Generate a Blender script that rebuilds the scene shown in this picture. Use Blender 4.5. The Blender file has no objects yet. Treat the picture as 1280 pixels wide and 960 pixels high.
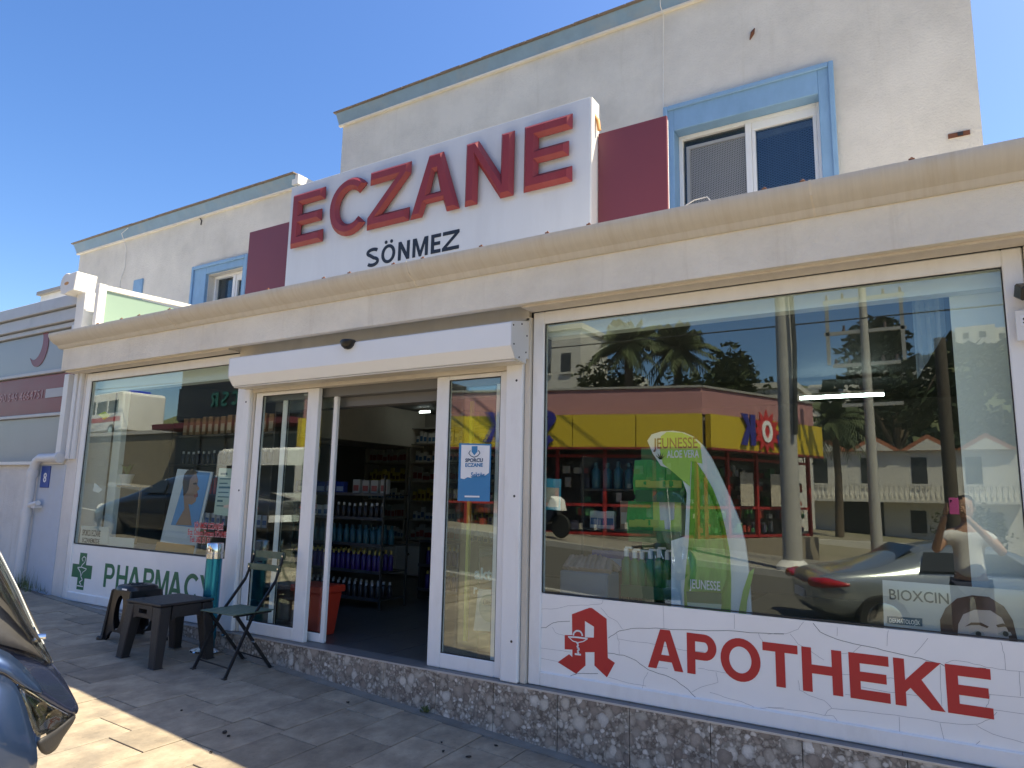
import bpy, bmesh, math, random
from mathutils import Vector, Matrix
rnd = random.Random(7)
S = bpy.context.scene
COL = S.collection
R = math.radians

# ------------------------------------------------------------ camera
YAW, PITCH, ROLL, FPX = 0.556692, 0.15757, 0.02085, 881.4
CAM = Vector((0.0, -4.198, 1.25))
Fw = Vector((-math.sin(YAW)*math.cos(PITCH), math.cos(YAW)*math.cos(PITCH), math.sin(PITCH)))
Rt0 = Vector((math.cos(YAW), math.sin(YAW), 0)); Up0 = Rt0.cross(Fw)
c_, s_ = math.cos(ROLL), math.sin(ROLL)
Rt = c_*Rt0 + s_*Up0; Up = -s_*Rt0 + c_*Up0
cam = bpy.data.objects.new('camera', bpy.data.cameras.new('camera')); COL.objects.link(cam)
cam.matrix_world = Matrix(((Rt.x, Up.x, -Fw.x, CAM.x), (Rt.y, Up.y, -Fw.y, CAM.y), (Rt.z, Up.z, -Fw.z, CAM.z), (0, 0, 0, 1)))
cam.data.sensor_width = 36; cam.data.lens = FPX/1280*36
cam.data.clip_start = 0.02; cam.data.clip_end = 3000
S.camera = cam

def at(px, py, Y=None, X=None):
    """photo pixel -> point on the plane y=Y (or x=X)"""
    d = Fw + Rt*((px-640)/FPX) - Up*((py-480)/FPX)
    t = (Y-CAM.y)/d.y if Y is not None else (X-CAM.x)/d.x
    return CAM + d*t

# ------------------------------------------------------------ sky, sun, exposure
SUN = Vector((0.50, 0.35, 1.0)).normalized()
elev = math.asin(SUN.z); az = math.atan2(SUN.x, SUN.y)
w = bpy.data.worlds.new('World'); S.world = w; w.use_nodes = True
nt = w.node_tree; sky = nt.nodes.new('ShaderNodeTexSky'); sky.sky_type = 'NISHITA'; sky.sun_disc = False
sky.sun_elevation = elev; sky.sun_rotation = az; sky.air_density = 1.0; sky.dust_density = 1.2; sky.ozone_density = 3.5
bg = nt.nodes['Background']; bg.inputs['Strength'].default_value = 0.088
hsv = nt.nodes.new('ShaderNodeHueSaturation'); hsv.inputs['Saturation'].default_value = 1.27; hsv.inputs['Hue'].default_value = .511; hsv.inputs['Value'].default_value = 1.0
nt.links.new(sky.outputs[0], hsv.inputs['Color']); nt.links.new(hsv.outputs[0], bg.inputs[0])
sl = bpy.data.lights.new('sun', 'SUN'); sl.energy = 3.7; sl.angle = R(0.5); sl.color = (1, .91, .76)
so = bpy.data.objects.new('sun', sl); COL.objects.link(so); so.rotation_euler = SUN.to_track_quat('Z', 'Y').to_euler()
S.view_settings.view_transform = 'Standard'; S.view_settings.look = 'None'
S.view_settings.exposure = 1.64; S.view_settings.gamma = 1
S.view_settings.use_white_balance = True; S.view_settings.white_balance_temperature = 7350; S.view_settings.white_balance_tint = 6

# ------------------------------------------------------------ mesh helpers
class MB:
    def __init__(s): s.v = []; s.f = []
    def add(s, vs, fs):
        b = len(s.v); s.v += [tuple(v) for v in vs]; s.f += [tuple(b+i for i in f) for f in fs]; return s
    def box(s, x0, x1, y0, y1, z0, z1):
        return s.add([(x, y, z) for z in (z0, z1) for y in (y0, y1) for x in (x0, x1)],
                     [(0, 2, 3, 1), (4, 5, 7, 6), (0, 1, 5, 4), (2, 6, 7, 3), (0, 4, 6, 2), (1, 3, 7, 5)])
    def frustum(s, c0, a0, b0, z0, c1, a1, b1, z1):
        v = [(c0[0]+sx*a0, c0[1]+sy*b0, z0) for sx, sy in ((-1, -1), (1, -1), (1, 1), (-1, 1))]
        v += [(c1[0]+sx*a1, c1[1]+sy*b1, z1) for sx, sy in ((-1, -1), (1, -1), (1, 1), (-1, 1))]
        return s.add(v, [(3, 2, 1, 0), (4, 5, 6, 7), (0, 1, 5, 4), (1, 2, 6, 5), (2, 3, 7, 6), (3, 0, 4, 7)])
    def prism(s, poly, a0, a1, axis='x'):
        """poly: list of 2D points; axis x: (y,z) pts; axis y: (x,z) pts; axis z: (x,y) pts"""
        n = len(poly)
        def P(p, a): return (a, p[0], p[1]) if axis == 'x' else ((p[0], a, p[1]) if axis == 'y' else (p[0], p[1], a))
        s.add([P(p, a0) for p in poly]+[P(p, a1) for p in poly],
              [tuple(range(n)), tuple(range(2*n-1, n-1, -1))]+[(i, n+i, n+(i+1) % n, (i+1) % n) for i in range(n)])
        return s
    def tube(s, path, r, n=8, caps=True):
        path = [Vector(p) for p in path]; m = len(path)
        rs = r if isinstance(r, (list, tuple)) else [r]*m
        T0 = (path[1]-path[0]).normalized()
        a = T0.orthogonal().normalized()
        vs = []
        for i, p in enumerate(path):
            if i == 0: T = T0
            elif i == m-1: T = (path[i]-path[i-1]).normalized()
            else: T = ((path[i]-path[i-1]).normalized()+(path[i+1]-path[i]).normalized()).normalized()
            a = (a-T*a.dot(T)); a = a.normalized() if a.length > 1e-6 else T.orthogonal().normalized()
            b = T.cross(a)
            vs += [p+(a*math.cos(2*math.pi*k/n)+b*math.sin(2*math.pi*k/n))*rs[i] for k in range(n)]
        fs = [(i*n+k, i*n+(k+1) % n, (i+1)*n+(k+1) % n, (i+1)*n+k) for i in range(m-1) for k in range(n)]
        if caps: fs += [tuple(range(n-1, -1, -1)), tuple((m-1)*n+k for k in range(n))]
        return s.add(vs, fs)
    def bar(s, p, q, wdt, dep, up=(0, 0, 1)):
        p, q = Vector(p), Vector(q); T = (q-p).normalized(); U = Vector(up)
        a = T.cross(U); a = a.normalized() if a.length > 1e-5 else T.orthogonal().normalized(); b = a.cross(T)
        vs = [e+a*sx*wdt/2+b*sy*dep/2 for e in (p, q) for sx, sy in ((-1, -1), (1, -1), (1, 1), (-1, 1))]
        return s.add(vs, [(0, 1, 2, 3), (7, 6, 5, 4), (0, 4, 5, 1), (1, 5, 6, 2), (2, 6, 7, 3), (3, 7, 4, 0)])
    def lathe(s, prof, c=(0, 0, 0), n=20, sq=(1, 1)):
        vs = [(c[0]+r*math.cos(2*math.pi*k/n)*sq[0], c[1]+r*math.sin(2*math.pi*k/n)*sq[1], c[2]+z) for r, z in prof for k in range(n)]
        m = len(prof)
        fs = [(i*n+k, i*n+(k+1) % n, (i+1)*n+(k+1) % n, (i+1)*n+k) for i in range(m-1) for k in range(n)]
        return s.add(vs, fs+[tuple(range(n-1, -1, -1)), tuple((m-1)*n+k for k in range(n))])
    def quad(s, *p): return s.add(p, [tuple(range(len(p)))])
    def ribbon(s, pts, wd, y):
        """flat strip along (x,z) points on the plane y"""
        for (a, b) in zip(pts[:-1], pts[1:]):
            a2, b2 = Vector(a), Vector(b); d = (b2-a2)
            if d.length < 1e-6: continue
            nrm = Vector((-d.y, d.x)).normalized()*wd/2
            s.quad(*[(q.x, y, q.y) for q in (a2-nrm, b2-nrm, b2+nrm, a2+nrm)])
        return s
    def mesh(s, name, smooth=None, bevel=0, segs=1):
        me = bpy.data.meshes.new(name); me.from_pydata(s.v, [], s.f)
        if bevel or True:
            bm = bmesh.new(); bm.from_mesh(me)
            if bevel:
                es = [e for e in bm.edges if len(e.link_faces) == 2 and e.calc_face_angle(0) > 0.5]
                bmesh.ops.bevel(bm, geom=es, offset=bevel, segments=segs, affect='EDGES', profile=.6)
            bmesh.ops.recalc_face_normals(bm, faces=bm.faces)
            bm.to_mesh(me); bm.free()
        if smooth:
            me.shade_smooth(); me.set_sharp_from_angle(angle=R(smooth))
        return me
    def build(s, name, mat, parent=None, smooth=None, bevel=0, segs=1, world=False, loc=None, rot=None):
        o = bpy.data.objects.new(name, None)
        if world and parent:
            off = Vector((0, 0, 0)); p = parent
            while p: off += p.location; p = p.parent
            s.v = [(a-off.x, b-off.y, c-off.z) for a, b, c in s.v]
        me = s.mesh(name, smooth, bevel, segs)
        bpy.data.objects.remove(o)
        o = bpy.data.objects.new(name, me); COL.objects.link(o)
        me.materials.append(mat)
        if parent: o.parent = parent
        if loc: o.location = loc
        if rot: o.rotation_euler = rot
        return o

def tag(o, label=None, cat=None, group=None, kind=None):
    if label: o['label'] = label
    if cat: o['category'] = cat
    if group: o['group'] = group
    if kind: o['kind'] = kind
    return o
def thing(name, label, cat, loc=(0, 0, 0), rz=0, group=None):
    o = bpy.data.objects.new(name, None); COL.objects.link(o); o.empty_display_size = .2
    o.location = loc; o.rotation_euler = (0, 0, rz); return tag(o, label, cat, group)
def kids(o): return [c for c in COL.objects if c.parent == o]
KID = {}
def dup(o, loc, rz=0, label=None, group=None, scale=None):
    if o.name not in KID:
        KID[o.name] = [(c, kids(c)) for c in kids(o)]
    r = o.copy(); COL.objects.link(r); r.location = loc; r.rotation_euler = (0, 0, rz)
    if scale: r.scale = scale
    if label: r['label'] = label
    if group: r['group'] = group
    for c, gs in KID[o.name]:
        d = c.copy(); COL.objects.link(d); d.parent = r
        for g in gs:
            e = g.copy(); COL.objects.link(e); e.parent = d
    return r

# ------------------------------------------------------------ materials
def new_mat(name):
    m = bpy.data.materials.new(name); m.use_nodes = True
    return m, m.node_tree, m.node_tree.nodes['Principled BSDF']
def N(nt, t, **kw):
    n = nt.nodes.new('ShaderNode'+t)
    for k, v in kw.items():
        if k in n.inputs.keys(): n.inputs[k].default_value = v
        else: setattr(n, k, v)
    return n
def mat(name, col, rough=.6, metal=0, var=.08, scale=6, bump=0, bscale=60, stains=0, stretch=(1, 1, 1), spec=.5, coat=0, randv=0, stain_col=None):
    m, nt, b = new_mat(name); L = nt.links.new
    tc = N(nt, 'TexCoord'); mp = N(nt, 'Mapping'); mp.inputs['Scale'].default_value = stretch
    L(tc.outputs['Object'], mp.inputs[0])
    n1 = N(nt, 'TexNoise', Scale=scale, Detail=6, Roughness=.6); L(mp.outputs[0], n1.inputs['Vector'])
    hi = [min(1, c*(1+var)) for c in col]; lo = [c*(1-var) for c in col]
    mx = N(nt, 'Mix', data_type='RGBA'); mx.inputs['A'].default_value = (*lo, 1); mx.inputs['B'].default_value = (*hi, 1)
    L(n1.outputs[0], mx.inputs['Factor']); out = mx.outputs['Result']
    if stains:
        n2 = N(nt, 'TexNoise', Scale=scale*.35, Detail=8, Roughness=.7); L(mp.outputs[0], n2.inputs['Vector'])
        rp = N(nt, 'ValToRGB'); rp.color_ramp.elements[0].position = .5; rp.color_ramp.elements[1].position = .72
        L(n2.outputs[0], rp.inputs[0])
        mm = N(nt, 'Math', operation='MULTIPLY'); mm.inputs[1].default_value = stains; L(rp.outputs[0], mm.inputs[0])
        m2 = N(nt, 'Mix', data_type='RGBA'); sc = stain_col or [c*.55 for c in col]
        m2.inputs['B'].default_value = (*sc, 1)
        L(mm.outputs[0], m2.inputs['Factor']); L(out, m2.inputs['A']); out = m2.outputs['Result']
    if randv:
        oi = N(nt, 'ObjectInfo'); hs = N(nt, 'HueSaturation')
        mr = N(nt, 'MapRange'); mr.inputs['To Min'].default_value = 1-randv; mr.inputs['To Max'].default_value = 1+randv
        L(oi.outputs['Random'], mr.inputs['Value']); L(mr.outputs[0], hs.inputs['Value']); L(out, hs.inputs['Color']); out = hs.outputs[0]
    L(out, b.inputs['Base Color'])
    b.inputs['Roughness'].default_value = rough; b.inputs['Metallic'].default_value = metal
    b.inputs['Specular IOR Level'].default_value = spec; b.inputs['Coat Weight'].default_value = coat
    if rough > .15:
        mr2 = N(nt, 'MapRange'); mr2.inputs['To Min'].default_value = rough*.85; mr2.inputs['To Max'].default_value = min(1, rough*1.15)
        L(n1.outputs[0], mr2.inputs['Value']); L(mr2.outputs[0], b.inputs['Roughness'])
    if bump:
        nb = N(nt, 'TexNoise', Scale=bscale, Detail=5, Roughness=.65); L(mp.outputs[0], nb.inputs['Vector'])
        bp = N(nt, 'Bump', Strength=bump, Distance=.01); L(nb.outputs[0], bp.inputs['Height']); L(bp.outputs[0], b.inputs['Normal'])
    return m
def glass_mat(name, refl=.085, tint=(.80, .88, .86), frost=0):
    m, nt, b = new_mat(name); nt.nodes.remove(b); L = nt.links.new
    o = nt.nodes['Material Output']
    tr = N(nt, 'BsdfTransparent'); tr.inputs[0].default_value = (*tint, 1)
    gl = N(nt, 'BsdfGlossy'); gl.inputs['Roughness'].default_value = 0; gl.inputs['Color'].default_value = (.95, 1, .98, 1)
    ge = N(nt, 'NewGeometry'); dt = N(nt, 'VectorMath', operation='DOT_PRODUCT'); L(ge.outputs['Normal'], dt.inputs[0]); L(ge.outputs['Incoming'], dt.inputs[1])
    ab = N(nt, 'Math', operation='ABSOLUTE'); L(dt.outputs['Value'], ab.inputs[0])
    om = N(nt, 'Math', operation='SUBTRACT'); om.inputs[0].default_value = 1; L(ab.outputs[0], om.inputs[1])
    fr = N(nt, 'Math', operation='POWER'); fr.inputs[1].default_value = 5; L(om.outputs[0], fr.inputs[0])
    ma = N(nt, 'Math', operation='MULTIPLY_ADD'); ma.inputs[1].default_value = 1-refl; ma.inputs[2].default_value = refl
    n = N(nt, 'TexNoise', Scale=.7, Detail=1); tc = N(nt, 'TexCoord'); L(tc.outputs['Object'], n.inputs['Vector'])
    pass
    L(fr.outputs[0], ma.inputs[0]); mx = N(nt, 'MixShader'); L(ma.outputs[0], mx.inputs[0]); L(tr.outputs[0], mx.inputs[1]); L(gl.outputs[0], mx.inputs[2])
    L(mx.outputs[0], o.inputs[0]); return m
def emit_mat(name, col, st):
    m, nt, b = new_mat(name); b.inputs['Base Color'].default_value = (*col, 1)
    b.inputs['Emission Color'].default_value = (*col, 1); b.inputs['Emission Strength'].default_value = st; return m

def stucco_mat(name, col, streak=(.42, .36, .24), amt=.5):
    m, nt, b = new_mat(name); L = nt.links.new
    tc = N(nt, 'TexCoord')
    n1 = N(nt, 'TexNoise', Scale=1.3, Detail=8, Roughness=.65); L(tc.outputs['Object'], n1.inputs['Vector'])
    mp = N(nt, 'Mapping'); mp.inputs['Scale'].default_value = (9, 9, .8); L(tc.outputs['Object'], mp.inputs[0])
    n2 = N(nt, 'TexNoise', Scale=1, Detail=7, Roughness=.7); L(mp.outputs[0], n2.inputs['Vector'])
    mx = N(nt, 'Mix', data_type='RGBA'); mx.inputs['A'].default_value = (*[c*.86 for c in col], 1); mx.inputs['B'].default_value = (*[min(.9, c*1.08) for c in col], 1)
    r1 = N(nt, 'ValToRGB'); r1.color_ramp.elements[0].position = .3; r1.color_ramp.elements[1].position = .62
    L(n1.outputs[0], r1.inputs[0]); L(r1.outputs[0], mx.inputs['Factor'])
    r2 = N(nt, 'ValToRGB'); r2.color_ramp.elements[0].position = .56; r2.color_ramp.elements[1].position = .8
    L(n2.outputs[0], r2.inputs[0]); mm = N(nt, 'Math', operation='MULTIPLY'); mm.inputs[1].default_value = amt; L(r2.outputs[0], mm.inputs[0])
    m2 = N(nt, 'Mix', data_type='RGBA'); m2.inputs['B'].default_value = (*streak, 1); L(mx.outputs['Result'], m2.inputs['A']); L(mm.outputs[0], m2.inputs['Factor'])
    L(m2.outputs['Result'], b.inputs['Base Color']); b.inputs['Roughness'].default_value = .92; b.inputs['Specular IOR Level'].default_value = .2
    nb = N(nt, 'TexNoise', Scale=45, Detail=6, Roughness=.7); L(tc.outputs['Object'], nb.inputs['Vector'])
    bp = N(nt, 'Bump', Strength=.75, Distance=.014); L(nb.outputs[0], bp.inputs['Height']); L(bp.outputs[0], b.inputs['Normal'])
    return m

def travertine_mat():
    m, nt, b = new_mat('travertine'); L = nt.links.new
    tc = N(nt, 'TexCoord'); oi = N(nt, 'ObjectInfo')
    va = N(nt, 'VectorMath', operation='ADD'); L(tc.outputs['Object'], va.inputs[0]); 
    sc = N(nt, 'VectorMath', operation='SCALE'); sc.inputs['Scale'].default_value = 37; 
    cb = N(nt, 'CombineXYZ'); L(oi.outputs['Random'], cb.inputs[0]); L(oi.outputs['Random'], cb.inputs[1]); L(cb.outputs[0], sc.inputs[0]); L(sc.outputs[0], va.inputs[1])
    mp = N(nt, 'Mapping'); mp.inputs['Scale'].default_value = (1.9, 1.2, 1); L(va.outputs[0], mp.inputs[0])
    n1 = N(nt, 'TexNoise', Scale=3, Detail=9, Roughness=.68); L(mp.outputs[0], n1.inputs['Vector'])
    r = N(nt, 'ValToRGB'); e = r.color_ramp.elements
    e[0].position = .3; e[0].color = (.18, .15, .115, 1); e[1].position = .72; e[1].color = (.44, .37, .275, 1)
    x = r.color_ramp.elements.new(.5); x.color = (.30, .25, .185, 1)
    L(n1.outputs[0], r.inputs[0])
    hs = N(nt, 'HueSaturation'); mr = N(nt, 'MapRange'); mr.inputs['To Min'].default_value = .82; mr.inputs['To Max'].default_value = 1.16
    L(oi.outputs['Random'], mr.inputs['Value']); L(mr.outputs[0], hs.inputs['Value']); L(r.outputs[0], hs.inputs['Color'])
    # worn dark blotches and small pits
    geo = N(nt, 'NewGeometry')
    n2 = N(nt, 'TexNoise', Scale=1.7, Detail=10, Roughness=.72); L(geo.outputs['Position'], n2.inputs['Vector'])
    r2 = N(nt, 'ValToRGB'); r2.color_ramp.elements[0].position = .50; r2.color_ramp.elements[1].position = .66; L(n2.outputs[0], r2.inputs[0])
    m1 = N(nt, 'Math', operation='MULTIPLY'); m1.inputs[1].default_value = .55; L(r2.outputs[0], m1.inputs[0])
    mx = N(nt, 'Mix', data_type='RGBA'); mx.inputs['B'].default_value = (.16, .145, .125, 1); L(m1.outputs[0], mx.inputs['Factor']); L(hs.outputs[0], mx.inputs['A'])
    vo = N(nt, 'TexNoise', Scale=55, Detail=3, Roughness=.5); mp2 = N(nt, 'Mapping'); mp2.inputs['Scale'].default_value = (1, .45, 1); L(geo.outputs['Position'], mp2.inputs[0]); L(mp2.outputs[0], vo.inputs['Vector'])
    r3 = N(nt, 'ValToRGB'); r3.color_ramp.elements[0].position = .66; r3.color_ramp.elements[1].position = .72; L(vo.outputs[0], r3.inputs[0])
    m3 = N(nt, 'Mix', data_type='RGBA'); m3.inputs['B'].default_value = (.12, .10, .08, 1); L(mx.outputs['Result'], m3.inputs['A'])
    mm = N(nt, 'Math', operation='MULTIPLY'); mm.inputs[1].default_value = .5; L(r3.outputs[0], mm.inputs[0]); L(mm.outputs[0], m3.inputs['Factor'])
    L(m3.outputs['Result'], b.inputs['Base Color']); b.inputs['Roughness'].default_value = .62
    nb = N(nt, 'TexNoise', Scale=28, Detail=7, Roughness=.7); L(geo.outputs['Position'], nb.inputs['Vector'])
    bp = N(nt, 'Bump', Strength=.35, Distance=.01); L(nb.outputs[0], bp.inputs['Height']); L(bp.outputs[0], b.inputs['Normal'])
    return m

def pebble_mat():
    m, nt, b = new_mat('pebble_tile'); L = nt.links.new
    ge = N(nt, 'NewGeometry')
    wn = N(nt, 'TexNoise', Scale=14, Detail=4, Roughness=.6); L(ge.outputs['Position'], wn.inputs['Vector'])
    wm = N(nt, 'Mix', data_type='VECTOR'); wm.inputs['Factor'].default_value = .045; L(ge.outputs['Position'], wm.inputs['A']); L(wn.outputs['Color'], wm.inputs['B'])
    fine = N(nt, 'TexNoise', Scale=90, Detail=6, Roughness=.75); L(ge.outputs['Position'], fine.inputs['Vector'])
    prev = None
    for i, (sc_, lim, dens) in enumerate(((50, .40, 0.0), (27, .42, .25), (13.5, .40, .45), (7.5, .36, .60))):
        mp = N(nt, 'Mapping'); mp.inputs['Location'].default_value = (i*3.7, i*1.3, i*2.1); mp.inputs['Scale'].default_value = (1, .5, 1.12 if i % 2 else .9); L(wm.outputs['Result'], mp.inputs[0])
        v = N(nt, 'TexVoronoi', Scale=sc_, Randomness=1); L(mp.outputs[0], v.inputs['Vector'])
        sp = N(nt, 'SeparateColor'); L(v.outputs['Color'], sp.inputs[0])
        r = N(nt, 'ValToRGB'); e = r.color_ramp.elements; e[0].color = (.26, .21, .17, 1); e[1].color = (.74, .69, .61, 1); e[1].position = 1
        for p_, c_2 in ((.35, (.40, .335, .27, 1)), (.65, (.50, .44, .36, 1)), (.88, (.60, .545, .46, 1))):
            x = r.color_ramp.elements.new(p_); x.color = c_2
        L(sp.outputs[0], r.inputs[0])
        # soft darker rim of each stone
        edge = N(nt, 'MapRange'); edge.inputs['From Min'].default_value = lim*.55; edge.inputs['From Max'].default_value = lim*1.25; edge.inputs['To Min'].default_value = 1; edge.inputs['To Max'].default_value = .5; L(v.outputs['Distance'], edge.inputs['Value'])
        nz = N(nt, 'MapRange'); nz.inputs['To Min'].default_value = .6; nz.inputs['To Max'].default_value = 1.4; L(fine.outputs[0], nz.inputs['Value'])
        mu = N(nt, 'Math', operation='MULTIPLY'); L(edge.outputs[0], mu.inputs[0]); L(nz.outputs[0], mu.inputs[1])
        hs = N(nt, 'HueSaturation'); L(mu.outputs[0], hs.inputs['Value']); L(r.outputs[0], hs.inputs['Color'])
        if prev is None: prev = hs.outputs[0]; continue
        inside = N(nt, 'MapRange'); inside.inputs['From Min'].default_value = lim; inside.inputs['From Max'].default_value = lim*1.12; inside.inputs['To Min'].default_value = 1; inside.inputs['To Max'].default_value = 0; L(v.outputs['Distance'], inside.inputs['Value'])
        pick = N(nt, 'Math', operation='GREATER_THAN'); pick.inputs[1].default_value = dens; L(sp.outputs[1], pick.inputs[0])
        f = N(nt, 'Math', operation='MULTIPLY'); L(inside.outputs[0], f.inputs[0]); L(pick.outputs[0], f.inputs[1])
        mx = N(nt, 'Mix', data_type='RGBA'); L(f.outputs[0], mx.inputs['Factor']); L(prev, mx.inputs['A']); L(hs.outputs[0], mx.inputs['B']); prev = mx.outputs['Result']
    n2 = N(nt, 'TexNoise', Scale=7, Detail=9, Roughness=.75); L(ge.outputs['Position'], n2.inputs['Vector'])
    sx = N(nt, 'SeparateXYZ'); L(ge.outputs['Position'], sx.inputs[0])
    lw = N(nt, 'Math', operation='MULTIPLY_ADD'); lw.inputs[1].default_value = .063; lw.inputs[2].default_value = .443; L(sx.outputs[0], lw.inputs[0])
    hgt = N(nt, 'Math', operation='ADD'); L(sx.outputs[2], hgt.inputs[0]); L(lw.outputs[0], hgt.inputs[1])
    m0 = N(nt, 'MapRange'); m0.inputs['From Min'].default_value = 0; m0.inputs['From Max'].default_value = .14; m0.inputs['To Min'].default_value = .17; m0.inputs['To Max'].default_value = -.12; L(hgt.outputs[0], m0.inputs['Value'])
    ad = N(nt, 'Math', operation='ADD'); L(n2.outputs[0], ad.inputs[0]); L(m0.outputs[0], ad.inputs[1])
    r3 = N(nt, 'ValToRGB'); r3.color_ramp.elements[0].position = .62; r3.color_ramp.elements[1].position = .74; L(ad.outputs[0], r3.inputs[0])
    m3 = N(nt, 'Mix', data_type='RGBA'); m3.inputs['B'].default_value = (.42, .41, .385, 1); mm = N(nt, 'Math', operation='MULTIPLY'); mm.inputs[1].default_value = .6
    L(r3.outputs[0], mm.inputs[0]); L(mm.outputs[0], m3.inputs['Factor']); L(prev, m3.inputs['A'])
    L(m3.outputs['Result'], b.inputs['Base Color']); b.inputs['Roughness'].default_value = .4
    bp = N(nt, 'Bump', Strength=.25, Distance=.006); L(fine.outputs[0], bp.inputs['Height']); L(bp.outputs[0], b.inputs['Normal'])
    return m

def leaf_mat(name, col):
    m = mat(name, col, .6, var=.5, scale=3, randv=.0); return m

M = {}
M['wall'] = stucco_mat('wall_stucco', (.72, .68, .60), amt=.2)
M['fascia'] = stucco_mat('fascia_stucco', (.84, .78, .67), streak=(.45, .36, .24), amt=.3)
M['gutter'] = mat('gutter_pvc', (.60, .56, .49), .45, var=.12, scale=3, stains=.55, stretch=(14, 1, 1), stain_col=(.50, .43, .33))
M['pvc'] = mat('white_pvc', (.84, .84, .82), .35, var=.05, scale=5, stains=.25, stretch=(3, 3, 1), stain_col=(.55, .50, .43))
M['alu'] = mat('painted_aluminium', (.70, .70, .70), .35, var=.06, scale=4, stains=.2, stain_col=(.5, .46, .4))
M['shutter'] = mat('shutter_box_paint', (.84, .85, .84), .3, var=.04, scale=3)
M['beige'] = mat('rail_beige', (.66, .60, .50), .5, var=.12, scale=6, stains=.4, stretch=(1, 1, .3))
M['gasket'] = mat('gasket', (.03, .03, .03), .6)
M['glass'] = glass_mat('window_glass', .080, (.95, .99, .97))
M['glassdark'] = glass_mat('upper_glass', .08, (.5, .55, .6))
M['sign'] = mat('sign_panel', (.58, .61, .65), .35, var=.06, scale=2, stains=.25, stretch=(3, 3, .5), stain_col=(.43, .44, .47))
M['signside'] = mat('sign_edge', (.75, .74, .72), .5)
M['letter'] = mat('letter_red', (.22, .022, .026), .5, var=.12, scale=5, stains=.35, stain_col=(.26, .06, .065), stretch=(3, 3, .6))
M['redboard'] = mat('red_board', (.17, .038, .05), .45, var=.08, scale=2, stains=.2)
M['black'] = mat('black_print', (.012, .014, .02), .4, var=.1)
M['panel'] = mat('vinyl_panel', (.90, .89, .86), .4, var=.04, scale=3, stains=.15, stain_col=(.62, .59, .54))
M['redvinyl'] = mat('red_vinyl', (.48, .018, .025), .38, var=.1, scale=7)
M['greenvinyl'] = mat('green_vinyl', (.018, .16, .075), .4, var=.1)
M['whitevinyl'] = mat('white_vinyl', (.82, .82, .82), .4)
M['blue'] = mat('blue_trim', (.23, .40, .58), .6, var=.15, scale=5, stains=.35, stretch=(2, 2, 1), bump=.15, stain_col=(.13, .25, .38))
M['cornblue'] = mat('cornice_blue', (.22, .34, .45), .7, var=.2, scale=6, stains=.5, stain_col=(.36, .36, .33))
M['rooftile'] = mat('roof_edge_tile', (.22, .17, .13), .8, var=.4, scale=12, bump=.4)
M['trav'] = travertine_mat()
M['mortar'] = mat('mortar', (.14, .125, .105), .9, var=.3, scale=20, bump=.5)
M['mortarlight'] = mat('mortar_light', (.24, .225, .195), .9, var=.4, scale=9, bump=1, stains=.6)
M['pebble'] = pebble_mat()
M['sill'] = mat('sill_tile', (.17, .165, .16), .45, var=.3, scale=18, stains=.4, stain_col=(.2, .19, .18))
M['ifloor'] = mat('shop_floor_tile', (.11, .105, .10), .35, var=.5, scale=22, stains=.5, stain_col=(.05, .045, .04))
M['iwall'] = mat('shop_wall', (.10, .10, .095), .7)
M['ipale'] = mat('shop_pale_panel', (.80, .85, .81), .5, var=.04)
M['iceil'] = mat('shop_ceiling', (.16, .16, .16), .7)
M['shelf'] = mat('shelf_laminate', (.33, .31, .28), .45)
M['shelfdark'] = mat('shelf_dark', (.05, .048, .045), .45)
M['rattan'] = mat('dark_plastic', (.022, .019, .019), .42, var=.25, scale=40, bump=.6, bscale=220, stretch=(1, 1, 1))
M['blackpl'] = mat('black_plastic', (.012, .011, .011), .30, var=.2, scale=14, bump=.1)
M['teal'] = mat('teal_metal', (.02, .25, .36), .22, metal=.75, var=.1)
M['chrome'] = mat('chrome', (.75, .74, .72), .12, metal=1, var=.05)
M['chairgreen'] = mat('green_chair_paint', (.085, .13, .085), .5, var=.35, scale=30, stains=.4, stain_col=(.25, .24, .18))
M['blackmetal'] = mat('black_metal', (.012, .012, .013), .4)
M['scooter'] = mat('blue_metallic', (.032, .062, .14), .30, metal=.7, var=.05, coat=.8)
M['scdark'] = mat('dark_blue_metallic', (.025, .035, .075), .25, metal=.6, coat=.8, var=.1)
M['scblack'] = mat('scooter_black_plastic', (.022, .022, .024), .5, bump=.2, bscale=300)
M['scgrey'] = mat('scooter_grey_plastic', (.13, .125, .12), .55, stains=.5, var=.2, scale=9, bump=.2)
M['rubber'] = mat('rubber', (.015, .015, .015), .8)
M['lensdark'] = mat('reflector_bronze', (.30, .25, .17), .25, metal=.9, var=.5, scale=30)
M['visor'] = glass_mat('smoked_screen', .08, (.62, .62, .62))
M['clear'] = glass_mat('clear_lens', .09, (.9, .9, .9))
M['red'] = mat('red_plastic', (.55, .05, .025), .4)
M['asphalt'] = mat('asphalt', (.095, .09, .08), .9, var=.3, scale=8, bump=.5, bscale=200, stains=.4)
M['kerb'] = mat('kerb_stone', (.36, .35, .33), .8, var=.15, bump=.3)
M['dirt'] = mat('dry_ground', (.24, .21, .15), .95, var=.4, scale=.4, stains=.6, stain_col=(.10, .12, .05))
M['white'] = mat('white_paint', (.76, .75, .72), .6, var=.08, stains=.3, stain_col=(.55, .52, .47))
M['lowwall'] = stucco_mat('low_wall_plaster', (.74, .71, .67), streak=(.48, .40, .30), amt=.45)
M['greysheet'] = mat('grey_sheet', (.30, .315, .32), .3, var=.1, scale=1.5, stains=.3)
M['redsheet'] = mat('red_sheet', (.20, .022, .027), .35, var=.1)
M['frost'] = mat('frosted_glass', (.26, .37, .31), .2, var=.06, scale=1)
M['pipe'] = mat('grey_pvc_pipe', (.66, .66, .67), .45, var=.1, stains=.35, stain_col=(.45, .40, .33))
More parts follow.
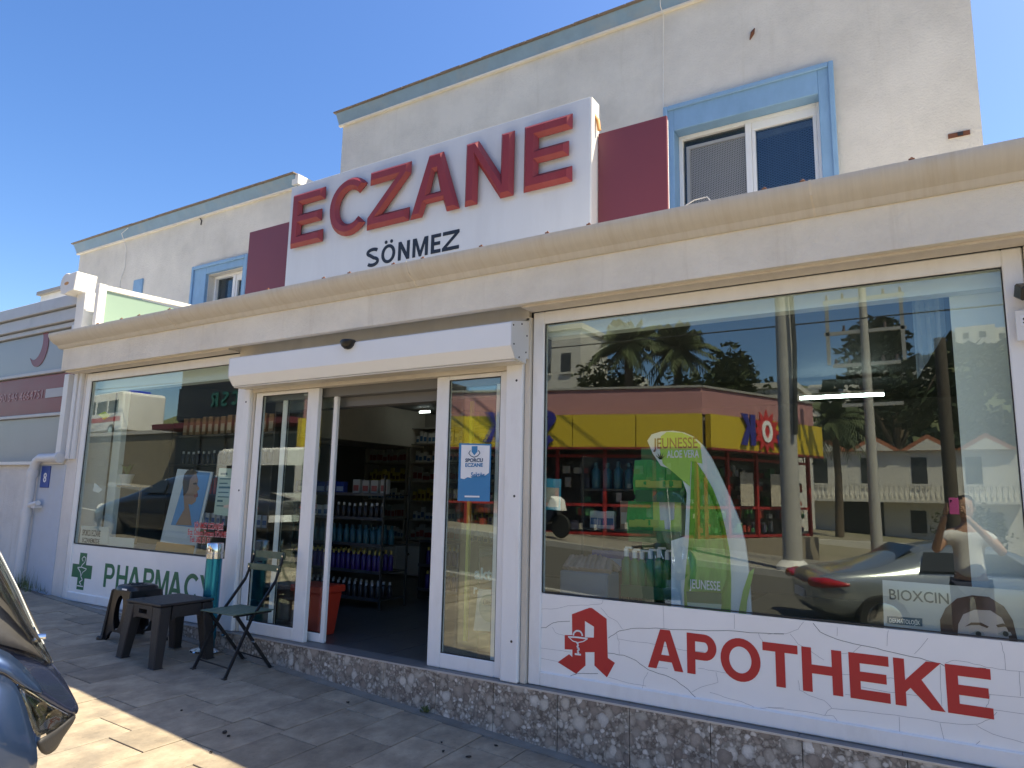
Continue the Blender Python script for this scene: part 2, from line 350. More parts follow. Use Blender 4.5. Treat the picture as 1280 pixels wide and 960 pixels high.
M['numblue'] = mat('plate_blue', (.02, .07, .32), .35)
M['rust'] = mat('rusty_clip', (.16, .06, .03), .8, var=.5, scale=40)
M['orange'] = mat('orange_tube', (.62, .30, .09), .6)
M['tube'] = emit_mat('led_tube', (.75, .95, 1.0), 7)
M['grass'] = leaf_mat('grass_blade', (.10, .13, .045))
M['skin'] = mat('skin', (.52, .30, .21), .5, var=.08, scale=12)
M['hair'] = mat('hair', (.03, .02, .014), .5, bump=.4, bscale=150)
M['shirt'] = mat('white_shirt', (.74, .74, .74), .8, bump=.3, bscale=40)
M['navy'] = mat('navy_cloth', (.02, .026, .06), .85, bump=.3, bscale=40)
M['pink'] = mat('pink_case', (.75, .12, .42), .4)
def col(name, c, rough=.5, **k):
    if name not in M: M[name] = mat(name, c, rough, **k)
    return M[name]

# ------------------------------------------------------------ letters
def arc(cx, cy, rx, ry, a0, a1, n=14): return [(cx+rx*math.cos(R(a0+(a1-a0)*i/n)), cy+ry*math.sin(R(a0+(a1-a0)*i/n))) for i in range(n+1)]
def glyph(ch, w=.7, s=.2):
    if ch == 'E': return [[(0, 0), (w, 0), (w, s), (s*1.05, s), (s*1.05, .5-s*.48), (w*.93, .5-s*.48), (w*.93, .5+s*.48), (s*1.05, .5+s*.48), (s*1.05, 1-s), (w, 1-s), (w, 1), (0, 1)]]
    if ch == 'H': return [[(0, 0), (s, 0), (s, .42), (w-s, .42), (w-s, 0), (w, 0), (w, 1), (w-s, 1), (w-s, .42+s*.92), (s, .42+s*.92), (s, 1), (0, 1)]]
    if ch == 'T': return [[(w/2-s/2, 0), (w/2+s/2, 0), (w/2+s/2, 1-s*.92), (w, 1-s*.92), (w, 1), (0, 1), (0, 1-s*.92), (w/2-s/2, 1-s*.92)]]
    if ch == 'A':
        t = s*.62; k = (w/2-t)/1.0; a = s*1.08
        xl = lambda z: z*k; xi = lambda z: a+z*(w/2-a)/(1-.02-.16)
        return [[(0, 0), (a, 0), (a+.20*k*1.05, .20), (w-a-.20*k*1.05, .20), (w-a, 0), (w, 0), (w/2+t, 1), (w/2-t, 1)],
                [(a+.36*k*1.05+.005, .36), (w-a-.36*k*1.05-.005, .36), (w/2+.018, .70), (w/2-.018, .70)]]
    if ch == 'N': return [[(0, 0), (s, 0), (s, .63), (w-s, 0), (w, 0), (w, 1), (w-s, 1), (w-s, .37), (s, 1), (0, 1)]]
    if ch == 'M': return [[(0, 0), (s, 0), (s, .68), (w/2-s*.38, 0), (w/2+s*.38, 0), (w-s, .68), (w-s, 0), (w, 0), (w, 1), (w-s*1.3, 1), (w/2, .30), (s*1.3, 1), (0, 1)]]
    if ch == 'Z': return [[(0, 0), (w, 0), (w, s), (s*1.45, s), (w, 1-s*.9), (w, 1), (.03, 1), (.03, 1-s), (w-s*1.45, 1-s), (0, s*.9)]]
    if ch == 'K': return [[(0, 0), (s, 0), (s, .30), (s+.10*w, .40), (w-s*1.25, 0), (w, 0), (.46*w+.1*w, .60), (w*.97, 1), (w*.97-s*1.3, 1), (s, .55), (s, 1), (0, 1)]]
    if ch == 'Y': return [[(w/2-s/2, 0), (w/2+s/2, 0), (w/2+s/2, .42), (w, 1), (w-s*1.15, 1), (w/2, .58), (s*1.15, 1), (0, 1), (w/2-s/2, .42)]]
    if ch in 'OÖ':
        r = [arc(w/2, .5, w/2, .515, 0, 360, 32)[:-1], arc(w/2, .5, w/2-s, .515-s*.92, 0, 360, 32)[:-1]]
        if ch == 'Ö': r += [arc(w*.3, 1.16, s*.52, s*.52, 0, 360, 12)[:-1], arc(w*.7, 1.16, s*.52, s*.52, 0, 360, 12)[:-1]]
        return r
    if ch == 'C': return [arc(w*.55, .5, w*.55, .515, 42, 318, 24)+arc(w*.55, .5, w*.55-s, .515-s*.95, 318, 42, 24)]
    if ch == 'P':
        r = .31
        return [[(0, 0), (s, 0), (s, .36), (w-r, .36)]+arc(w-r, .68, r, .32, -90, 90)[1:]+[(0, 1)],
                [(s, .36+s*.9), (w-r, .36+s*.9)]+arc(w-r, .68, max(.03, r-s), .32-s*.9, -90, 90, 10)[1:]+[(s, 1-s*.9)]]
    if ch == 'R':
        r = .29
        return [[(0, 0), (s, 0), (s, .38), (w*.42, .38), (w-s*1.15, 0), (w+.02, 0), (w*.72, .42)]+arc(w-r, .70, r, .30, -60, 90)+[(0, 1)],
                [(s, .38+s*.85), (w-r, .38+s*.85)]+arc(w-r, .70, max(.03, r-s), .30-s*.87, -90, 90, 10)[1:]+[(s, 1-s*.9)]]
    if ch in 'SŞ':
        cl = arc(w*.5, .755, w*.5-s/2, .245-s*.42, 35, 250, 16)[:-1]+arc(w*.5, .245, w*.5-s/2, .275-s*.42, 75, -145, 16)
        L_, R_ = [], []
        for i, p in enumerate(cl):
            a = cl[max(0, i-1)]; b = cl[min(len(cl)-1, i+1)]; d = Vector((b[0]-a[0], b[1]-a[1])).normalized(); n = Vector((-d.y, d.x))*s/2
            L_.append((p[0]+n.x, p[1]+n.y)); R_.append((p[0]-n.x, p[1]-n.y))
        r = [L_+R_[::-1]]
        if ch == 'Ş': r += [[(w*.42, -.2), (w*.58, -.2), (w*.58, -.04), (w*.42, -.04)]]
        return r
    return []
def curve_mesh(contours, extrude=.002, bevel=0, name='letter', off=None):
    cu = bpy.data.curves.new('tmp', 'CURVE'); cu.dimensions = '2D'; cu.fill_mode = 'BOTH'; cu.extrude = extrude
    if bevel: cu.bevel_depth = bevel; cu.bevel_resolution = 0; cu.offset = -bevel if off is None else off
    for c in contours:
        sp = cu.splines.new('POLY'); sp.points.add(len(c)-1)
        for p, q in zip(sp.points, c): p.co = (q[0], q[1], 0, 1)
        sp.use_cyclic_u = True
    o = bpy.data.objects.new('tmp', cu); COL.objects.link(o)
    dg = bpy.context.evaluated_depsgraph_get(); me = bpy.data.meshes.new_from_object(o.evaluated_get(dg)); me.name = name
    bpy.data.objects.remove(o); bpy.data.curves.remove(cu); me.shade_flat()
    return me
def mesh_obj(name, me, m, parent=None, mw=None, world=False):
    o = bpy.data.objects.new(name, me); COL.objects.link(o); me.materials.clear(); me.materials.append(m)
    if mw is not None:
        if parent and world:
            off = Vector((0, 0, 0)); p = parent
            while p: off += p.location; p = p.parent
            mw = Matrix.Translation(-off) @ mw
        me.transform(mw)
    if parent: o.parent = parent
    return o
XZ = Matrix.Rotation(R(90), 4, 'X')     # local x,y -> world x,z ; faces -y
def flat(name, pts, y, m, parent, t=.0015, world=True):
    """thin prism with an outline of (x,z) points whose front is at y"""
    me = curve_mesh([pts] if not isinstance(pts[0][0], (list, tuple)) else pts, t/2, 0, name)
    return mesh_obj(name, me, m, parent, Matrix.Translation((0, y+t/2, 0)) @ XZ, world)
def text(name, s, x, z, y, size, m, parent, bold=.0, t=.001, width=None, align='LEFT', world=True, mw=None, sx=1):
    cu = bpy.data.curves.new('tmp', 'FONT'); cu.body = s; cu.size = size; cu.extrude = t/2; cu.offset = bold*size; cu.align_x = align; cu.resolution_u = 3
    o = bpy.data.objects.new('tmp', cu); COL.objects.link(o)
    dg = bpy.context.evaluated_depsgraph_get(); me = bpy.data.meshes.new_from_object(o.evaluated_get(dg)); me.name = name
    bpy.data.objects.remove(o); bpy.data.curves.remove(cu)
    if width and len(me.vertices):
        xs = [v.co.x for v in me.vertices]; k = width/(max(xs)-min(xs)); x0 = min(xs)
        me.transform(Matrix.Translation((0, 0, 0)) @ Matrix.Diagonal((k, 1, 1, 1)) @ Matrix.Translation((-x0, 0, 0)))
    base = Matrix.Translation((x, y, z)) @ XZ if mw is None else mw
    return mesh_obj(name, me, m, parent, base, world)
def pxz(px, py, y):
    p = at(px, py, y); return (p.x, p.z)

SLOPE = .063
def gz(x):
    xc = max(-45, min(22, x)); return .08-SLOPE*(xc+8.3)

# ============================================================ THE GROUND
def sheet(name, xs, y0, y1, dz, m, ny=2, kind='structure'):
    b = MB(); n = len(xs)
    for j in range(ny):
        y = y0+(y1-y0)*j/(ny-1)
        b.v += [(x, y, gz(x)+dz) for x in xs]
    b.f += [(j*n+i, j*n+i+1, (j+1)*n+i+1, (j+1)*n+i) for j in range(ny-1) for i in range(n-1)]
    o = b.build(name, m); return tag(o, kind=kind)
XS = [-400, -120, -60, -45, -30, -20, -12, -8, -4, 0, 4, 10, 16, 22, 40, 120, 400]
tag(sheet('ground', XS, -400, 400, -.42, M['dirt']), 'dry earth ground around the street')
tag(sheet('road', XS[1:-1], -12.2, -5.5, -.13, M['asphalt']), 'asphalt street in front of the pharmacy')
def slopebox(name, x0, x1, y0, y1, t0, t1, m, parent=None):
    xs = [x0+(x1-x0)*i/24 for i in range(25)]; b = MB()
    for x in xs: b.v += [(x, y0, gz(x)+t0), (x, y1, gz(x)+t0), (x, y0, gz(x)+t1), (x, y1, gz(x)+t1)]
    for i in range(24):
        a = 4*i; c = a+4
        b.f += [(a, c, c+1, a+1), (a+2, a+3, c+3, c+2), (a, a+2, c+2, c), (a+1, c+1, c+3, a+3)]
    b.f += [(0, 1, 3, 2), (96, 98, 99, 97)]
    return b.build(name, m, parent)
pav = slopebox('pavement', -24, 20, -5.3, -.075, -.32, -.014, M['mortar']); tag(pav, 'travertine paved pavement in front of the pharmacy', kind='structure')
kb = slopebox('kerb', -24, 20, -5.45, -5.302, -.32, .0, M['kerb']); tag(kb, kind='structure')
op = slopebox('pavement', -30, 22, -16, -12.3, -.32, .0, col('far_paving', (.25, .23, .195), .9, var=.2, scale=2, stains=.4)); tag(op, kind='structure')
kb2 = slopebox('kerb', -30, 22, -12.3, -12.15, -.32, .01, M['kerb']); tag(kb2, kind='structure')
# paver stones, running bond, turned a few degrees against the shop front
PW = .328; rot = R(3); ang = math.atan(SLOPE)
pmesh = {}
def paver_mesh(L):
    k = round(L, 2)
    if k not in pmesh:
        b = MB(); b.box(-PW/2+.003, PW/2-.003, -k/2+.003, k/2-.003, -.03, .0); pmesh[k] = b.mesh('paver', bevel=.0015); pmesh[k].materials.append(M['trav'])
    return pmesh[k]
seen, far = 0, MB()
cr, sr = math.cos(rot), math.sin(rot)
u = -9.9
while u < 3.2:
    v = -.24 - rnd.random()*.5; first = True
    while v > -3.3:
        L = rnd.choice((.46, .6, .6, .74)) if not first else .22+rnd.random()*.4
        top = v
        if first: top = -.168; L = max(.2, top-v)
        vc = top-L/2; v = top-L; first = False
        x = u*cr-vc*sr*-1*-1; y = u*sr*0+vc
        x = u+PW/2 - (vc)*sr*.9
        if seen < 298 and x > -8.9 and x < 1.2:
            o = bpy.data.objects.new('paver', paver_mesh(L)); COL.objects.link(o); o.parent = pav
            o.location = (x, y, gz(x)+rnd.uniform(-.0015, .0015)); o.rotation_euler = (R(rnd.uniform(-.12, .12)), ang, rot*.9); seen += 1
    u += PW
fb = MB()
for i in range(40):
    for j in range(5):
        x = -9+.32*i; y = -3.75-.62*j-(i % 2)*.2
        if y > -5.0: fb.box(x, x+.314, y, y+.6, gz(x+.16)-.03, gz(x+.16)+.0)
tag(fb.build('paver_field', M['trav'], pav), kind='stuff')
# bare mortar strip along the foot of the shop
slopebox('mortar_strip', -8.4, 4, -.165, -.076, -.05, .004, M['mortarlight'], pav)
# gutter drops, small pieces of debris on the stones
for (px, py, s_) in ((1013/2.667*1, 0, 0),): pass
def ground_at(px, py):
    d = Fw + Rt*((px-640)/FPX) - Up*((py-480)/FPX)
    t = (.08-SLOPE*8.3-SLOPE*CAM.x-CAM.z)/(d.z+SLOPE*d.x); return CAM+d*t
for i, (px, py, s_) in enumerate(((435, 879, .022), (281, 916, .028), (286, 921, .016), (227, 889, .012), (264, 941, .012), (586, 947, .02), (554, 940, .016), (663, 925, .012), (620, 933, .012), (552, 929, .013), (395, 842, .012))):
    p = ground_at(px, py); b = MB()
    k = 7; pts = [(math.cos(6.28*j/k)*s_*rnd.uniform(.5, 1.2), math.sin(6.28*j/k)*s_*.6*rnd.uniform(.5, 1.2)) for j in range(k)]
    b.prism(pts, 0, .007, 'z'); o = b.build('dry_leaf', col('dark_litter', (.03, .025, .02), .8), loc=(p.x, p.y, gz(p.x)+.003), rot=(0, ang, rnd.random()*3))
    tag(o, 'small dark scrap of litter lying on the shaded stone pavers', 'litter', 'small dark scraps on the pavement')

# ============================================================ PHARMACY BUILDING
bld = thing('pharmacy_building', 'two storey white pharmacy building with glazed ground floor shop front and blue trimmed upper windows', 'building', (-4, 0, 0))
W = lambda mb, name, m, **k: mb.build(name, m, bld, world=True, **k)
XL, XR = -8.42, 2.6
# plinth, riser tiles, nosing
b = MB(); b.box(XL, XR, -.0565, 6, -.75, .02); W(b, 'plinth', M['mortarlight'])
x = -2.184-.478*14
tm = None
for i in range(24):
    x0 = x+.478*i
    if x0 > 2.2: break
    if x0+.478 < XL: continue
    xa = max(x0, XL)
    b = MB(); b.box(xa+.0022, x0+.4758, -.073, -.0555, gz(x0)-.12, .030); W(b, 'riser_tile', M['pebble'], bevel=.001)
b = MB(); b.box(XL, XR, -.076, -.068, .0305, .040); W(b, 'metal_nosing', col('nosing', (.55, .56, .57), .35, metal=.6))
x = XL
while x < XR:
    b = MB(); b.box(x+.001, min(x+.478, XR)-.001, -.0675, .10, .0205, .040); W(b, 'sill_tile', M['sill'], bevel=.001); x += .478
# shop floor tiles inside (parts where they show through the open door)
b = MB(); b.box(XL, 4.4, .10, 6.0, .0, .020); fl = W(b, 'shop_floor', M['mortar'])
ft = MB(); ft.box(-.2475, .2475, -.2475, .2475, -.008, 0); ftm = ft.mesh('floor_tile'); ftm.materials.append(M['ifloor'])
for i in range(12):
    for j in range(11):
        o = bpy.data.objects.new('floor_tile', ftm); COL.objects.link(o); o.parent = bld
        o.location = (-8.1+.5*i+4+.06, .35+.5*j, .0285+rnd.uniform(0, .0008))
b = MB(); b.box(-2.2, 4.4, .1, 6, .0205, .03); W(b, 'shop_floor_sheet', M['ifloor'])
# shop walls and ceiling
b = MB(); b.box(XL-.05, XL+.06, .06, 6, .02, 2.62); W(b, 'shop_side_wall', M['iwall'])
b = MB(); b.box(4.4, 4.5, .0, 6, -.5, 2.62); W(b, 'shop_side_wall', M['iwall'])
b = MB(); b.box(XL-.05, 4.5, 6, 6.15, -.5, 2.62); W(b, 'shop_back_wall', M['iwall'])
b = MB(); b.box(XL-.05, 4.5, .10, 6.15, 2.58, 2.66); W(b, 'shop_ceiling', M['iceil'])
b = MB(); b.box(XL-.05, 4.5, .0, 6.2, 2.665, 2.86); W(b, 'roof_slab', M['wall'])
# pier and channel at the left end
b = MB(); b.box(-8.62, -8.34, .0, .35, -.1, 2.545); W(b, 'end_pier', M['lowwall'])
for (xa, xb, yy, m) in ((-8.52, -8.45, -.05, M['alu']), (-8.44, -8.38, -.035, M['alu']), (-8.70, -8.60, -.07, M['alu'])):
    b = MB(); b.box(xa, xb, yy, -.001, 1.56 if xa < -8.5 else 1.56, 2.54); W(b, 'shutter_rail', m, bevel=.004)
# fascia, soffit, recess over the door
FX0, FX1 = -8.52, 2.6
b = MB(); b.box(FX0, -5.62, -.20, .0, 2.55, 2.80); b.box(-2.47, FX1, -.20, .0, 2.55, 2.80); b.box(-5.62, -2.47, -.20, -.14, 2.55, 2.80)
b.box(-5.62, -2.47, -.14, .0, 2.68, 2.80); W(b, 'fascia', M['fascia'])
b = MB(); b.box(-5.62, -2.47, -.02, .02, 2.48, 2.675); W(b, 'door_lintel', M['beige'])
SOFM = col('soffit', (.66, .60, .52), .6, var=.1, scale=4, stains=.3, stain_col=(.5, .42, .33), stretch=(5, 1, 1))
for xa, xb in ((FX0, -5.62), (-2.45, FX1)):
    b = MB(); b.box(xa, xb, -.150, -.012, 2.535, 2.549); W(b, 'soffit_board', SOFM)
# gutter: moulded profile
prof = [(-.002, 2.805), (-.215, 2.800), (-.235, 2.815), (-.245, 2.835), (-.285, 2.850), (-.325, 2.880), (-.345, 2.915), (-.352, 2.935), (-.352, 2.952), (-.335, 2.952), (-.325, 2.93), (-.05, 2.86), (-.002, 2.86)]
b = MB(); b.prism(prof, FX0-.06, FX1, 'x'); W(b, 'gutter', M['gutter'], smooth=35)
for px, py in ((333, 369), (403, 352), (435, 349), (490, 342), (527, 330), (600, 316), (683, 299), (735, 291), (955, 243), (1003, 231), (1140, 206), (150, 402), (172, 398), (210, 390), (120, 410)):
    p = at(px, py, -.345); b = MB(); b.box(p.x-.014, p.x+.014, -.345, -.28, 2.945, 2.966); b.tube([(p.x, -.33, 2.966), (p.x, -.33, 2.975)], .008, 6)
    W(b, 'gutter_clip', M['rust'], bevel=.003)
for xg in (-6.35, -3.35, -.55):
    b = MB(); b.prism([(y-.003 if y < -.01 else y, z-.002 if z < 2.9 else z+.002) for y, z in prof], xg, xg+.012, 'x'); W(b, 'gutter_joint', M['beige'])
# roof terrace behind the gutter
b = MB(); b.box(FX0, FX1, -.18, 2.55, 2.862, 2.90); W(b, 'terrace_deck', M['wall'])

# ---- frames: window(part) > frame pieces are one mesh; pane and panel are sub-parts
def frame_mb(x0, x1, z0, z1, w_, y0=0.0, y1=.065, mull=()):
    b = MB(); b.box(x0, x0+w_, y0, y1, z0, z1); b.box(x1-w_, x1, y0, y1, z0, z1)
    b.box(x0+w_, x1-w_, y0, y1, z0, z0+w_); b.box(x0+w_, x1-w_, y0, y1, z1-w_, z1)
    for (xa, xb, za, zb) in mull: b.box(xa, xb, y0+.004, y1-.004, za, zb)
    return b
def bead(x0, x1, z0, z1, y):       # thin dark gasket round a pane
    b = MB(); g = .006
    b.box(x0, x0+g, y, y+.01, z0, z1); b.box(x1-g, x1, y, y+.01, z0, z1); b.box(x0+g, x1-g, y, y+.01, z0, z0+g); b.box(x0+g, x1-g, y, y+.01, z1-g, z1); return b
# left window
wl = W(frame_mb(-8.335, -5.545, .042, 2.53, .09), 'window', M['pvc'], bevel=.006)
def sub(mb, name, m, par, **k): return mb.build(name, m, par, world=True, **k)
b = MB(); b.box(-8.245, -5.635, .028, .034, .64, 2.44); sub(b, 'pane', M['glass'], wl)
sub(bead(-8.245, -5.635, .64, 2.44, .015), 'gasket', M['gasket'], wl)
b = MB(); b.box(-8.245, -5.635, .016, .030, .132, .632); sub(b, 'panel', M['panel'], wl)
# right window
wr = W(frame_mb(-2.445, .372, .042, 2.535, .088), 'window', M['pvc'], bevel=.006)
b = MB(); b.box(-2.357, .284, .028, .034, .625, 2.447); sub(b, 'pane', M['glass'], wr)
sub(bead(-2.357, .284, .625, 2.447, .015), 'gasket', M['gasket'], wr)
b = MB(); b.box(-2.357, .284, .016, .030, .130, .619); sub(b, 'panel', M['panel'], wr)
# posts of the door opening
for xa, xb in ((-5.53, -5.40), (-2.635, -2.50)):
    b = MB(); b.box(xa, xb, -.045, .06, .041, 2.20); p_ = W(b, 'door_post', M['pvc'], bevel=.006)
    for zz in (.3, 1.25, 2.05):
        sb = MB(); sb.tube([((xa+xb)/2+.02, -.0465, zz), ((xa+xb)/2+.02, -.043, zz)], .009, 8); sub(sb, 'screw_cap', M['gasket'], p_)
b = MB(); b.box(-2.495, -2.452, -.02, .05, .041, 2.50); W(b, 'window_post', M['beige'], bevel=.004)
b = MB(); b.box(-5.395, -5.372, -.01, .05, .041, 2.16); W(b, 'door_post', M['beige'], bevel=.003)
b = MB(); b.box(.376, .395, -.02, .04, .041, 2.53); b.box(.50, .515, -.02, .04, .041, 2.53); W(b, 'window_post', M['beige'], bevel=.003)
b = MB(); b.box(.397, .498, -.035, .05, -.4, 2.52); W(b, 'window_post', M['pvc'], bevel=.005)
b = MB(); b.box(.517, 2.6, .0, .06, -.5, 2.54); W(b, 'side_wall', M['fascia'])
# door header and shutter box
b = MB(); b.box(-5.40, -2.635, -.02, .06, 2.135, 2.195); W(b, 'door_header', M['beige'], bevel=.004)
b = MB(); b.box(-5.40, -2.635, .07, .16, 2.06, 2.50); b.box(-5.3, -2.7, .17, .30, 1.98, 2.06); W(b, 'door_drive_box', col('drive_grey', (.16, .16, .155), .5))
sbprof = [(-.012, 2.475), (-.235, 2.425), (-.250, 2.415), (-.250, 2.255), (-.195, 2.175), (-.05, 2.160), (-.05, 2.20), (-.012, 2.20)]
b = MB(); b.prism(sbprof, -5.445, -2.475, 'x'); sbx = W(b, 'shutter_box', M['shutter'])
b = MB(); b.prism([(y*1.015, z) for y, z in sbprof], -2.4745, -2.468, 'x'); sub(b, 'end_plate', M['alu'], sbx, bevel=.002)
b = MB(); b.prism([(y*1.015, z) for y, z in sbprof], -5.452, -5.4455, 'x'); sub(b, 'end_plate', M['alu'], sbx, bevel=.002)
b = MB(); b.box(-5.44, -2.48, -.190, -.052, 2.1595, 2.171); sub(b, 'bottom_rail', M['beige'], sbx)
for (yy, zz) in ((-.23, 2.40), (-.12, 2.43), (-.05, 2.36), (-.22, 2.27), (-.15, 2.19), (-.06, 2.24)):
    b = MB(); b.tube([(-2.468, yy, zz), (-2.464, yy, zz)], .006, 6); sub(b, 'rivet', M['gasket'], sbx)
p = at(436, 434, -.25)
b = MB(); b.lathe([(.0, -.062), (.03, -.055), (.055, -.035), (.07, 0), (.062, .012)], (0, 0, 0), 20, (1, .8))
tag(b.build('motion_sensor', M['blackpl'], smooth=50, loc=(p.x, -.262, 2.425)), 'small black dome motion sensor fixed to the shutter box above the door', 'sensor')
b = None
# fixed leaf and sliding leaves
def leaf(x0, x1, z0, z1, y, w0, w1, wb, wt, dep=.045):
    b = MB(); b.box(x0, x0+w0, y, y+dep, z0, z1); b.box(x1-w1, x1, y, y+dep, z0, z1); b.box(x0+w0, x1-w1, y, y+dep, z0, z0+wb); b.box(x0+w0, x1-w1, y, y+dep, z1-wt, z1)
    d = W(b, 'door', M['pvc'], bevel=.005)
    g = MB(); g.box(x0+w0, x1-w1, y+.018, y+.024, z0+wb, z1-wt); sub(g, 'pane', M['glass'], d)
    sub(bead(x0+w0, x1-w1, z0+wb, z1-wt, y+.008), 'gasket', M['gasket'], d)
    return d
leaf(-5.365, -4.555, .041, 2.132, .0, .085, .135, .10, .03)
leaf(-5.10, -4.415, .041, 2.12, .085, .06, .045, .07, .03, .035)
leaf(-3.285, -2.655, .041, 2.132, .0, .115, .055, .10, .03)
leaf(-3.33, -2.75, .045, 2.12, .085, .05, .05, .07, .03, .035)

# ---- lettering and marks on the window panels
YP = .0145
def put_letters(s, boxes, z0, z1, y, m, strokes=.2, name='letter', t=.0015):
    for ch, (xa, xb) in zip(s, boxes):
        hgt = z1-z0; wv = (xb-xa)/hgt
        me = curve_mesh(glyph(ch, wv, strokes if ch not in 'M' else strokes*.9), t/2/hgt, 0, name)
        mesh_obj(name, me, m, bld, Matrix.Translation((xa, y, z0)) @ XZ @ Matrix.Scale(hgt, 4), True)
ap = [(810, 854), (859, 896), (901, 951), (954, 998), (1003, 1053), (1062, 1112), (1118, 1180), (1183, 1240)]
fx = lambda px: at(px, 825+(px-830)*.098, .015).x
put_letters('APOTHEKE', [(fx(a), fx(c)) for a, c in ap], .256, .482, YP, M['redvinyl'], .215)
gx = lambda px: at(px, 722+(px-130)*.09, .015).x
ph = [(130, 142.5), (145.5, 159), (159.5, 176), (179, 192), (194, 210.5), (211, 227.5), (230.5, 248), (249, 265)]
put_letters('PHARMACY', [(gx(a), gx(c)) for a, c in ph], .232, .470, YP, M['greenvinyl'], .185)
def trace(pts, s, ox, oy, y): return [pxz(ox+a/s, oy+c/s, y) for a, c in pts]
ae = [[(335, 75), (480, 20), (545, -2), (575, 0), (750, 130), (765, 600), (850, 658), (755, 833), (605, 690), (605, 530), (495, 530), (497, 690), (385, 790), (165, 650), (300, 555), (340, 590), (340, 500), (248, 495), (248, 325), (338, 325)],
      [(490, 155), (490, 352), (598, 356), (600, 225)]]
em = flat('pharmacy_emblem', [trace(c, 9.6, 680, 760, YP) for c in ae], YP, M['redvinyl'], bld)
bowl = MB()
def emb_line(pts, wd):
    bowl.ribbon(trace(pts, 9.6, 680, 760, YP-.0012), wd, YP-.0022)
emb_line([(352, 330), (358, 300), (380, 278), (405, 272), (435, 280), (455, 305), (462, 335)], .011)
emb_line([(290, 345), (405, 352), (525, 368)], .010); emb_line([(300, 350), (345, 395), (400, 412)], .006); emb_line([(520, 372), (470, 402), (410, 414)], .006)
emb_line([(395, 412), (412, 440), (398, 470), (425, 492), (402, 520), (418, 545)], .012); emb_line([(370, 552), (445, 560)], .011)
bowl.build('emblem_bowl', M['whitevinyl'], bld, world=True)
cc = at(102, 714, YP)
gc = [pxz(80+a/5.333, 590+c/5.333, YP) for a, c in ((112, 530), (155, 533), (150, 618), (187, 626), (182, 706), (137, 700), (126, 795), (80, 790), (92, 695), (50, 690), (57, 612), (103, 615))]
x0, x1 = min(p[0] for p in gc), max(p[0] for p in gc); z0, z1 = min(p[1] for p in gc), max(p[1] for p in gc)
cx, cz = (x0+x1)/2, (z0+z1)/2; aw = (x1-x0)*.17; hx = (x1-x0)/2*.97; hz = (z1-z0)/2*.93
flat('green_cross', [(cx-aw, cz-hz), (cx+aw, cz-hz), (cx+aw, cz-aw), (cx+hx, cz-aw), (cx+hx, cz+aw), (cx+aw, cz+aw), (cx+aw, cz+hz), (cx-aw, cz+hz), (cx-aw, cz+aw), (cx-hx, cz+aw), (cx-hx, cz-aw), (cx-aw, cz-aw)], YP, M['greenvinyl'], bld)
b = MB(); q = lambda a, c: (cx+a*hx, cz+c*hz)
b.ribbon([q(.05, .55), q(-.1, .68), q(.1, .82), q(.3, .72), q(.22, .5), q(0, .35), q(-.1, .2)], .010, YP-.002)
b.ribbon([q(-.45, .18), q(0, .22), q(.48, .15)], .010, YP-.002); b.ribbon([q(-.42, .16), q(-.1, -.05), q(0, -.3), q(.18, -.45), q(-.1, -.6), q(.1, -.72)], .012, YP-.002)
b.ribbon([q(.45, .12), q(.12, -.05), q(0, -.25)], .008, YP-.002); b.ribbon([q(-.3, -.8), q(.3, -.8)], .012, YP-.002)
b.build('cross_emblem', M['whitevinyl'], bld, world=True)
# hairline cracks in the vinyl of the right panel (traced)
cr1 = [((60, 165), (140, 163), (200, 147), (300, 145), (370, 140), (375, 120)), ((60, 257), (90, 258), (115, 240), (150, 228), (210, 226)), ((365, 160), (400, 200), (450, 230), (475, 268)), ((400, 310), (430, 290), (460, 273), (520, 262), (640, 262), (760, 270), (900, 272), (1040, 275), (1150, 285), (1280, 290)), ((60, 358), (150, 372), (215, 380)), ((400, 385), (480, 398), (540, 422), (600, 470), (680, 495), (740, 520), (800, 570), (850, 620), (865, 655)), ((600, 480), (580, 520), (565, 590)), ((205, 530), (215, 500), (245, 487), (350, 487)), ((450, 315), (600, 335), (780, 370), (880, 380)), ((400, 505), (500, 535), (590, 550)), ((440, 285), (455, 330), (458, 390)), ((675, 150), (680, 262)), ((1030, 190), (1032, 265)), ((1150, 285), (1170, 320), (1180, 345)), ((820, 580), (870, 555), (950, 530), (940, 480)), ((1120, 695), (1140, 665), (1200, 658), (1280, 660)), ((610, 455), (700, 462)), ((850, 460), (900, 470), (960, 478), (1080, 500)), ((910, 580), (980, 605), (1070, 630), (1130, 655)), ((120, 255), (140, 285), (185, 300)), ((60, 410), (150, 428))]
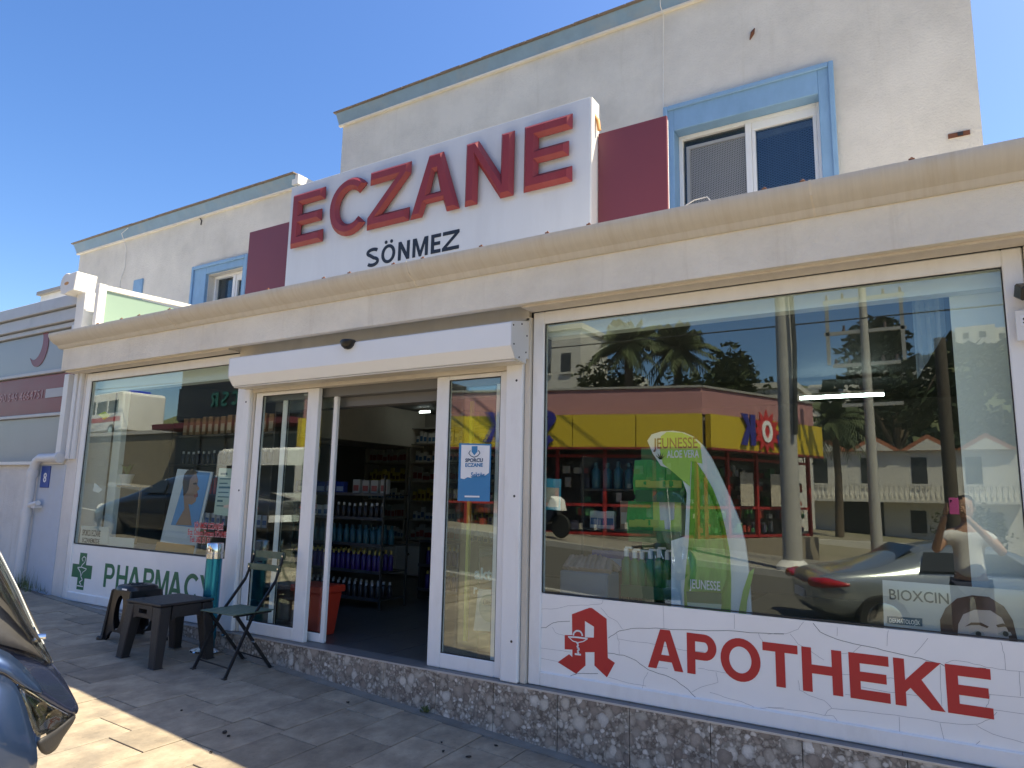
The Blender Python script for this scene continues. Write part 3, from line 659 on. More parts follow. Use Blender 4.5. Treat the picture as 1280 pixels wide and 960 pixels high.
cr2 = [((0, 290), (90, 287), (150, 268), (178, 230)), ((225, 235), (260, 280), (340, 315), (430, 338), (540, 362), (650, 388), (760, 412), (860, 440), (890, 452), (1000, 458), (1090, 462)), ((110, 290), (150, 340), (210, 375), (280, 420)), ((360, 390), (420, 385), (470, 345)), ((730, 390), (770, 350), (800, 310)), ((890, 435), (930, 422), (1000, 430), (1090, 455), (1180, 470), (1280, 480)), ((1165, 330), (1180, 390), (1188, 470)), ((860, 445), (862, 560), (870, 650)), ((470, 555), (600, 580), (760, 600)), ((150, 520), (160, 570), (210, 600), (280, 620), (318, 660)), ((285, 695), (300, 670), (320, 662), (500, 680), (700, 705), (860, 730), (980, 742), (1050, 740), (1110, 715), (1145, 680)), ((0, 658), (130, 670), (280, 695), (330, 700), (355, 740), (368, 768)), ((655, 705), (658, 825)), ((862, 735), (885, 838), (960, 850), (1000, 885), (1060, 825)), ((960, 655), (1090, 665), (1280, 690)), ((1110, 590), (1100, 640), (1085, 660)), ((1255, 480), (1262, 600)), ((1100, 592), (1280, 608)), ((600, 270), (595, 350)), ((345, 255), (345, 300)), ((1040, 745), (1120, 790), (1280, 835)), ((360, 490), (420, 495)), ((580, 508), (630, 512)), ((385, 590), (480, 605))]
b2 = MB()
for i, (ox, cr) in enumerate(((660, cr1), (960, cr2))):
    for j, c in enumerate(cr):
        pts = []
        for k in range(len(c)-1):
            for t in (0, .34, .67):
                pts.append((c[k][0]*(1-t)+c[k+1][0]*t+rnd.uniform(-2, 2), c[k][1]*(1-t)+c[k+1][1]*t+rnd.uniform(-2, 2)))
        pts.append(c[-1])
        big = (i, j) in ((0, 3), (0, 1), (1, 1), (0, 5), (0, 7))
        b = MB()
        (b if big else b2).ribbon([pxz(ox+a/4, 720+d/4, .0155) for a, d in pts], .0026 if big else .0015, .0148)
        if big: b.build('crack', col('crack_dark', (.10, .10, .10), .8), bld, world=True)
tag(b2.build('hairline_cracks', col('crack_grey', (.30, .30, .31), .8), bld, world=True), kind='stuff')

# ---- upper storey: main block, recess block on the left, cornices, windows
YM, YL = 2.6, 1.95
zt = at(830, 12, YM).z; zc = at(427, 162, YM).z
xm0 = at(427, 190, YM).x; xm1 = at(1222, 100, YM).x
zt = (at(421, 148, YM).z+at(830, -2, YM).z)/2
b = MB()
wx0, wx1 = at(834, 143, YM).x, at(1046, 200, YM).x          # surround outer
wz1 = at(1040, 83, YM).z; ix0, ix1 = at(848, 180, YM).x, at(1020, 130, YM).x; iz1 = at(1018, 125, YM).z
iz0 = 3.35; wz0 = 3.2
b.box(xm0, ix0-.12, YM, YM+.3, 2.862, zt-.14); b.box(ix1+.12, xm1, YM, YM+.3, 2.862, zt-.14)
b.box(ix0-.12, ix1+.12, YM, YM+.3, iz1+.12, zt-.14); b.box(ix0-.12, ix1+.12, YM, YM+.3, 2.862, iz0-.1)
b.box(xm0, xm1, YM+2.4, 7, 2.862, zt-.14); b.box(xm0, xm0+.3, YM+.3, YM+2.4, 2.862, zt-.14); b.box(xm1-.3, xm1, YM+.3, YM+2.4, 2.862, zt-.14)
b.box(xm0, xm1, YM+.3, YM+2.4, zt-.4, zt-.14)
W(b, 'upper_wall', M['wall'])
def cornice(x0, x1, y, z, depth=6):
    pr = [(y+.02, z-.16), (y-.035, z-.16), (y-.04, z-.15), (y-.10, z-.035), (y-.11, z-.02), (y-.11, z-.018), (y+.3, z-.018), (y+.3, z-.16)]
    b = MB(); b.prism(pr, x0-.05, x1+.06, 'x'); W(b, 'cornice', M['cornblue'])
    n = int((x1-x0)/.32); 
    for i in range(n+1):
        xa = x0-.08+i*(x1-x0+.16)/(n+1); t = MB(); wd = (x1-x0+.16)/(n+1)
        t.box(xa+.002, xa+wd-.002, y-.14, y+.25, z-.017+rnd.uniform(0, .003), z+.004+rnd.uniform(0, .006)); W(t, 'coping_tile', M['rooftile'], bevel=.004)
    b = MB(); b.box(x0-.05, x1+.05, y-.043, y-.001, z-.185, z-.161); W(b, 'cornice_band', M['fascia'])
cornice(xm0, xm1, YM, zt)
xl0, xl1 = at(102, 304, YL).x, at(371, 224, YL).x; zl = (at(102, 304, YL).z+at(371, 224, YL).z)/2
lx0, lx1 = at(246, 340, YL).x, at(313, 322, YL).x; lz1 = at(308, 322, YL).z
li0, li1 = at(262, 350, YL).x, lx1-.12; liz = at(300, 337, YL).z
b = MB(); b.box(xl0, li0-.02, YL, YL+.3, 2.862, zl-.14); b.box(li1+.02, xl1, YL, YL+.3, 2.862, zl-.14); b.box(li0-.02, li1+.02, YL, YL+.3, liz+.02, zl-.14)
b.box(xl0, xl1, YL+1.5, 7, 2.0, zl-.14); b.box(xl0, xl0+.3, YL+.3, YL+1.5, 2, zl-.14); b.box(xl1-.3, xl1, YL+.3, YL+1.5, 2, zl-.14); b.box(xl0, xl1, YL+.3, YL+1.5, zl-.4, zl-.14)
W(b, 'upper_wall', M['wall'])
cornice(xl0, xl1, YL, zl)
b = MB(); b.box(xl1+.002, xl1+.12, YL-.08, YL+2.5, zl-.15, zl-.016); b.box(xl1+.002, xl1+.06, YL-.02, YL+2.5, zl-.22, zl-.151); W(b, 'cornice_return', M['white'])
def upper_window(x0, x1, z1, a0, a1, b1, y, z0, mid, name='window'):
    """x0,x1,z1 outer surround; a0,a1,b1 inner opening; z0 bottom"""
    b = MB()
    for (sx0, sx1, st) in ((x0, a0-.03, 0), (a1+.03, x1, 0)):
        b.box(sx0, sx1, y-.05, y+.22, z0, z1)
    b.box(a0-.03, a1+.03, y-.05, y+.22, b1+.03, z1)
    for d, t in ((.02, .065), (.05, .058)):      # raised edges of the moulding
        b.box(x0-.02+d*.0, x0+.025, y-t-.012, y-.0505, z0, z1+.02) if d == .02 else None
        b.box(x1-.025, x1+.02, y-t-.012, y-.0505, z0, z1+.02) if d == .02 else None
    b.box(x0+.0255, x1-.0255, y-.075, y-.0505, z1-.03, z1+.02)
    w_ = W(b, 'window', M['blue'], bevel=.006)
    b = MB(); f = .035; yf = y+.10
    b.box(a0-.029, a0+f*.4, yf, yf+.07, z0, b1+.029); b.box(a1-f*.4, a1+.029, yf, yf+.07, z0, b1+.029); b.box(a0+f*.4, a1-f*.4, yf, yf+.07, b1-f*.4, b1+.029)
    b.box(mid-.03, mid+.03, yf-.012, yf+.07, z0, b1-f*.4)
    b.box(mid+.031, a1-f*.4, yf+.0, yf+.06, b1-.10, b1-f*.4-.001); b.box(mid+.031, mid+.065, yf, yf+.06, z0, b1-.101); b.box(a1-.05, a1-f*.4-.001, yf, yf+.06, z0, b1-.101)
    sub(b, 'frame', M['pvc'], w_, bevel=.004)
    b = MB(); b.box(mid+.065, a1-.05, yf+.03, yf+.036, z0, b1-.10); sub(b, 'pane', M['glassdark'], w_)
    b = MB(); b.box(a0+f*.4, mid-.03, yf+.045, yf+.051, z0, b1-.014); sub(b, 'pane', M['glassdark'], w_)
    return w_, yf
MID = at(935, 152, YM+.1).x
w2, yf = upper_window(wx0, wx1, wz1, ix0, ix1, iz1, YM, iz0, MID)
# insect screen frame and lattice screen behind the panes
b = MB(); a0 = ix0+.05; b.box(a0, a0+.035, yf+.01, yf+.03, iz0, iz1-.10); b.box(a0+.035, MID-.031, yf+.01, yf+.03, iz1-.135, iz1-.10); sub(b, 'screen_frame', col('screen_grey', (.35, .35, .34), .5), w2)
lat = MB(); lat2 = MB()
def lattice(b, xa, xb, za, zb, y, step, wd):
    k = -130
    while k < 130:
        for sg in (1, -1):
            c = xa+k*step
            pts = []
            t = 0
            x_s = c if sg > 0 else c
            # line x = c + sg*(z-za)*1.6
            zlo, zhi = za, zb
            x_lo = c; x_hi = c+sg*(zb-za)*1.7
            # clip
            def clip(x1_, z1_, x2_, z2_):
                d = x2_-x1_; t0, t1 = 0, 1
                for (p_, q_) in ((-d, x1_-xa), (d, xb-x1_)):
                    if abs(p_) < 1e-9:
                        if q_ < 0: return None
                        continue
                    r_ = q_/p_
                    if p_ < 0: t0 = max(t0, r_)
                    else: t1 = min(t1, r_)
                if t0 >= t1: return None
                return (x1_+d*t0, z1_+(z2_-z1_)*t0), (x1_+d*t1, z1_+(z2_-z1_)*t1)
            r = clip(x_lo, zlo, x_hi, zhi)
            if r: b.ribbon(r, wd, y)
        k += 1
lattice(lat, a0+.035, MID-.031, iz0, iz1-.135, yf+.022, .034, .009)
sub(lat, 'insect_screen', col('mesh_grey', (.40, .41, .41), .6), w2)
lattice(lat2, MID+.066, ix1-.051, iz0, iz1-.105, yf+.10, .045, .009)
sub(lat2, 'lattice_blind', col('lattice_blue', (.62, .68, .74), .6), w2)
b = MB(); b.box(MID+.07, ix1-.052, yf+.08, yf+.12, iz1-.16, iz1-.10); b.tube([(MID+.17, yf+.07, iz1-.1), (MID+.18, yf+.07, iz0)], .0025, 5); b.tube([(ix1-.2, yf+.07, iz1-.1), (ix1-.19, yf+.07, iz0)], .0025, 5)
sub(b, 'blind_cord', M['white'], w2)
b = MB(); b.box(ix0-.1, ix1+.1, yf+.25, yf+.27, iz0-.1, iz1+.1); sub(b, 'dark_room_sheet', col('dark_room', (.05, .055, .07), .9), w2)  # flat dark sheet standing in for the unlit room behind the panes
w3, yf3 = upper_window(lx0, lx1, lz1, li0, li1, liz, YL, 3.35, (li0*.42+li1*.58))
b = MB(); b.box(li0, li1, yf3+.10, yf3+.12, 3.3, liz); sub(b, 'curtain', col('curtain_grey', (.60, .60, .56), .9), w3)
# the top corner of a small blue framed window low on the left
sx0, sx1 = at(170, 353, YL).x, at(180, 350, YL).x; sz = at(178, 349, YL).z
b = MB(); b.box(sx0-.02, sx1, YL-.03, YL-.001, sz-.9, sz); W(b, 'window_surround', M['blue'], bevel=.004)
# wall marks: anchors, hole, patch of rust, wires
p = at(941, 42, YM); b = MB(); b.tube([(p.x-.03, YM-.002, p.z-.06), (p.x, YM-.012, p.z), (p.x+.02, YM-.004, p.z+.05)], [.006, .022, .005], 6); W(b, 'wall_chip', M['rust'])
p = at(1197, 169, YM); b = MB(); b.box(p.x-.07, p.x+.09, YM-.012, YM-.002, p.z-.018, p.z+.022); W(b, 'cable_clip', M['rust']); b = MB(); b.box(p.x+.0, p.x+.04, YM-.02, YM-.0125, p.z-.014, p.z+.018); W(b, 'bracket_slot', M['gasket'])
def cable(name, pts, r, m, label, cat='cable', group=None, n=6):
    p0 = Vector(pts[0]); b = MB(); b.tube([Vector(p)-p0 for p in pts], r, n); o = b.build(name, m, loc=p0, smooth=60); return tag(o, label, cat, group)
p = at(829, 0, YM-.02); q_ = at(829, 140, YM-.02)
cable('cable', [(p.x, YM-.12, zt+.02), (p.x, YM-.115, zt-.16), (p.x, YM-.02, zt-.2), (q_.x, YM-.02, q_.z), (q_.x, YM-.02, 3.2)], .005, M['white'], 'thin white cable running down the main upper wall beside the blue window')
w_pts = [at(160, 285, YL-.15), at(152, 292, YL-.12)]+[at(158, 310, YL-.01), at(156, 335, YL-.01), at(150, 352, YL-.01), at(148, 375, YL-.01)]
cable('cable', w_pts, .006, M['white'], 'thin pale cable hanging from the roof edge down the lower left upstairs wall')
pp = [at(249, 271, YL-.01), at(252, 276, YL-.012), at(251, 281, YL-.01)]
cable('cable', pp, .008, M['gasket'], 'short dark cable stub under the cornice of the lower left block')

# ============================================================ SIGN BOARD
YS = 1.0
sx0, sx1 = at(363, 238, YS).x+.02, at(738, 117, YS).x; szt = (at(363, 238, YS).z+at(738, 117, YS).z)/2
sg = thing('sign_board', 'large white sign board with raised red ECZANE letters above black SÖNMEZ', 'sign', ((sx0+sx1)/2, YS, 2.9))
b = MB(); b.box(sx0, sx1, YS, YS+.16, 2.92, szt); b.build('board', M['sign'], sg, world=True, bevel=.004)
b = MB(); b.box(sx1+.0005, sx1+.012, YS+.004, YS+.156, 2.92, szt-.004); b.build('side_panel', M['signside'], sg, world=True)
for k in range(4):
    x_ = sx0+.5+k*(sx1-sx0-1)/3
    b = MB(); b.box(x_-.03, x_+.03, YS+.17, YM-.005, 3.3, 3.36); b.box(x_-.03, x_+.03, YS+.17, YS+.23, 2.90, szt-.1); b.build('support_bar', col('galv', (.4, .41, .42), .5, metal=.6), sg, world=True)
top = [(376, 239), (425, 222), (491, 201), (540, 190), (609, 166), (684, 142)]
ez = [((362, 403), 313, 238), ((409, 458), 0, 0), ((457, 511), 0, 0), ((511, 574), 0, 0), ((579, 641), 0, 0), ((652, 714), 0, 0)]
z0l = (at(364, 313, YS-.03).z+at(654, 240, YS-.03).z)/2; z1l = (at(370, 247, YS-.03).z+at(712, 141, YS-.03).z)/2
for ch, ((a, c), _, _) in zip('ECZANE', ez):
    ym = 280-(a+c-760)/2*.27
    xa, xb = at(a+3, ym, YS-.045).x, at(c+1, ym, YS-.045).x; hg = z1l-z0l; wv = (xb-xa)/hg
    bev = .05 if ch == 'A' else .058
    me = curve_mesh(glyph(ch, wv, .225), .006, bev, 'letter')
    o = mesh_obj('letter', me, M['letter'], sg, Matrix.Translation((xa, YS-.038, z0l)) @ XZ @ Matrix.Scale(hg, 4), True)
sp = [(458, 474), (477, 494), (498, 512), (516, 535), (539, 551), (553, 574)]
z0s = at(466, 335, YS).z; z1s = at(466, 309, YS).z
z0s = (at(460, 335, YS).z+at(556, 313, YS).z)/2; z1s = (at(466, 309, YS).z+at(573, 288, YS).z)/2
for ch, (a, c) in zip('SÖNMEZ', sp):
    ym = 322-(a-460)*.2; xa, xb = at(a, ym, YS).x, at(c, ym, YS).x; hg = z1s-z0s
    me = curve_mesh(glyph(ch, (xb-xa)/hg, .185), .01, 0, 'name_letter')
    mesh_obj('name_letter', me, M['black'], sg, Matrix.Translation((xa, YS-.003, z0s)) @ XZ @ Matrix.Scale(hg, 4), True)
# red boards
YR = 1.12
rx0, rx1, rz = sx1+.02, at(833, 143, YR).x, at(833, 144, YR).z
b = MB(); b.box(rx0, rx1, 0, .03, 0, rz-2.92); o = b.build('red_board', M['redboard'], loc=(0, YR, 2.92), bevel=.003); tag(o, 'dark red flat board standing between the white sign and the blue framed window', 'board')
b = MB(); b.box(rx1-.05, rx1-.01, .031, .07, 0, rz-2.93); b.box(rx0+.3, rx0+.34, .031, YM-YR-.02, 1, 1.04); b.build('support_bar', M['signside'], o)
lx0_, lx1_ = at(312, 292, YR).x, sx0+.0; lzr = at(314, 290, YR).z
b = MB(); b.box(lx0_, lx1_, 0, .03, 0, lzr-2.92); o = b.build('red_board', M['redboard'], loc=(0, YR+.0, 2.92), bevel=.003); tag(o, 'narrow dark red board left of the white sign, partly behind its first E', 'board')
b = MB(); b.box(lx0_+.1, lx0_+.14, .031, YL-YR-.02, 1, 1.04); b.build('support_bar', M['signside'], o)
p0 = at(741, 140, YS+.08); p1 = at(749, 163, YS+.1)
cable('conduit', [p0, (p0+p1)/2+Vector((.02, 0, 0)), p1], .018, M['orange'], 'short orange corrugated tube hanging from the right edge of the sign', 'conduit')
cable('cable', [at(849, 262, 1.6), at(868, 250, 1.6), at(884, 246, 1.6), at(889, 252, 1.6)], .006, M['white'], 'loose white wire sticking up behind the gutter under the blue framed window')

# ============================================================ LEFT NEIGHBOUR
nb = thing('neighbour_building', 'low white neighbouring building with grey and red panel strips beside the pharmacy', 'building', (-11, 0, 0))
B = lambda mb, name, m, **k: mb.build(name, m, nb, world=True, **k)
b = MB(); b.box(-24, -8.63, .02, .3, -.6, 1.50); B(b, 'low_wall', M['lowwall'])
b = MB(); b.box(-24, -8.62, -.03, .32, 1.502, 1.54); B(b, 'wall_cap', M['alu'])
b = MB(); b.box(-9.15, -8.56, -.008, .018, -.1, 1.50); B(b, 'wall_patch', col('patch_blue', (.50, .55, .62), .8, stains=.3, stain_col=(.55, .5, .42)))
x = -8.66
for i in range(6):
    xa, xb = x-2.6*(i+1)+.02, x-2.6*i-.02
    for (za, zb, m, nm) in ((1.55, 2.09, M['greysheet'], 'grey_panel'), (2.14, 2.62, M['redsheet'], 'red_panel'), (2.68, 3.17, M['greysheet'], 'grey_panel')):
        b = MB(); b.box(xa, xb, .12, .15, za, zb); B(b, nm, m)
for za, zb, yy in ((2.095, 2.135, .08), (2.63, 2.675, .08), (3.18, 3.24, .08), (3.25, 3.40, .04), (3.41, 3.56, .0)):
    b = MB(); b.box(-24, -8.62, yy, .2, za, zb); B(b, 'beam', col('beam_grey', (.50, .50, .50), .4, var=.08, stains=.3), bevel=.006)
b = MB(); b.box(-8.93, -8.80, .05, .2, 2.68, 3.18); b.box(-24, -8.66, .16, .3, 1.54, 3.5); B(b, 'upright', M['alu'], bevel=.004)
b = MB(); b.box(-24, -8.66, .31, 5, -.5, 3.4); B(b, 'body_wall', M['white'])
# red crescent
cpt = at(52, 432, .115); ce = arc(0, 0, .23, .27, -125, 75, 24)+arc(-.10, .05, .19, .225, 66, -122, 24)
me = curve_mesh([ce], .002, 0, 'crescent'); mesh_obj('crescent', me, M['redsheet'], nb, Matrix.Translation((cpt.x-.06, .115, cpt.z+.0)) @ XZ, True)
xa = at(2, 500, .115); text('phone_number', '+90 546 4664751', at(-5, 504, .115).x, 2.335, .114, .155, col('pale_print', (.50, .30, .30), .5), nb, -.004, width=at(53, 492, .115).x-at(-5, 504, .115).x)
p = at(57, 495, .115); b = MB(); b.box(p.x, -8.68, .110, .119, 2.33, 2.44); B(b, 'grey_label', col('label_grey', (.45, .45, .46), .5))
# drain pipe
dp = [(-8.56, -.07, 1.575), (-9.02, -.07, 1.575), (-9.10, -.07, 1.54), (-9.15, -.07, 1.45), (-9.17, -.07, 1.3), (-9.20, -.07, .3), (-9.22, -.07, .10)]
o = thing('drain_pipe', 'white plastic drain pipe bending down the low wall next to the blue number plate', 'pipe', (-9.2, -.07, .1))
b = MB(); b.tube(dp, .05, 14); b.build('pipe', M['pipe'], o, world=True, smooth=50)
b = MB(); b.tube([(-8.62, -.07, 1.575), (-8.57, -.07, 1.575)], .062, 14); b.build('pipe_collar', M['pipe'], o, world=True, smooth=50)
for q0, q1 in (((-9.19, -.07, .9), (-9.188, -.07, .98)), ((-9.15, -.07, 1.44), (-9.165, -.07, 1.36))):
    b = MB(); b.tube([q0, q1], .06, 14); b.build('pipe_collar', M['pipe'], o, world=True, smooth=50)
b = MB(); b.box(-9.06, -8.98, -.09, .02, 1.0, 1.03); b.tube([(-9.19, -.07, 1.02), (-8.95, -.07, 1.06)], .03, 10); b.build('pipe_bracket', M['pipe'], o, world=True, smooth=50)
p = at(57, 596, -.012)
o = thing('number_plate', 'small blue house number plate on the pale wall by the drain pipe', 'plate', (p.x, -.012, p.z))
b = MB(); b.box(-.10, .10, -.006, .002, -.125, .125); b.build('plate', M['numblue'], o, bevel=.002)
text('numeral', '8', -.035, -.06, -.0075, .15, M['whitevinyl'], o, .02, world=False)
# far white roof hut behind
p = at(52, 365, 6); q_ = at(92, 357, 6)
o = thing('roof_hut', 'small white rooftop hut with flat grey lid far behind the neighbour', 'hut', (p.x, 6, 3))
b = MB(); b.box(p.x, q_.x+1, 6, 8, 2.4, q_.z-.06); b.build('wall', M['white'], o, world=True)
b = MB(); b.box(p.x-.08, q_.x+1, 5.9, 8, q_.z-.058, q_.z+.05); b.build('roof', col('lid_grey', (.30, .29, .28), .7), o, world=True)
# frosted screen with awning cassette
X0 = -8.28
gsn = thing('glass_screen', 'white framed frosted green glass terrace screen above the gutter', 'screen', (X0, .5, 2.9))
t0 = at(115, 352, X=X0); t1 = at(292, 382, X=X0)
y0_, y1_ = -.02, min(t1.y, YL-.03)
b = MB(); b.box(X0-.05, X0+.02, y0_, y0_+.09, 2.9, t0.z); b.build('post', M['white'], gsn, world=True, bevel=.005)
b = MB(); b.bar((X0-.015, y0_+.09, t0.z-.03), (X0-.015, y1_, t0.z-.03+.06), .05, .055); b.build('top_rail', M['white'], gsn, world=True)
b = MB(); b.box(X0-.02, X0-.01, y0_+.09, y1_, 2.9, t0.z-.06); b.build('pane', M['frost'], gsn, world=True)
b = MB(); b.box(X0-.03, X0+.01, 1.22, 1.30, 2.9, 3.5); b.build('post', M['white'], gsn, world=True)
pc = at(105, 357, -.05); 
aw = thing('awning_cassette', 'white rounded end of an awning roller on a white post above the gutter corner', 'awning', (pc.x, -.05, 2.9))
zc_ = at(95, 358, -.05).z; xc_ = at(95, 358, -.05).x
b = MB(); b.prism(arc(0, 0, .12, .13, 60, 300, 14)+[(.20, -.10), (.23, .12)], -.12, .12, 'y')
b.v = [(x_+xc_, y_-.05, z_+zc_) for x_, y_, z_ in b.v]; b.build('cassette', M['white'], aw, world=True, bevel=.006)
p = at(107, 385, -.02)
b = MB(); b.box(p.x-.14, p.x+.04, -.06, .06, 2.9, zc_-.10); b.build('post', M['white'], aw, world=True, bevel=.004)
b = MB(); b.prism(arc(0, 0, .05, .02, 0, 360, 12)[:-1], -.1225, -.1205, 'y'); b.v = [(x_+xc_+.03, y_-.05, z_+zc_) for x_, y_, z_ in b.v]; b.build('badge', M['orange'], aw, world=True)
# devices at the right end of the front
p = at(1276, 364, -.08)
cm = thing('wall_camera', 'small dark camera bracketed on the wall at the right end of the shop front', 'lamp', (p.x+.02, -.08, p.z))  # camera device on a bracket, gives no light
b = MB(); b.box(-.035, .06, -.05, .05, -.04, .03); b.build('housing', M['blackpl'], cm, bevel=.008, rot=(R(25), 0, R(15)))
b = MB(); b.tube([(.03, .04, .0), (.04, .05, .15), (.045, .07, .35)], .006, 6); b.tube([(.03, .03, -.02), (.03, .06, -.12)], .006, 6); b.build('cord', M['blackmetal'], cm)
p = at(1268, 389, -.04); q_ = at(1270, 427, -.04)
o = thing('name_plate', 'cropped white plate with Sö lettering at the right edge of the front', 'plate', (p.x, -.045, q_.z))
b = MB(); b.box(0, .34, -.006, .004, 0, p.z-q_.z); b.build('plate', M['white'], o, bevel=.002)
b = MB(); b.box(.02, .32, -.0085, -.0065, .075, .125); b.build('strip', M['whitevinyl'], o)
text('writing', 'Sö', .028, .085, -.0095, .04, M['black'], o, .02, world=False)
# grass tuft at the wall foot
g = MB()
for i in range(150):
    x_ = rnd.gauss(-8.95, .18); y_ = rnd.uniform(-.22, -.02); z_ = gz(x_); h_ = rnd.uniform(.08, .30)*math.exp(-((x_+8.9)/.35)**2); a = rnd.uniform(0, 6.28); l = rnd.uniform(.02, .12)
    dx, dy = math.cos(a), math.sin(a)*.5; w_ = .004
    g.quad((x_-dy*w_, y_+dx*w_, z_), (x_+dy*w_, y_-dx*w_, z_), (x_+dx*l*.4+dy*w_*.7, y_+dy*l*.4, z_+h_*.6), (x_+dx*l*.4-dy*w_*.7, y_+dy*l*.4, z_+h_*.6))
    g.quad((x_+dx*l*.4-dy*w_*.7, y_+dy*l*.4, z_+h_*.6), (x_+dx*l*.4+dy*w_*.7, y_+dy*l*.4, z_+h_*.6), (x_+dx*l, y_+dy*l, z_+h_))
tag(g.build('grass', M['grass']), 'dry grass tuft growing at the foot of the white wall', kind='stuff')
g = MB()
wp = ground_at(551, 884)
for i in range(40):
    a = rnd.uniform(0, 6.28); l = rnd.uniform(.01, .05); x_, y_, z_ = wp.x+rnd.uniform(-.02, .02), -.085+rnd.uniform(-.03, 0), gz(wp.x); h_ = rnd.uniform(.01, .05)
    g.quad((x_, y_, z_), (x_+math.cos(a)*l, y_+math.sin(a)*l*.5-.01, z_+h_), (x_+math.cos(a+.5)*l, y_+math.sin(a+.5)*l*.5-.01, z_+h_*.8))
tag(g.build('weed', M['grass']), 'little green weed at the foot of the pebble tiles', kind='stuff')

# ============================================================ FURNITURE ON THE PAVEMENT
# low dark table (wicker pattern plastic)
tc = (-5.505, -.57); gt = gz(tc[0])
t = thing('side_table', 'low dark brown wicker pattern plastic table with tapered legs on the pavement', 'table', (tc[0], tc[1], gt))
H = .46
b = MB(); b.box(-.238, .238, -.238, .238, H-.022, H); b.build('tabletop', M['rattan'], t, bevel=.010, segs=2)
for sx, sy in ((-1, -1), (1, -1), (-1, 1), (1, 1)):
    b = MB(); zz = -SLOPE*sx*.23
    pts0 = [(sx*.262, sy*.262), (sx*.185, sy*.262), (sx*.185, sy*.19), (sx*.262, sy*.19)]
    pts1 = [(sx*.232, sy*.232), (sx*.125, sy*.232), (sx*.125, sy*.135), (sx*.232, sy*.135)]
    b.add([(x, y, zz) for x, y in pts0]+[(x, y, H-.025) for x, y in pts1], [(0, 1, 2, 3), (4, 5, 6, 7), (0, 1, 5, 4), (1, 2, 6, 5), (2, 3, 7, 6), (3, 0, 4, 7)])
    b.build('leg', M['rattan'], t, bevel=.006)
for sy in (-1, 1):
    b = MB(); b.prism([(-.125, H-.024), (.125, H-.024), (.128, H-.135), (.09, H-.115), (-.09, H-.115), (-.128, H-.135)], sy*.231, sy*.205, 'x'); b.build('apron', M['rattan'], t, bevel=.003)
    for part_ in ([(-.125, H-.024), (.125, H-.024), (.125, H-.055), (-.125, H-.055)], [(-.125, H-.0555), (-.055, H-.0555), (-.055, H-.088), (-.125, H-.088)], [(.055, H-.0555), (.125, H-.0555), (.125, H-.088), (.055, H-.088)], [(-.125, H-.0885), (.125, H-.0885), (.128, H-.135), (.09, H-.120), (-.09, H-.120), (-.128, H-.135)]):
        b = MB(); b.prism(part_, sy*.231, sy*.210, 'y'); b.build('apron', M['rattan'], t)
# tall black stool behind it
sc = (-6.17, -.46); gs = gz(sc[0])
t = thing('plastic_stool', 'black plastic stool with oval side cutouts behind the low wicker pattern table', 'stool', (sc[0], sc[1], gs), R(0))
H = .47
b = MB(); pr = [(0, H-.012), (.06, H-.008), (.10, H), (.125, H-.004), (.140, H-.02), (.146, H-.045)]
def rsq(r, z, n=28, k=.55):      # rounded square ring
    out = []
    for i in range(n):
        a = 2*math.pi*i/n+math.pi/4*0; c, s_ = math.cos(a), math.sin(a)
        m_ = (abs(c)**4+abs(s_)**4)**-.25
        out.append((r*c*m_, r*s_*m_, z))
    return out
rings = [rsq(max(.001, r), z) for r, z in pr]
for rg in rings: b.v += rg
b.f += [(i*28+k, i*28+(k+1) % 28, (i+1)*28+(k+1) % 28, (i+1)*28+k) for i in range(len(rings)-1) for k in range(28)]
b.build('seat', M['blackpl'], t, smooth=50)
b = MB(); b.box(.02, .07, -.03, -.028, H+.001, H+.002)
b = MB()
for k in range(4):
    for r_ in (.05, .075): b.tube([(r_*math.cos(a), r_*math.sin(a), H+.001) for a in (k*1.57+.3, k*1.57+.7, k*1.57+1.1, k*1.57+1.3)], .004, 5)
tag(b.build('seat_ridges', M['blackpl'], t), kind='stuff')
def lerp(a, c, t_): return a+(c-a)*t_
for k in range(4):
    # each side wall: a tapering panel with an oval hole, split feet
    outer = [(-.175, 0), (-.118, 0), (-.105, .05), (-.07, .085), (.07, .085), (.105, .05), (.118, 0), (.175, 0), (.142, H-.04), (-.142, H-.04)]
    hole = [(x, z) for x, z in arc(0, H*.52, .060, .145, 0, 360, 24)[:-1]]
    me = curve_mesh([outer, hole], .004, 0, 'side')
    me.transform(Matrix.Rotation(k*math.pi/2, 4, 'Z') @ Matrix.Translation((0, -.165, 0)) @ Matrix.Rotation(R(90-3.8), 4, 'X'))
    mesh_obj('side', me, M['blackpl'], t)
    sx, sy = ((-1, -1), (1, -1), (1, 1), (-1, 1))[k]
    b = MB(); b.tube([(sx*.138, sy*.138, H-.05), (sx*.172, sy*.172, .03), (sx*.185, sy*.185, 0)], [.012, .016, .030], 10); b.build('leg', M['blackpl'], t, smooth=50)
    b = MB(); b.lathe([(.036, 0), (.036, .018), (.026, .03)], (sx*.178, sy*.178, -SLOPE*sx*.178), 12); b.build('foot', M['blackpl'], t, smooth=50)
b = MB(); b.box(.015, .085, -.148, -.1455, H-.035, H-.022); b.build('slot', M['whitevinyl'], t)
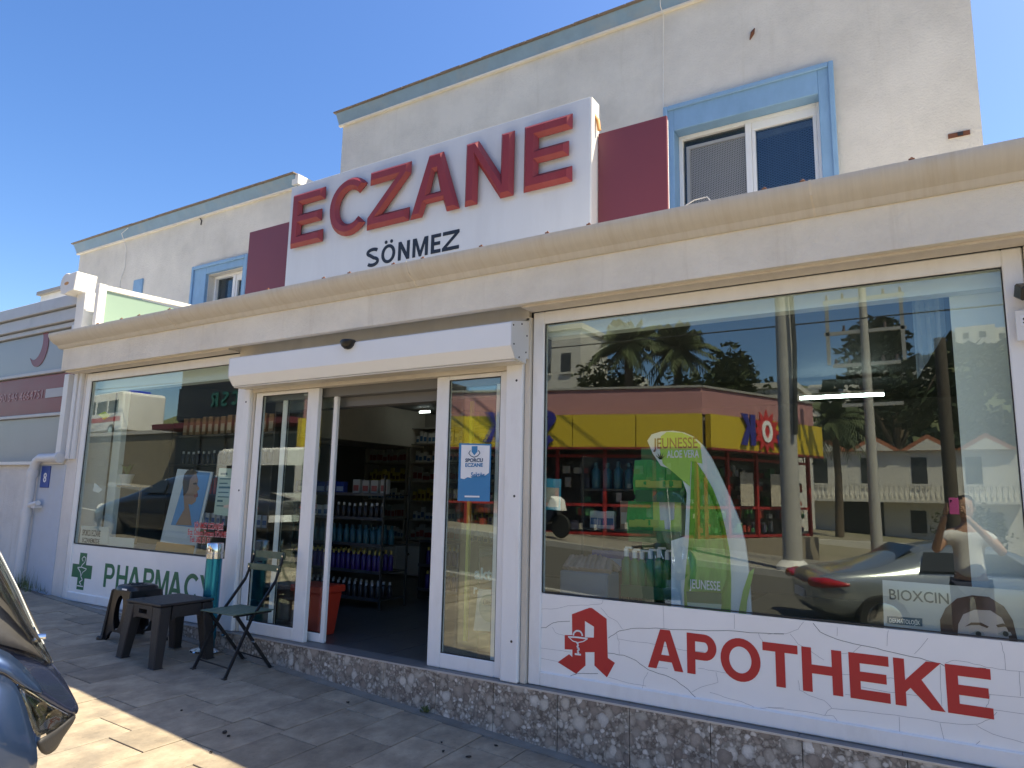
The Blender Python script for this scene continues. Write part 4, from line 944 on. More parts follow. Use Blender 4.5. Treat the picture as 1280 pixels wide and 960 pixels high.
# ashtray bin
bc = (-5.47, -.22); gb = gz(bc[0])
t = thing('ashtray_bin', 'tall turquoise metal ashtray column with chrome top and chrome foot by the window', 'ashtray', (bc[0], bc[1], gb))
top = at(266, 678, bc[1]).z-gb; nk = at(266, 698, bc[1]).z-gb
b = MB(); b.lathe([(.066, .10), (.066, nk)], (0, 0, 0), 28); b.build('body', M['teal'], t, smooth=40)
b = MB(); b.lathe([(.066, nk+.001), (.069, nk+.003), (.069, nk+.045), (.060, nk+.046), (.060, nk+.055), (.069, nk+.056), (.069, top-.012), (.063, top-.002), (.04, top-.008)], (0, 0, 0), 28); b.build('neck', M['chrome'], t, smooth=35)
b = MB(); b.lathe([(.135, .0), (.138, .008), (.13, .018), (.085, .03), (.07, .034)], (0, 0, -.002), 32); b.build('base_plate', M['chrome'], t, smooth=30)
b = MB(); b.lathe([(.061, .034), (.061, .10)], (0, 0, 0), 28); b.build('stem', M['teal'], t, smooth=40)
# folding bistro chair
cx_, cy_ = -4.905, -.35; gc_ = gz(cx_)
t = thing('bistro_chair', 'folding bistro chair with green slats and thin crossed black metal legs', 'chair', (cx_, cy_, gc_))
zl_ = lambda x: -SLOPE*x
hw = .19; zs = .31-gc_
for sx in (-1, 1):
    x_ = sx*hw
    b = MB(); b.bar((x_, -.245, zl_(x_)), (x_, -.04, .40), .024, .012, (1, 0, 0)); b.bar((x_, -.04, .40), (x_*.97, .17, .66), .022, .012, (1, 0, 0)); b.bar((x_*.97, .17, .66), (x_*.93, .25, .885), .020, .010, (1, 0, 0)); b.build('leg', M['blackmetal'], t)
    x2 = sx*(hw-.022)
    b = MB(); b.bar((x2, .195, zl_(x2)), (x2, -.17, zs-.01), .024, .012, (1, 0, 0)); b.build('leg', M['blackmetal'], t)
    b = MB(); b.box(x_-.02*1, x_+.02, -.265, -.235, zl_(x_)-.002, zl_(x_)+.007); b.box(x2-.018, x2+.018, .185, .215, zl_(x2)-.002, zl_(x2)+.007); b.build('foot', M['blackmetal'], t)
    b = MB(); b.tube([(x2-sx*.01, -.005, .222), (x_+sx*.012, -.005, .222)], .008, 8); b.build('rivet', M['chrome'], t)
    b = MB(); b.box(x2-.008, x2+.008, -.19, .16, zs-.022, zs-.008); b.build('seat_rail', M['blackmetal'], t)
b = MB(); b.tube([(-hw, -.205, .075), (hw, -.205, .055)], .006, 8); b.build('stretcher', M['blackmetal'], t)
b = MB(); b.tube([(-hw+.02, .15, .075), (hw-.02, .15, .055)], .006, 8); b.build('stretcher', M['blackmetal'], t)
for k in range(9):
    y_ = -.205+k*.043
    b = MB(); n_ = 6
    for i in range(n_):
        pass
    b.bar((-.205, y_, zs+.0), (.205, y_, zs+.0), .034, .009, (0, 0, 1)); b.build('seat_slat', M['chairgreen'], t, bevel=.003)
for z_, yb, hgt in ((.855, .245, .055), (.755, .205, .05)):
    b = MB(); n_ = 8; row = []
    for i in range(n_+1):
        f = i/n_*2-1; yy = yb+.028*(1-f*f)-.012
        row.append((f*.20, yy))
    for (xa, ya), (xb, yb2) in zip(row[:-1], row[1:]):
        b.add([(xa, ya, z_-hgt/2), (xb, yb2, z_-hgt/2), (xb, yb2, z_+hgt/2), (xa, ya, z_+hgt/2), (xa, ya+.010, z_-hgt/2), (xb, yb2+.010, z_-hgt/2), (xb, yb2+.010, z_+hgt/2), (xa, ya+.010, z_+hgt/2)],
              [(0, 1, 2, 3), (7, 6, 5, 4), (0, 4, 5, 1), (3, 2, 6, 7)])
    b.build('back_slat', M['chairgreen'], t, smooth=40)
    for sx in (-1, 1):
        b = MB(); b.tube([(sx*.178, yb-.02, z_), (sx*.178, yb-.012, z_)], .008, 8); b.build('rivet', M['chrome'], t)

# ============================================================ SCOOTER (front seen at the left edge)
hd = math.atan2(.89, .45); F_ = Vector((math.cos(hd), math.sin(hd), 0)); Rr = Vector((F_.y, -F_.x, 0))
tip = Vector((-2.47, -2.90, 0)); gsc = gz(tip.x-.3*F_.x)
sco = thing('motor_scooter', 'dark blue metallic motor scooter with angular headlight and smoked windscreen at the left edge', 'scooter', (tip.x-.45*F_.x, tip.y-.45*F_.y, gz(tip.x-.3)))
so_ = sco.location.copy()
def sp_(px, py, off):
    """pixel -> point on the scooter's plane at lateral offset off to its right"""
    d = Fw + Rt*((px-640)/FPX) - Up*((py-480)/FPX); o_ = tip+Rr*off
    t_ = (Vector((o_.x, o_.y, 0))-Vector((CAM.x, CAM.y, 0))).dot(Rr)/Vector((d.x, d.y, 0)).dot(Rr)
    return CAM+d*t_-so_
def mir_(p):
    w_ = p+so_; k = (Vector((w_.x, w_.y, 0))-tip).dot(Rr); return p-Rr*2*k
def spanel(name, rows, m, thick=.004, mirror=True, smooth=60, sub_=1):
    """rows: grid of (px,py,off); builds the near side patch and its mirror image"""
    pts = [[sp_(*q) for q in r] for r in rows]; out = []
    for mm in ((0, 1) if mirror else (0,)):
        me = bpy.data.meshes.new(name); nr, nc = len(pts), len(pts[0])
        v = [mir_(p) if mm else p for r in pts for p in r]
        f = [(i*nc+j, i*nc+j+1, (i+1)*nc+j+1, (i+1)*nc+j) for i in range(nr-1) for j in range(nc-1)]
        me.from_pydata(v, [], f); bm = bmesh.new(); bm.from_mesh(me)
        bm.normal_update()
        av = sum((fc.normal for fc in bm.faces), Vector())
        want = Rr*(-1 if mm else 1)+F_*.3+Vector((0, 0, .3))
        if av.dot(want) < 0: bmesh.ops.reverse_faces(bm, faces=bm.faces)
        bm.to_mesh(me); bm.free(); me.shade_smooth()
        o = bpy.data.objects.new(name, me); COL.objects.link(o); me.materials.append(m); o.parent = sco
        sd = o.modifiers.new('s', 'SUBSURF'); sd.levels = sub_; sd.render_levels = sub_
        so2 = o.modifiers.new('t', 'SOLIDIFY'); so2.thickness = thick; so2.offset = -1
        out.append(o)
    return out
# beak (upper nose) : crown line on the centre, lower edge above the lamp
spanel('nose_panel', [[(-60, 770, .0), (0, 803, .02), (35, 812, .03), (60, 826, .02), (76, 842, .005), (90, 866, .0), (99, 884, .0)],
                      [(-60, 800, .10), (0, 812, .10), (30, 828, .09), (52, 843, .07), (70, 860, .045), (86, 876, .02), (98, 888, .003)],
                      [(-60, 830, .15), (-5, 838, .15), (18, 851, .14), (38, 864, .115), (60, 878, .08), (80, 890, .035), (95, 896, .008)]], M['scdark'])
spanel('highlight_panel', [[(-70, 795, .13), (0, 806, .125), (25, 826, .115), (42, 846, .10), (56, 864, .085)],
                      [(-70, 830, .175), (-2, 833, .17), (18, 848, .155), (34, 860, .135), (54, 868, .105)]], M['scooter'], .006)  # added lighter panel standing in for the sky's highlight on the nose
# side fairing
spanel('side_panel', [[(-80, 832, .20), (-20, 834, .19), (8, 846, .17), (20, 853, .16)],
                      [(-80, 880, .27), (-22, 880, .25), (14, 884, .215), (33, 882, .175)],
                      [(-80, 925, .29), (-24, 926, .27), (20, 922, .235), (43, 922, .185)],
                      [(-80, 962, .28), (-22, 962, .26), (22, 960, .225), (50, 950, .17)],
                      [(-80, 1010, .25), (-20, 1010, .22), (20, 1000, .18), (40, 980, .14)]], M['scooter'], .005)
# lamp: bowl behind and clear lens in front
spanel('headlight', [[(22, 855, .150), (40, 865, .120), (62, 880, .080), (83, 892, .030)],
                     [(30, 878, .150), (46, 884, .125), (66, 893, .085), (86, 900, .030)],
                     [(40, 903, .145), (54, 903, .12), (68, 905, .085), (84, 906, .032)],
                     [(46, 924, .145), (56, 919, .12), (66, 914, .09), (78, 909, .040)]], M['clear'], .003)
spanel('reflector', [[(22, 857, .125), (40, 867, .095), (62, 882, .058), (81, 893, .012)],
                     [(32, 880, .110), (46, 886, .085), (63, 894, .05), (80, 899, .012)],
                     [(42, 902, .115), (54, 903, .09), (67, 904, .06), (78, 905, .018)],
                     [(47, 922, .120), (56, 917, .095), (65, 913, .07), (75, 908, .03)]], col('reflector_grey', (.05, .048, .045), .25, metal=.5, var=.3, scale=40), .004)
for (px, py, of, r_) in ((64, 899, .085, .029), (48, 886, .118, .021)):
    for sgn in (0, 1):
        c0 = sp_(px, py, of-.022); c0 = mir_(c0) if sgn else c0
        ax = (F_*.75+Rr*(-.6 if sgn else .6)).normalized()
        b = MB(); b.lathe([(r_*.2, -.012), (r_*.75, -.008), (r_, .004), (r_*1.02, .012)], n=18); me = b.mesh('lamp_bowl', 60)
        me.transform(Matrix.Translation(c0) @ ax.to_track_quat('Z', 'Y').to_matrix().to_4x4()); mesh_obj('lamp_bowl', me, M['lensdark'], sco)
b = MB(); e = [sp_(22, 856, .153), sp_(40, 866, .123), sp_(62, 881, .083), sp_(84, 893, .033)]; b.tube(e, .0022, 6); b.build('lens_trim', M['chrome'], sco)
# chin under the lamp
spanel('chin_panel', [[(46, 926, .155), (60, 920, .125), (78, 909, .06), (97, 890, .012)],
                      [(50, 938, .14), (62, 932, .105), (75, 922, .045), (94, 902, .006)],
                      [(58, 946, .10), (66, 940, .075), (72, 936, .03), (78, 922, .004)]], M['scblack'], .006)
# grey inner cowl and screen
spanel('inner_cowl', [[(-60, 690, .04), (0, 742, .05), (24, 776, .045), (44, 803, .03), (66, 828, .012)],
                      [(-60, 740, .12), (0, 768, .11), (22, 792, .09), (44, 813, .06), (63, 829, .02)],
                      [(-60, 790, .15), (0, 805, .11), (24, 811, .08), (44, 818, .05), (60, 828, .022)]], M['scgrey'], .006)
spanel('screen_frame', [[(-60, 640, .10), (0, 712, .10), (24, 752, .085), (44, 790, .06), (53, 801, .03)],
                        [(-60, 665, .12), (0, 735, .12), (22, 768, .10), (40, 793, .075), (50, 806, .04)]], M['scblack'], .01)
spanel('windscreen', [[(-80, 560, .0), (0, 694, .0), (22, 738, .0), (42, 784, .0), (70, 832, .0)],
                      [(-80, 575, .12), (0, 703, .11), (20, 744, .10), (39, 788, .075), (64, 830, .03)],
                      [(-80, 610, .20), (-10, 722, .19), (12, 756, .16), (34, 796, .11), (58, 826, .05)]], M['visor'], .004)
b = MB(); b.tube([sp_(-80, 558, .0), sp_(0, 693, .0), sp_(22, 737, 0), sp_(42, 783, 0), sp_(54, 805, .0)], .004, 6); b.build('screen_edge', col('screen_rim', (.45, .46, .45), .25), sco)
b = MB(); c0 = sp_(48, 796, .03); b.tube([c0+F_*.02, c0-F_*.01, c0-F_*.02+Vector((0, 0, .03))], [.008, .012, .008], 8); b.build('screen_bolt', M['chrome'], sco)
# wheels, fork, body, seat, bars (mostly outside the frame)
zg = gz(tip.x-.2)-so_.z
wf = F_*.12+Vector((0, 0, zg+.27)); wb_ = F_*-1.30+Vector((0, 0, zg+.25))
def ringx(c, r0, w_, m, name, par):
    b = MB(); b.lathe([(r0-.09, -w_/2), (r0-.02, -w_/2), (r0, -w_/4), (r0, w_/4), (r0-.02, w_/2), (r0-.09, w_/2), (r0-.09, -w_/2)], n=28)
    me = b.mesh(name, 50); me.transform(Matrix.Translation(c) @ Rr.to_track_quat('Z', 'Y').to_matrix().to_4x4()); return mesh_obj(name, me, m, par)
for c in (wf, wb_):
    wh = ringx(c, .27, .13, M['rubber'], 'wheel', sco)
    b = MB()
    for k in range(5):
        a = k*6.283/5; b.bar(c, c+(F_*math.cos(a)+Vector((0, 0, 1))*math.sin(a))*.18, .03, .04, Rr)
    b.build('rim', M['chrome'], wh)
b = MB(); b.tube([wf+Rr*.09, wf+Rr*.09+Vector((0, 0, .42))-F_*.16], .022, 8); b.tube([wf-Rr*.09, wf-Rr*.09+Vector((0, 0, .42))-F_*.16], .022, 8); b.build('fork', M['blackmetal'], sco)
def slo(f, z): return F_*f+Vector((0, 0, z+zg))
b = MB(); prof_ = [(-.05, .45), (-.25, .25), (-1.1, .22), (-1.65, .62), (-1.6, .78), (-.75, .70), (-.45, .52), (-.2, .80)]
n_ = len(prof_); b.add([slo(f, z)+Rr*sd*.15 for sd in (-1, 1) for f, z in prof_], [tuple(range(n_)), tuple(range(2*n_-1, n_-1, -1))]+[(i, (i+1) % n_, n_+(i+1) % n_, n_+i) for i in range(n_)]); b.build('body', M['scooter'], sco, bevel=.03, segs=2)
b = MB(); prof_ = [(-.72, .71), (-1.6, .80), (-1.65, .86), (-1.3, .90), (-1.1, .82), (-.75, .80)]; n_ = len(prof_)
b.add([slo(f, z)+Rr*sd*.14 for sd in (-1, 1) for f, z in prof_], [tuple(range(n_)), tuple(range(2*n_-1, n_-1, -1))]+[(i, (i+1) % n_, n_+(i+1) % n_, n_+i) for i in range(n_)]); b.build('seat', M['scblack'], sco, bevel=.02, segs=2)
b = MB(); c0 = slo(-.33, .98); b.tube([c0-Rr*.36, c0-Rr*.12+Vector((0, 0, .02)), c0+Rr*.12+Vector((0, 0, .02)), c0+Rr*.36], .014, 8); b.build('handlebar', M['blackmetal'], sco)
b = MB(); b.prism([(f, z) for f, z in arc(0, 0, .33, .33, 20, 150, 10)+arc(0, 0, .30, .30, 150, 20, 10)], -.08, .08, 'x')
ax4 = Matrix(((Rr.x, F_.x, 0, wf.x), (Rr.y, F_.y, 0, wf.y), (0, 0, 1, wf.z), (0, 0, 0, 1))); me = b.mesh('mudguard'); me.transform(ax4); mesh_obj('mudguard', me, M['scdark'], sco)

# ============================================================ SHOP INTERIOR
# --- product prototypes (thing > body, cap) copied along the shelves
def proto_bottle(name, cat, label, body, cap, h=.2, r=.03, shoulder=.7, pump=False, group=None):
    t = thing(name, label, cat, (0, 0, -50), 0, group)
    b = MB(); b.lathe([(r*.92, 0), (r, h*.03), (r, h*shoulder), (r*.45, h*(shoulder+.1)), (r*.4, h*(shoulder+.12))], n=10); b.build('body', body, t, smooth=45)
    b = MB(); b.lathe([(r*.5, h*(shoulder+.121)), (r*.5, h), (r*.3, h*1.01)], n=8)
    if pump: b.box(-r*.2, r*1.3, -r*.25, r*.25, h*1.0, h*1.05)
    b.build('cap', cap, t, smooth=45); return t
def proto_box(name, cat, label, m, m2, sx, sy, sz, group=None):
    t = thing(name, label, cat, (0, 0, -50), 0, group)
    b = MB(); b.box(-sx/2, sx/2, -sy/2, sy/2, 0, sz); b.build('carton', m, t, bevel=.002)
    b = MB(); b.box(-sx/2*.8, sx/2*.8, -sy/2-.0015, -sy/2-.0003, sz*.2, sz*.6); b.build('print', m2, t); return t
protos_used = set()
def row(p, x0, x1, y, z, n, label, group, jit=.004, rz=0, dy=0, sc=1):
    for i in range(n):
        f = (i+.5)/n; x = x0+(x1-x0)*f+rnd.uniform(-jit, jit); yy = y+dy*f+rnd.uniform(-jit, jit)
        a = rz+rnd.uniform(-.08, .08)
        if p.name not in protos_used: 
            KID.setdefault(p.name, [(c, kids(c)) for c in kids(p)])
            protos_used.add(p.name); p.location = (x, yy, z); p.rotation_euler = (0, 0, a); p['label'] = label; p['group'] = group
        else: dup(p, (x, yy, z), a, label, group, (1, 1, rnd.uniform(.94, 1.04)*(rnd.uniform(.85, sc) if sc > 1 else 1)))
C = col
pb_purple = proto_bottle('bottle', 'bottle', '', C('p_purple', (.045, .02, .16), .3), C('p_gold', (.55, .42, .10), .3), .21, .027)
pb_teal = proto_bottle('bottle', 'bottle', '', C('p_teal', (.02, .10, .13), .3), C('p_dteal', (.02, .08, .10), .3), .20, .035)
pb_dark = proto_bottle('bottle', 'bottle', '', C('p_dark', (.03, .025, .03), .3), C('p_white', (.6, .6, .6), .4), .16, .028)
pb_red = proto_bottle('bottle', 'bottle', '', C('p_redor', (.42, .07, .03), .35), C('p_white', (.6, .6, .6), .4), .22, .022, .8)
pb_pump = proto_bottle('pump_bottle', 'bottle', '', C('p_green', (.03, .20, .05), .25), C('p_whitecap', (.75, .78, .78), .3), .27, .036, .68, True)
px_white = proto_box('box', 'box', '', C('b_white', (.55, .57, .58), .5), C('b_blue', (.05, .14, .3), .5), .07, .04, .13)
px_grey = proto_box('box', 'box', '', C('b_grey', (.34, .34, .34), .5), C('b_dkred', (.25, .05, .05), .5), .10, .05, .16)
px_blue = proto_box('box', 'box', '', C('b_navy', (.02, .05, .28), .35), C('b_lt', (.35, .45, .6), .5), .13, .06, .14)
px_yel = proto_box('box', 'box', '', C('b_yellow', (.5, .42, .10), .5), C('b_brown', (.15, .08, .04), .5), .06, .04, .15)
px_tan = proto_box('box', 'box', '', C('b_tan', (.42, .27, .17), .5), C('b_cream', (.6, .55, .45), .5), .08, .04, .22)
ps_pouch = thing('pouch', '', 'pouch', (0, 0, -50))
b = MB(); b.add([(-.045, -.012, 0), (.045, -.012, 0), (.045, .012, 0), (-.045, .012, 0), (-.05, -.02, .08), (.05, -.02, .08), (.05, .02, .08), (-.05, .02, .08), (-.042, -.002, .24), (.042, -.002, .24), (.042, .002, .24), (-.042, .002, .24)],
      [(3, 2, 1, 0), (0, 1, 5, 4), (1, 2, 6, 5), (2, 3, 7, 6), (3, 0, 4, 7), (4, 5, 9, 8), (5, 6, 10, 9), (6, 7, 11, 10), (7, 4, 8, 11), (8, 9, 10, 11)])
b.build('sachet', C('p_foil', (.04, .36, .09), .25, var=.5, scale=25), ps_pouch, smooth=60)
b = MB(); b.box(-.03, .03, -.0225, -.0212, .05, .10); b.build('print', C('p_lime', (.35, .5, .1), .4), ps_pouch)

def rack(name, label, x0, x1, y0, y1, z0, zs, m, back=None, posts=True, lip=None, cat='shelf', group=None, floor=.03, openr=False):
    t = thing(name, label, cat, ((x0+x1)/2, (y0+y1)/2, floor), 0, group)
    for z in zs:
        b = MB(); b.box(x0+.021, x1-.021, y0+.01, y1-.012, z-.016, z); b.build('shelf', m, t, world=True)
        if lip:
            b = MB(); b.box(x0, x1, y0-.004, y0+.009, z-.02, z+.012); b.build('price_rail', lip, t, world=True)
    if openr:
        for xa in (x0, x1-.018):
            for ya in (y0+.01, y1-.03):
                b = MB(); b.box(xa, xa+.018, ya, ya+.018, floor, zs[-1]+.2); b.build('post', m, t, world=True)
        return t
    for xa in (x0, x1-.02):
        b = MB(); b.box(xa, xa+.02, y0+.01, y1, floor, zs[-1]+.25 if back else zs[-1]); b.build('side_panel', m, t, world=True)
    if back:
        b = MB(); b.box(x0+.02, x1-.02, y1-.011, y1, floor, zs[-1]+.25); b.build('back_panel', back, t, world=True)
    return t
# rack right behind the door, full of bottles
rk = rack('bottle_rack', 'low black shop rack of coloured bottles just inside the open door', -6.95, -5.20, 1.60, 2.05, .03, [.14, .42, .70, .98, 1.24], M['shelfdark'], C('backmesh', (.10, .10, .10), .6), lip=C('rail_dk', (.06, .06, .07), .4), openr=True)
for z, p, n, lab in ((.14, pb_dark, 16, 'small dark bottle with white cap on the lowest shelf of the door rack'), (.42, pb_purple, 18, 'purple bottle with gold cap in the second row of the door rack'), (.70, pb_teal, 13, 'dark teal bottle in the middle row of the door rack')):
    row(p, -6.9, -5.23, 1.66, z, n+4, lab, lab.split(' in the')[0].split(' on the')[0]+'s on the door rack')
    row(p, -6.9, -5.23, 1.84, z, n+4, lab.replace(' in the', ' behind the').replace(' on the lowest shelf of', ' at the back bottom of'), lab.split(' in the')[0].split(' on the')[0]+'s on the door rack')
row(px_white, -6.9, -6.1, 1.70, .98, 9, 'small white carton with blue print on the fourth shelf of the door rack', 'white cartons on the door rack')
row(pb_dark, -6.0, -5.25, 1.70, .98, 9, 'small dark bottle with white cap on the fourth shelf of the door rack', 'dark bottles high on the door rack')
row(px_blue, -6.85, -5.9, 1.75, 1.24, 6, 'navy blue box on the top shelf of the rack behind the door', 'navy boxes on the door rack')
row(px_grey, -5.8, -5.25, 1.75, 1.24, 4, 'grey carton with dark red print on the top shelf of the door rack', 'grey cartons on the door rack')
# second low rack of purple bottles beside it, nearer the entrance
rk2 = rack('bottle_rack', 'small black rack of purple bottles deeper in the shop', -5.50, -4.9, 2.6, 3.0, .03, [.14, .42, .70], M['shelfdark'], lip=C('rail_dk', (.06, .06, .07), .4))
for z in (.14, .42): row(pb_purple, -5.46, -4.95, 2.7, z, 8, 'purple bottle with gold cap on the small rack deeper inside', 'purple bottles on the small rack')
# wall shelving at the back, two bays, with a white base cabinet and counter
for i, (xa, xb) in enumerate(((-8.36, -7.45), (-7.40, -6.35), (-6.30, -5.2))):
    lab = ['tall back wall shelf bay nearest the left wall of the shop', 'tall middle shelf bay on the back wall of the shop', 'tall shelf bay at the right of the back wall seen past the door'][i]
    rack('wall_shelf', lab, xa, xb, 4.6, 4.95, .03, [.55, .85, 1.15, 1.45, 1.75, 2.05, 2.3], M['shelf'], C('shelf_back', (.28, .27, .25), .6))
    for j, z in enumerate((.55, .85, 1.15, 1.45, 1.75, 2.05)):
        p = (px_white, px_grey, px_white, px_yel, px_grey, px_white)[(i+j) % 6]
        nm = {px_white.name: 'white carton with blue print', px_grey.name: 'grey carton with dark red print', px_yel.name: 'yellow carton with brown print'}[p.name]
        bay = ('left', 'middle', 'right')[i]; lv = ('lowest', 'second', 'third', 'fourth', 'fifth', 'top')[j]; row(p, xa+.05, xb-.05, 4.7, z, 11, nm+' on the '+lv+' shelf of the '+bay+' back wall bay', nm+'s, '+lv+' shelf, '+bay+' back wall bay', .012, sc=1.55)
ct = thing('base_cabinet', 'white base cabinet with black knobs under the back wall shelves', 'cabinet', (-6.9, 4.3, .03))
b = MB(); b.box(-8.2, -5.3, 4.22, 4.58, .05, .48); b.build('carcass', M['white'], ct, world=True)
b = MB(); b.box(-8.22, -5.28, 4.18, 4.59, .485, .515); b.build('worktop', C('worktop', (.45, .44, .42), .4), ct, world=True)
for k in range(6):
    b = MB(); b.box(-8.19+.483*k, -7.72+.483*k, 4.20, 4.218, .07, .47); d = b.build('drawer_front', M['white'], ct, world=True, bevel=.003)
    b = MB(); b.tube([(-7.95+.483*k, 4.17, .36), (-7.95+.483*k, 4.199, .36)], .018, 8); b.build('knob', M['gasket'], d, world=True)
# red basket behind the sliding door
t = thing('plastic_basket', 'tall red plastic bin standing just inside behind the sliding door', 'basket', (-4.80, .36, .03))
b = MB(); b.frustum((0, 0), .13, .10, 0, (0, 0), .17, .13, .36); b.build('tub', M['red'], t, bevel=.01)
b = MB(); b.box(-.19, .19, -.15, .15, .3605, .42); b.build('rim', M['red'], t, bevel=.01)
t = thing('plastic_basket', 'dull brown crate standing behind the fixed door pane beside the red bin', 'basket', (-5.22, .5, .03))
b = MB(); b.frustum((0, 0), .17, .14, 0, (0, 0), .18, .15, .36); b.build('tub', C('brown_crate', (.12, .045, .03), .5), t, bevel=.01)
b = MB(); b.box(-.19, .19, -.16, .16, .3605, .385); b.build('rim', C('brown_crate', (.12, .045, .03), .5), t)
# lamps
M['tube_dim'] = emit_mat('small_lamp', (.8, .95, 1.0), 2.2)
def tube_lamp(p0, p1, label, tm_='tube'):
    c = (Vector(p0)+Vector(p1))/2; t = thing('tube_lamp', label, 'lamp', c)
    b = MB(); b.tube([p0, p1], .016, 10); b.build('tube', M[tm_], t, world=True)
    d_ = (Vector(p1)-Vector(p0)).normalized()*.01
    b = MB(); b.bar(Vector(p0)+Vector((0, 0, .035)), Vector(p1)+Vector((0, 0, .035)), .05, .03); b.build('batten', M['white'], t, world=True)
tube_lamp(tuple(at(1000, 498, 4.0)), tuple(at(1105, 493, 4.0)), 'bright white tube lamp hanging inside behind the right window')
for i, (px, py) in enumerate(((515, 517), (531, 515))):
    p = at(px, py, 5.0-i*.6); tube_lamp((p.x-.10, p.y, p.z), (p.x+.10, p.y, p.z), ('small ceiling lamp deep inside seen through the open door', 'second small ceiling lamp inside seen beside the door leaf')[i], 'tube_dim')
# pelmet, white return panel and curtain behind the right window
b = MB(); b.box(-2.42, .30, .14, .24, at(970, 390, .14).z, 2.57); W(b, 'blind_box', M['ipale'])
b = MB(); b.box(.052, .40, .245, .28, .05, 2.57); W(b, 'return_panel', M['ipale'])
b = MB(); n_ = 14
for i in range(n_):
    x_ = -.13+.012*i; y_ = .34+.018*math.sin(i*1.6)
    if i < n_-1:
        x2_ = x_+.012; y2_ = .34+.018*math.sin((i+1)*1.6); b.quad((x_, y_, 1.95+.02*i), (x2_, y2_, 1.95+.02*(i+1)), (x2_, y2_, 2.56), (x_, y_, 2.56))
cu_ = b.build('curtain', C('curtain_blue', (.30, .36, .42), .9), smooth=80); tag(cu_, 'short gathered grey curtain hanging inside by the right window edge', 'curtain')
b = MB(); b.box(-8.36, -5.4, .14, .24, 2.33, 2.57); W(b, 'blind_box', M['ipale'])

# --- left window display
ws = rack('window_shelf', 'shelf unit of products standing behind the PHARMACY window', -8.2, -6.3, 1.0, 1.35, .03, [.45, .85, 1.2, 1.55, 1.9], M['shelfdark'], C('backmesh2', (.07, .07, .07), .7))
row(pb_dark, -8.1, -6.4, 1.1, 1.55, 17, 'small dark bottle with white cap high on the shelf behind the PHARMACY window', 'dark bottles in the left window')
row(pb_red, -7.5, -6.9, 1.1, 1.2, 8, 'slim red bottle on the shelf behind the PHARMACY window', 'slim red bottles in the left window')
row(px_tan, -8.1, -7.6, 1.1, 1.2, 5, 'tan carton on the shelf behind the PHARMACY window', 'tan cartons in the left window')
row(px_white, -7.9, -6.4, 1.1, .85, 15, 'small white carton with blue print behind the PHARMACY window', 'white cartons in the left window')
row(px_grey, -8.1, -6.4, 1.1, .45, 12, 'grey carton on the lowest shelf behind the PHARMACY window', 'grey cartons in the left window')
row(px_tan, -8.1, -6.4, 1.1, 1.9, 14, 'tan carton on the top shelf behind the PHARMACY window', 'tan cartons on the top left window shelf')
b = MB(); b.box(-8.30, -8.14, .35, .41, .05, 2.4); o = b.build('upright_panel', M['ipale']); tag(o, 'pale green upright board inside the left end of the PHARMACY window', 'board')
# window ledge
b = MB(); b.box(-8.33, -5.57, .07, .62, .60, .63); W(b, 'window_ledge', M['shelf']); b = MB(); b.box(-2.43, .045, .07, .62, .30, .33); W(b, 'window_ledge', M['shelf'])
# plant in a white pot
p = at(158, 600, .45)
t = thing('potted_plant', 'small green plant in a white pot behind the left window', 'plant', (p.x, .45, p.z-.06))
b = MB(); b.lathe([(.05, 0), (.075, .11), (.08, .11), (.08, .125), (.068, .12)], n=16); b.build('pot', M['white'], t, smooth=40)
for k in range(14):
    a = k*2.4; l = .10+.06*rnd.random(); b = MB(); w_ = .010; c, s2 = math.cos(a), math.sin(a)
    b.quad((-s2*w_, c*w_, .11), (s2*w_, -c*w_, .11), (c*l*.5+s2*w_, s2*l*.5-c*w_, .11+l*.9), (c*l*.5-s2*w_, s2*l*.5+c*w_, .11+l*.9)); b.quad((c*l*.5+s2*w_, s2*l*.5-c*w_, .11+l*.9), (c*l*.5-s2*w_, s2*l*.5+c*w_, .11+l*.9), (c*l, s2*l, .11+l*1.0))
    b.build('leaf', C('leafgreen', (.06, .14, .04), .5), t)
b = MB(); b.box(p.x-.35, p.x+.35, .36, .56, p.z-.08, p.z-.061); b.box(p.x-.3, p.x-.28, .45, .47, .631, p.z-.08); b.box(p.x+.28, p.x+.3, .45, .47, .631, p.z-.08); o = b.build('plant_stand', C('tanwood', (.30, .21, .12), .6)); tag(o, 'small tan shelf stand holding the plant pot behind the left window', 'stand')
# blue poster board with a woman in profile
def pq(px, py, Y): p = at(px, py, Y); return (p.x, p.z)
YPo = .16
t = thing('poster_board', 'tall blue advertising board showing a woman in profile inside the left window', 'poster', (at(230, 640, YPo).x, YPo, .631))
flat('board', [pq(222, 586, YPo), pq(266, 590, YPo), pq(243, 692, YPo), pq(199, 682, YPo)], YPo, C('ad_white', (.55, .60, .64), .5), t, .012)
flat('blue_field', [pq(234, 589, YPo), pq(263, 591, YPo), pq(247, 660, YPo), pq(214, 656, YPo)], YPo-.003, C('ad_blue', (.10, .28, .55), .5), t)
flat('face', [pq(*q, YPo) for q in ((240, 589), (246, 592), (248, 600), (247, 606), (250, 611), (247, 614), (248, 618), (246, 622), (245, 627), (240, 631), (236, 630), (238, 641), (240, 657), (220, 656), (226, 645), (231, 636), (230, 622), (232, 604), (235, 592))], YPo-.005, C('ad_skin', (.30, .19, .14), .6), t)
flat('hair', [pq(*q, YPo) for q in ((235, 588), (243, 586), (248, 591), (243, 593), (238, 599), (236, 611), (234, 616), (230, 620), (229, 603), (231, 593))], YPo-.007, C('ad_hair', (.05, .03, .02), .6), t)
flat('eye', [pq(*q, YPo) for q in ((242, 604), (246, 603), (247, 605), (243, 606))], YPo-.009, C('ad_hair', (.05, .03, .02), .6), t)
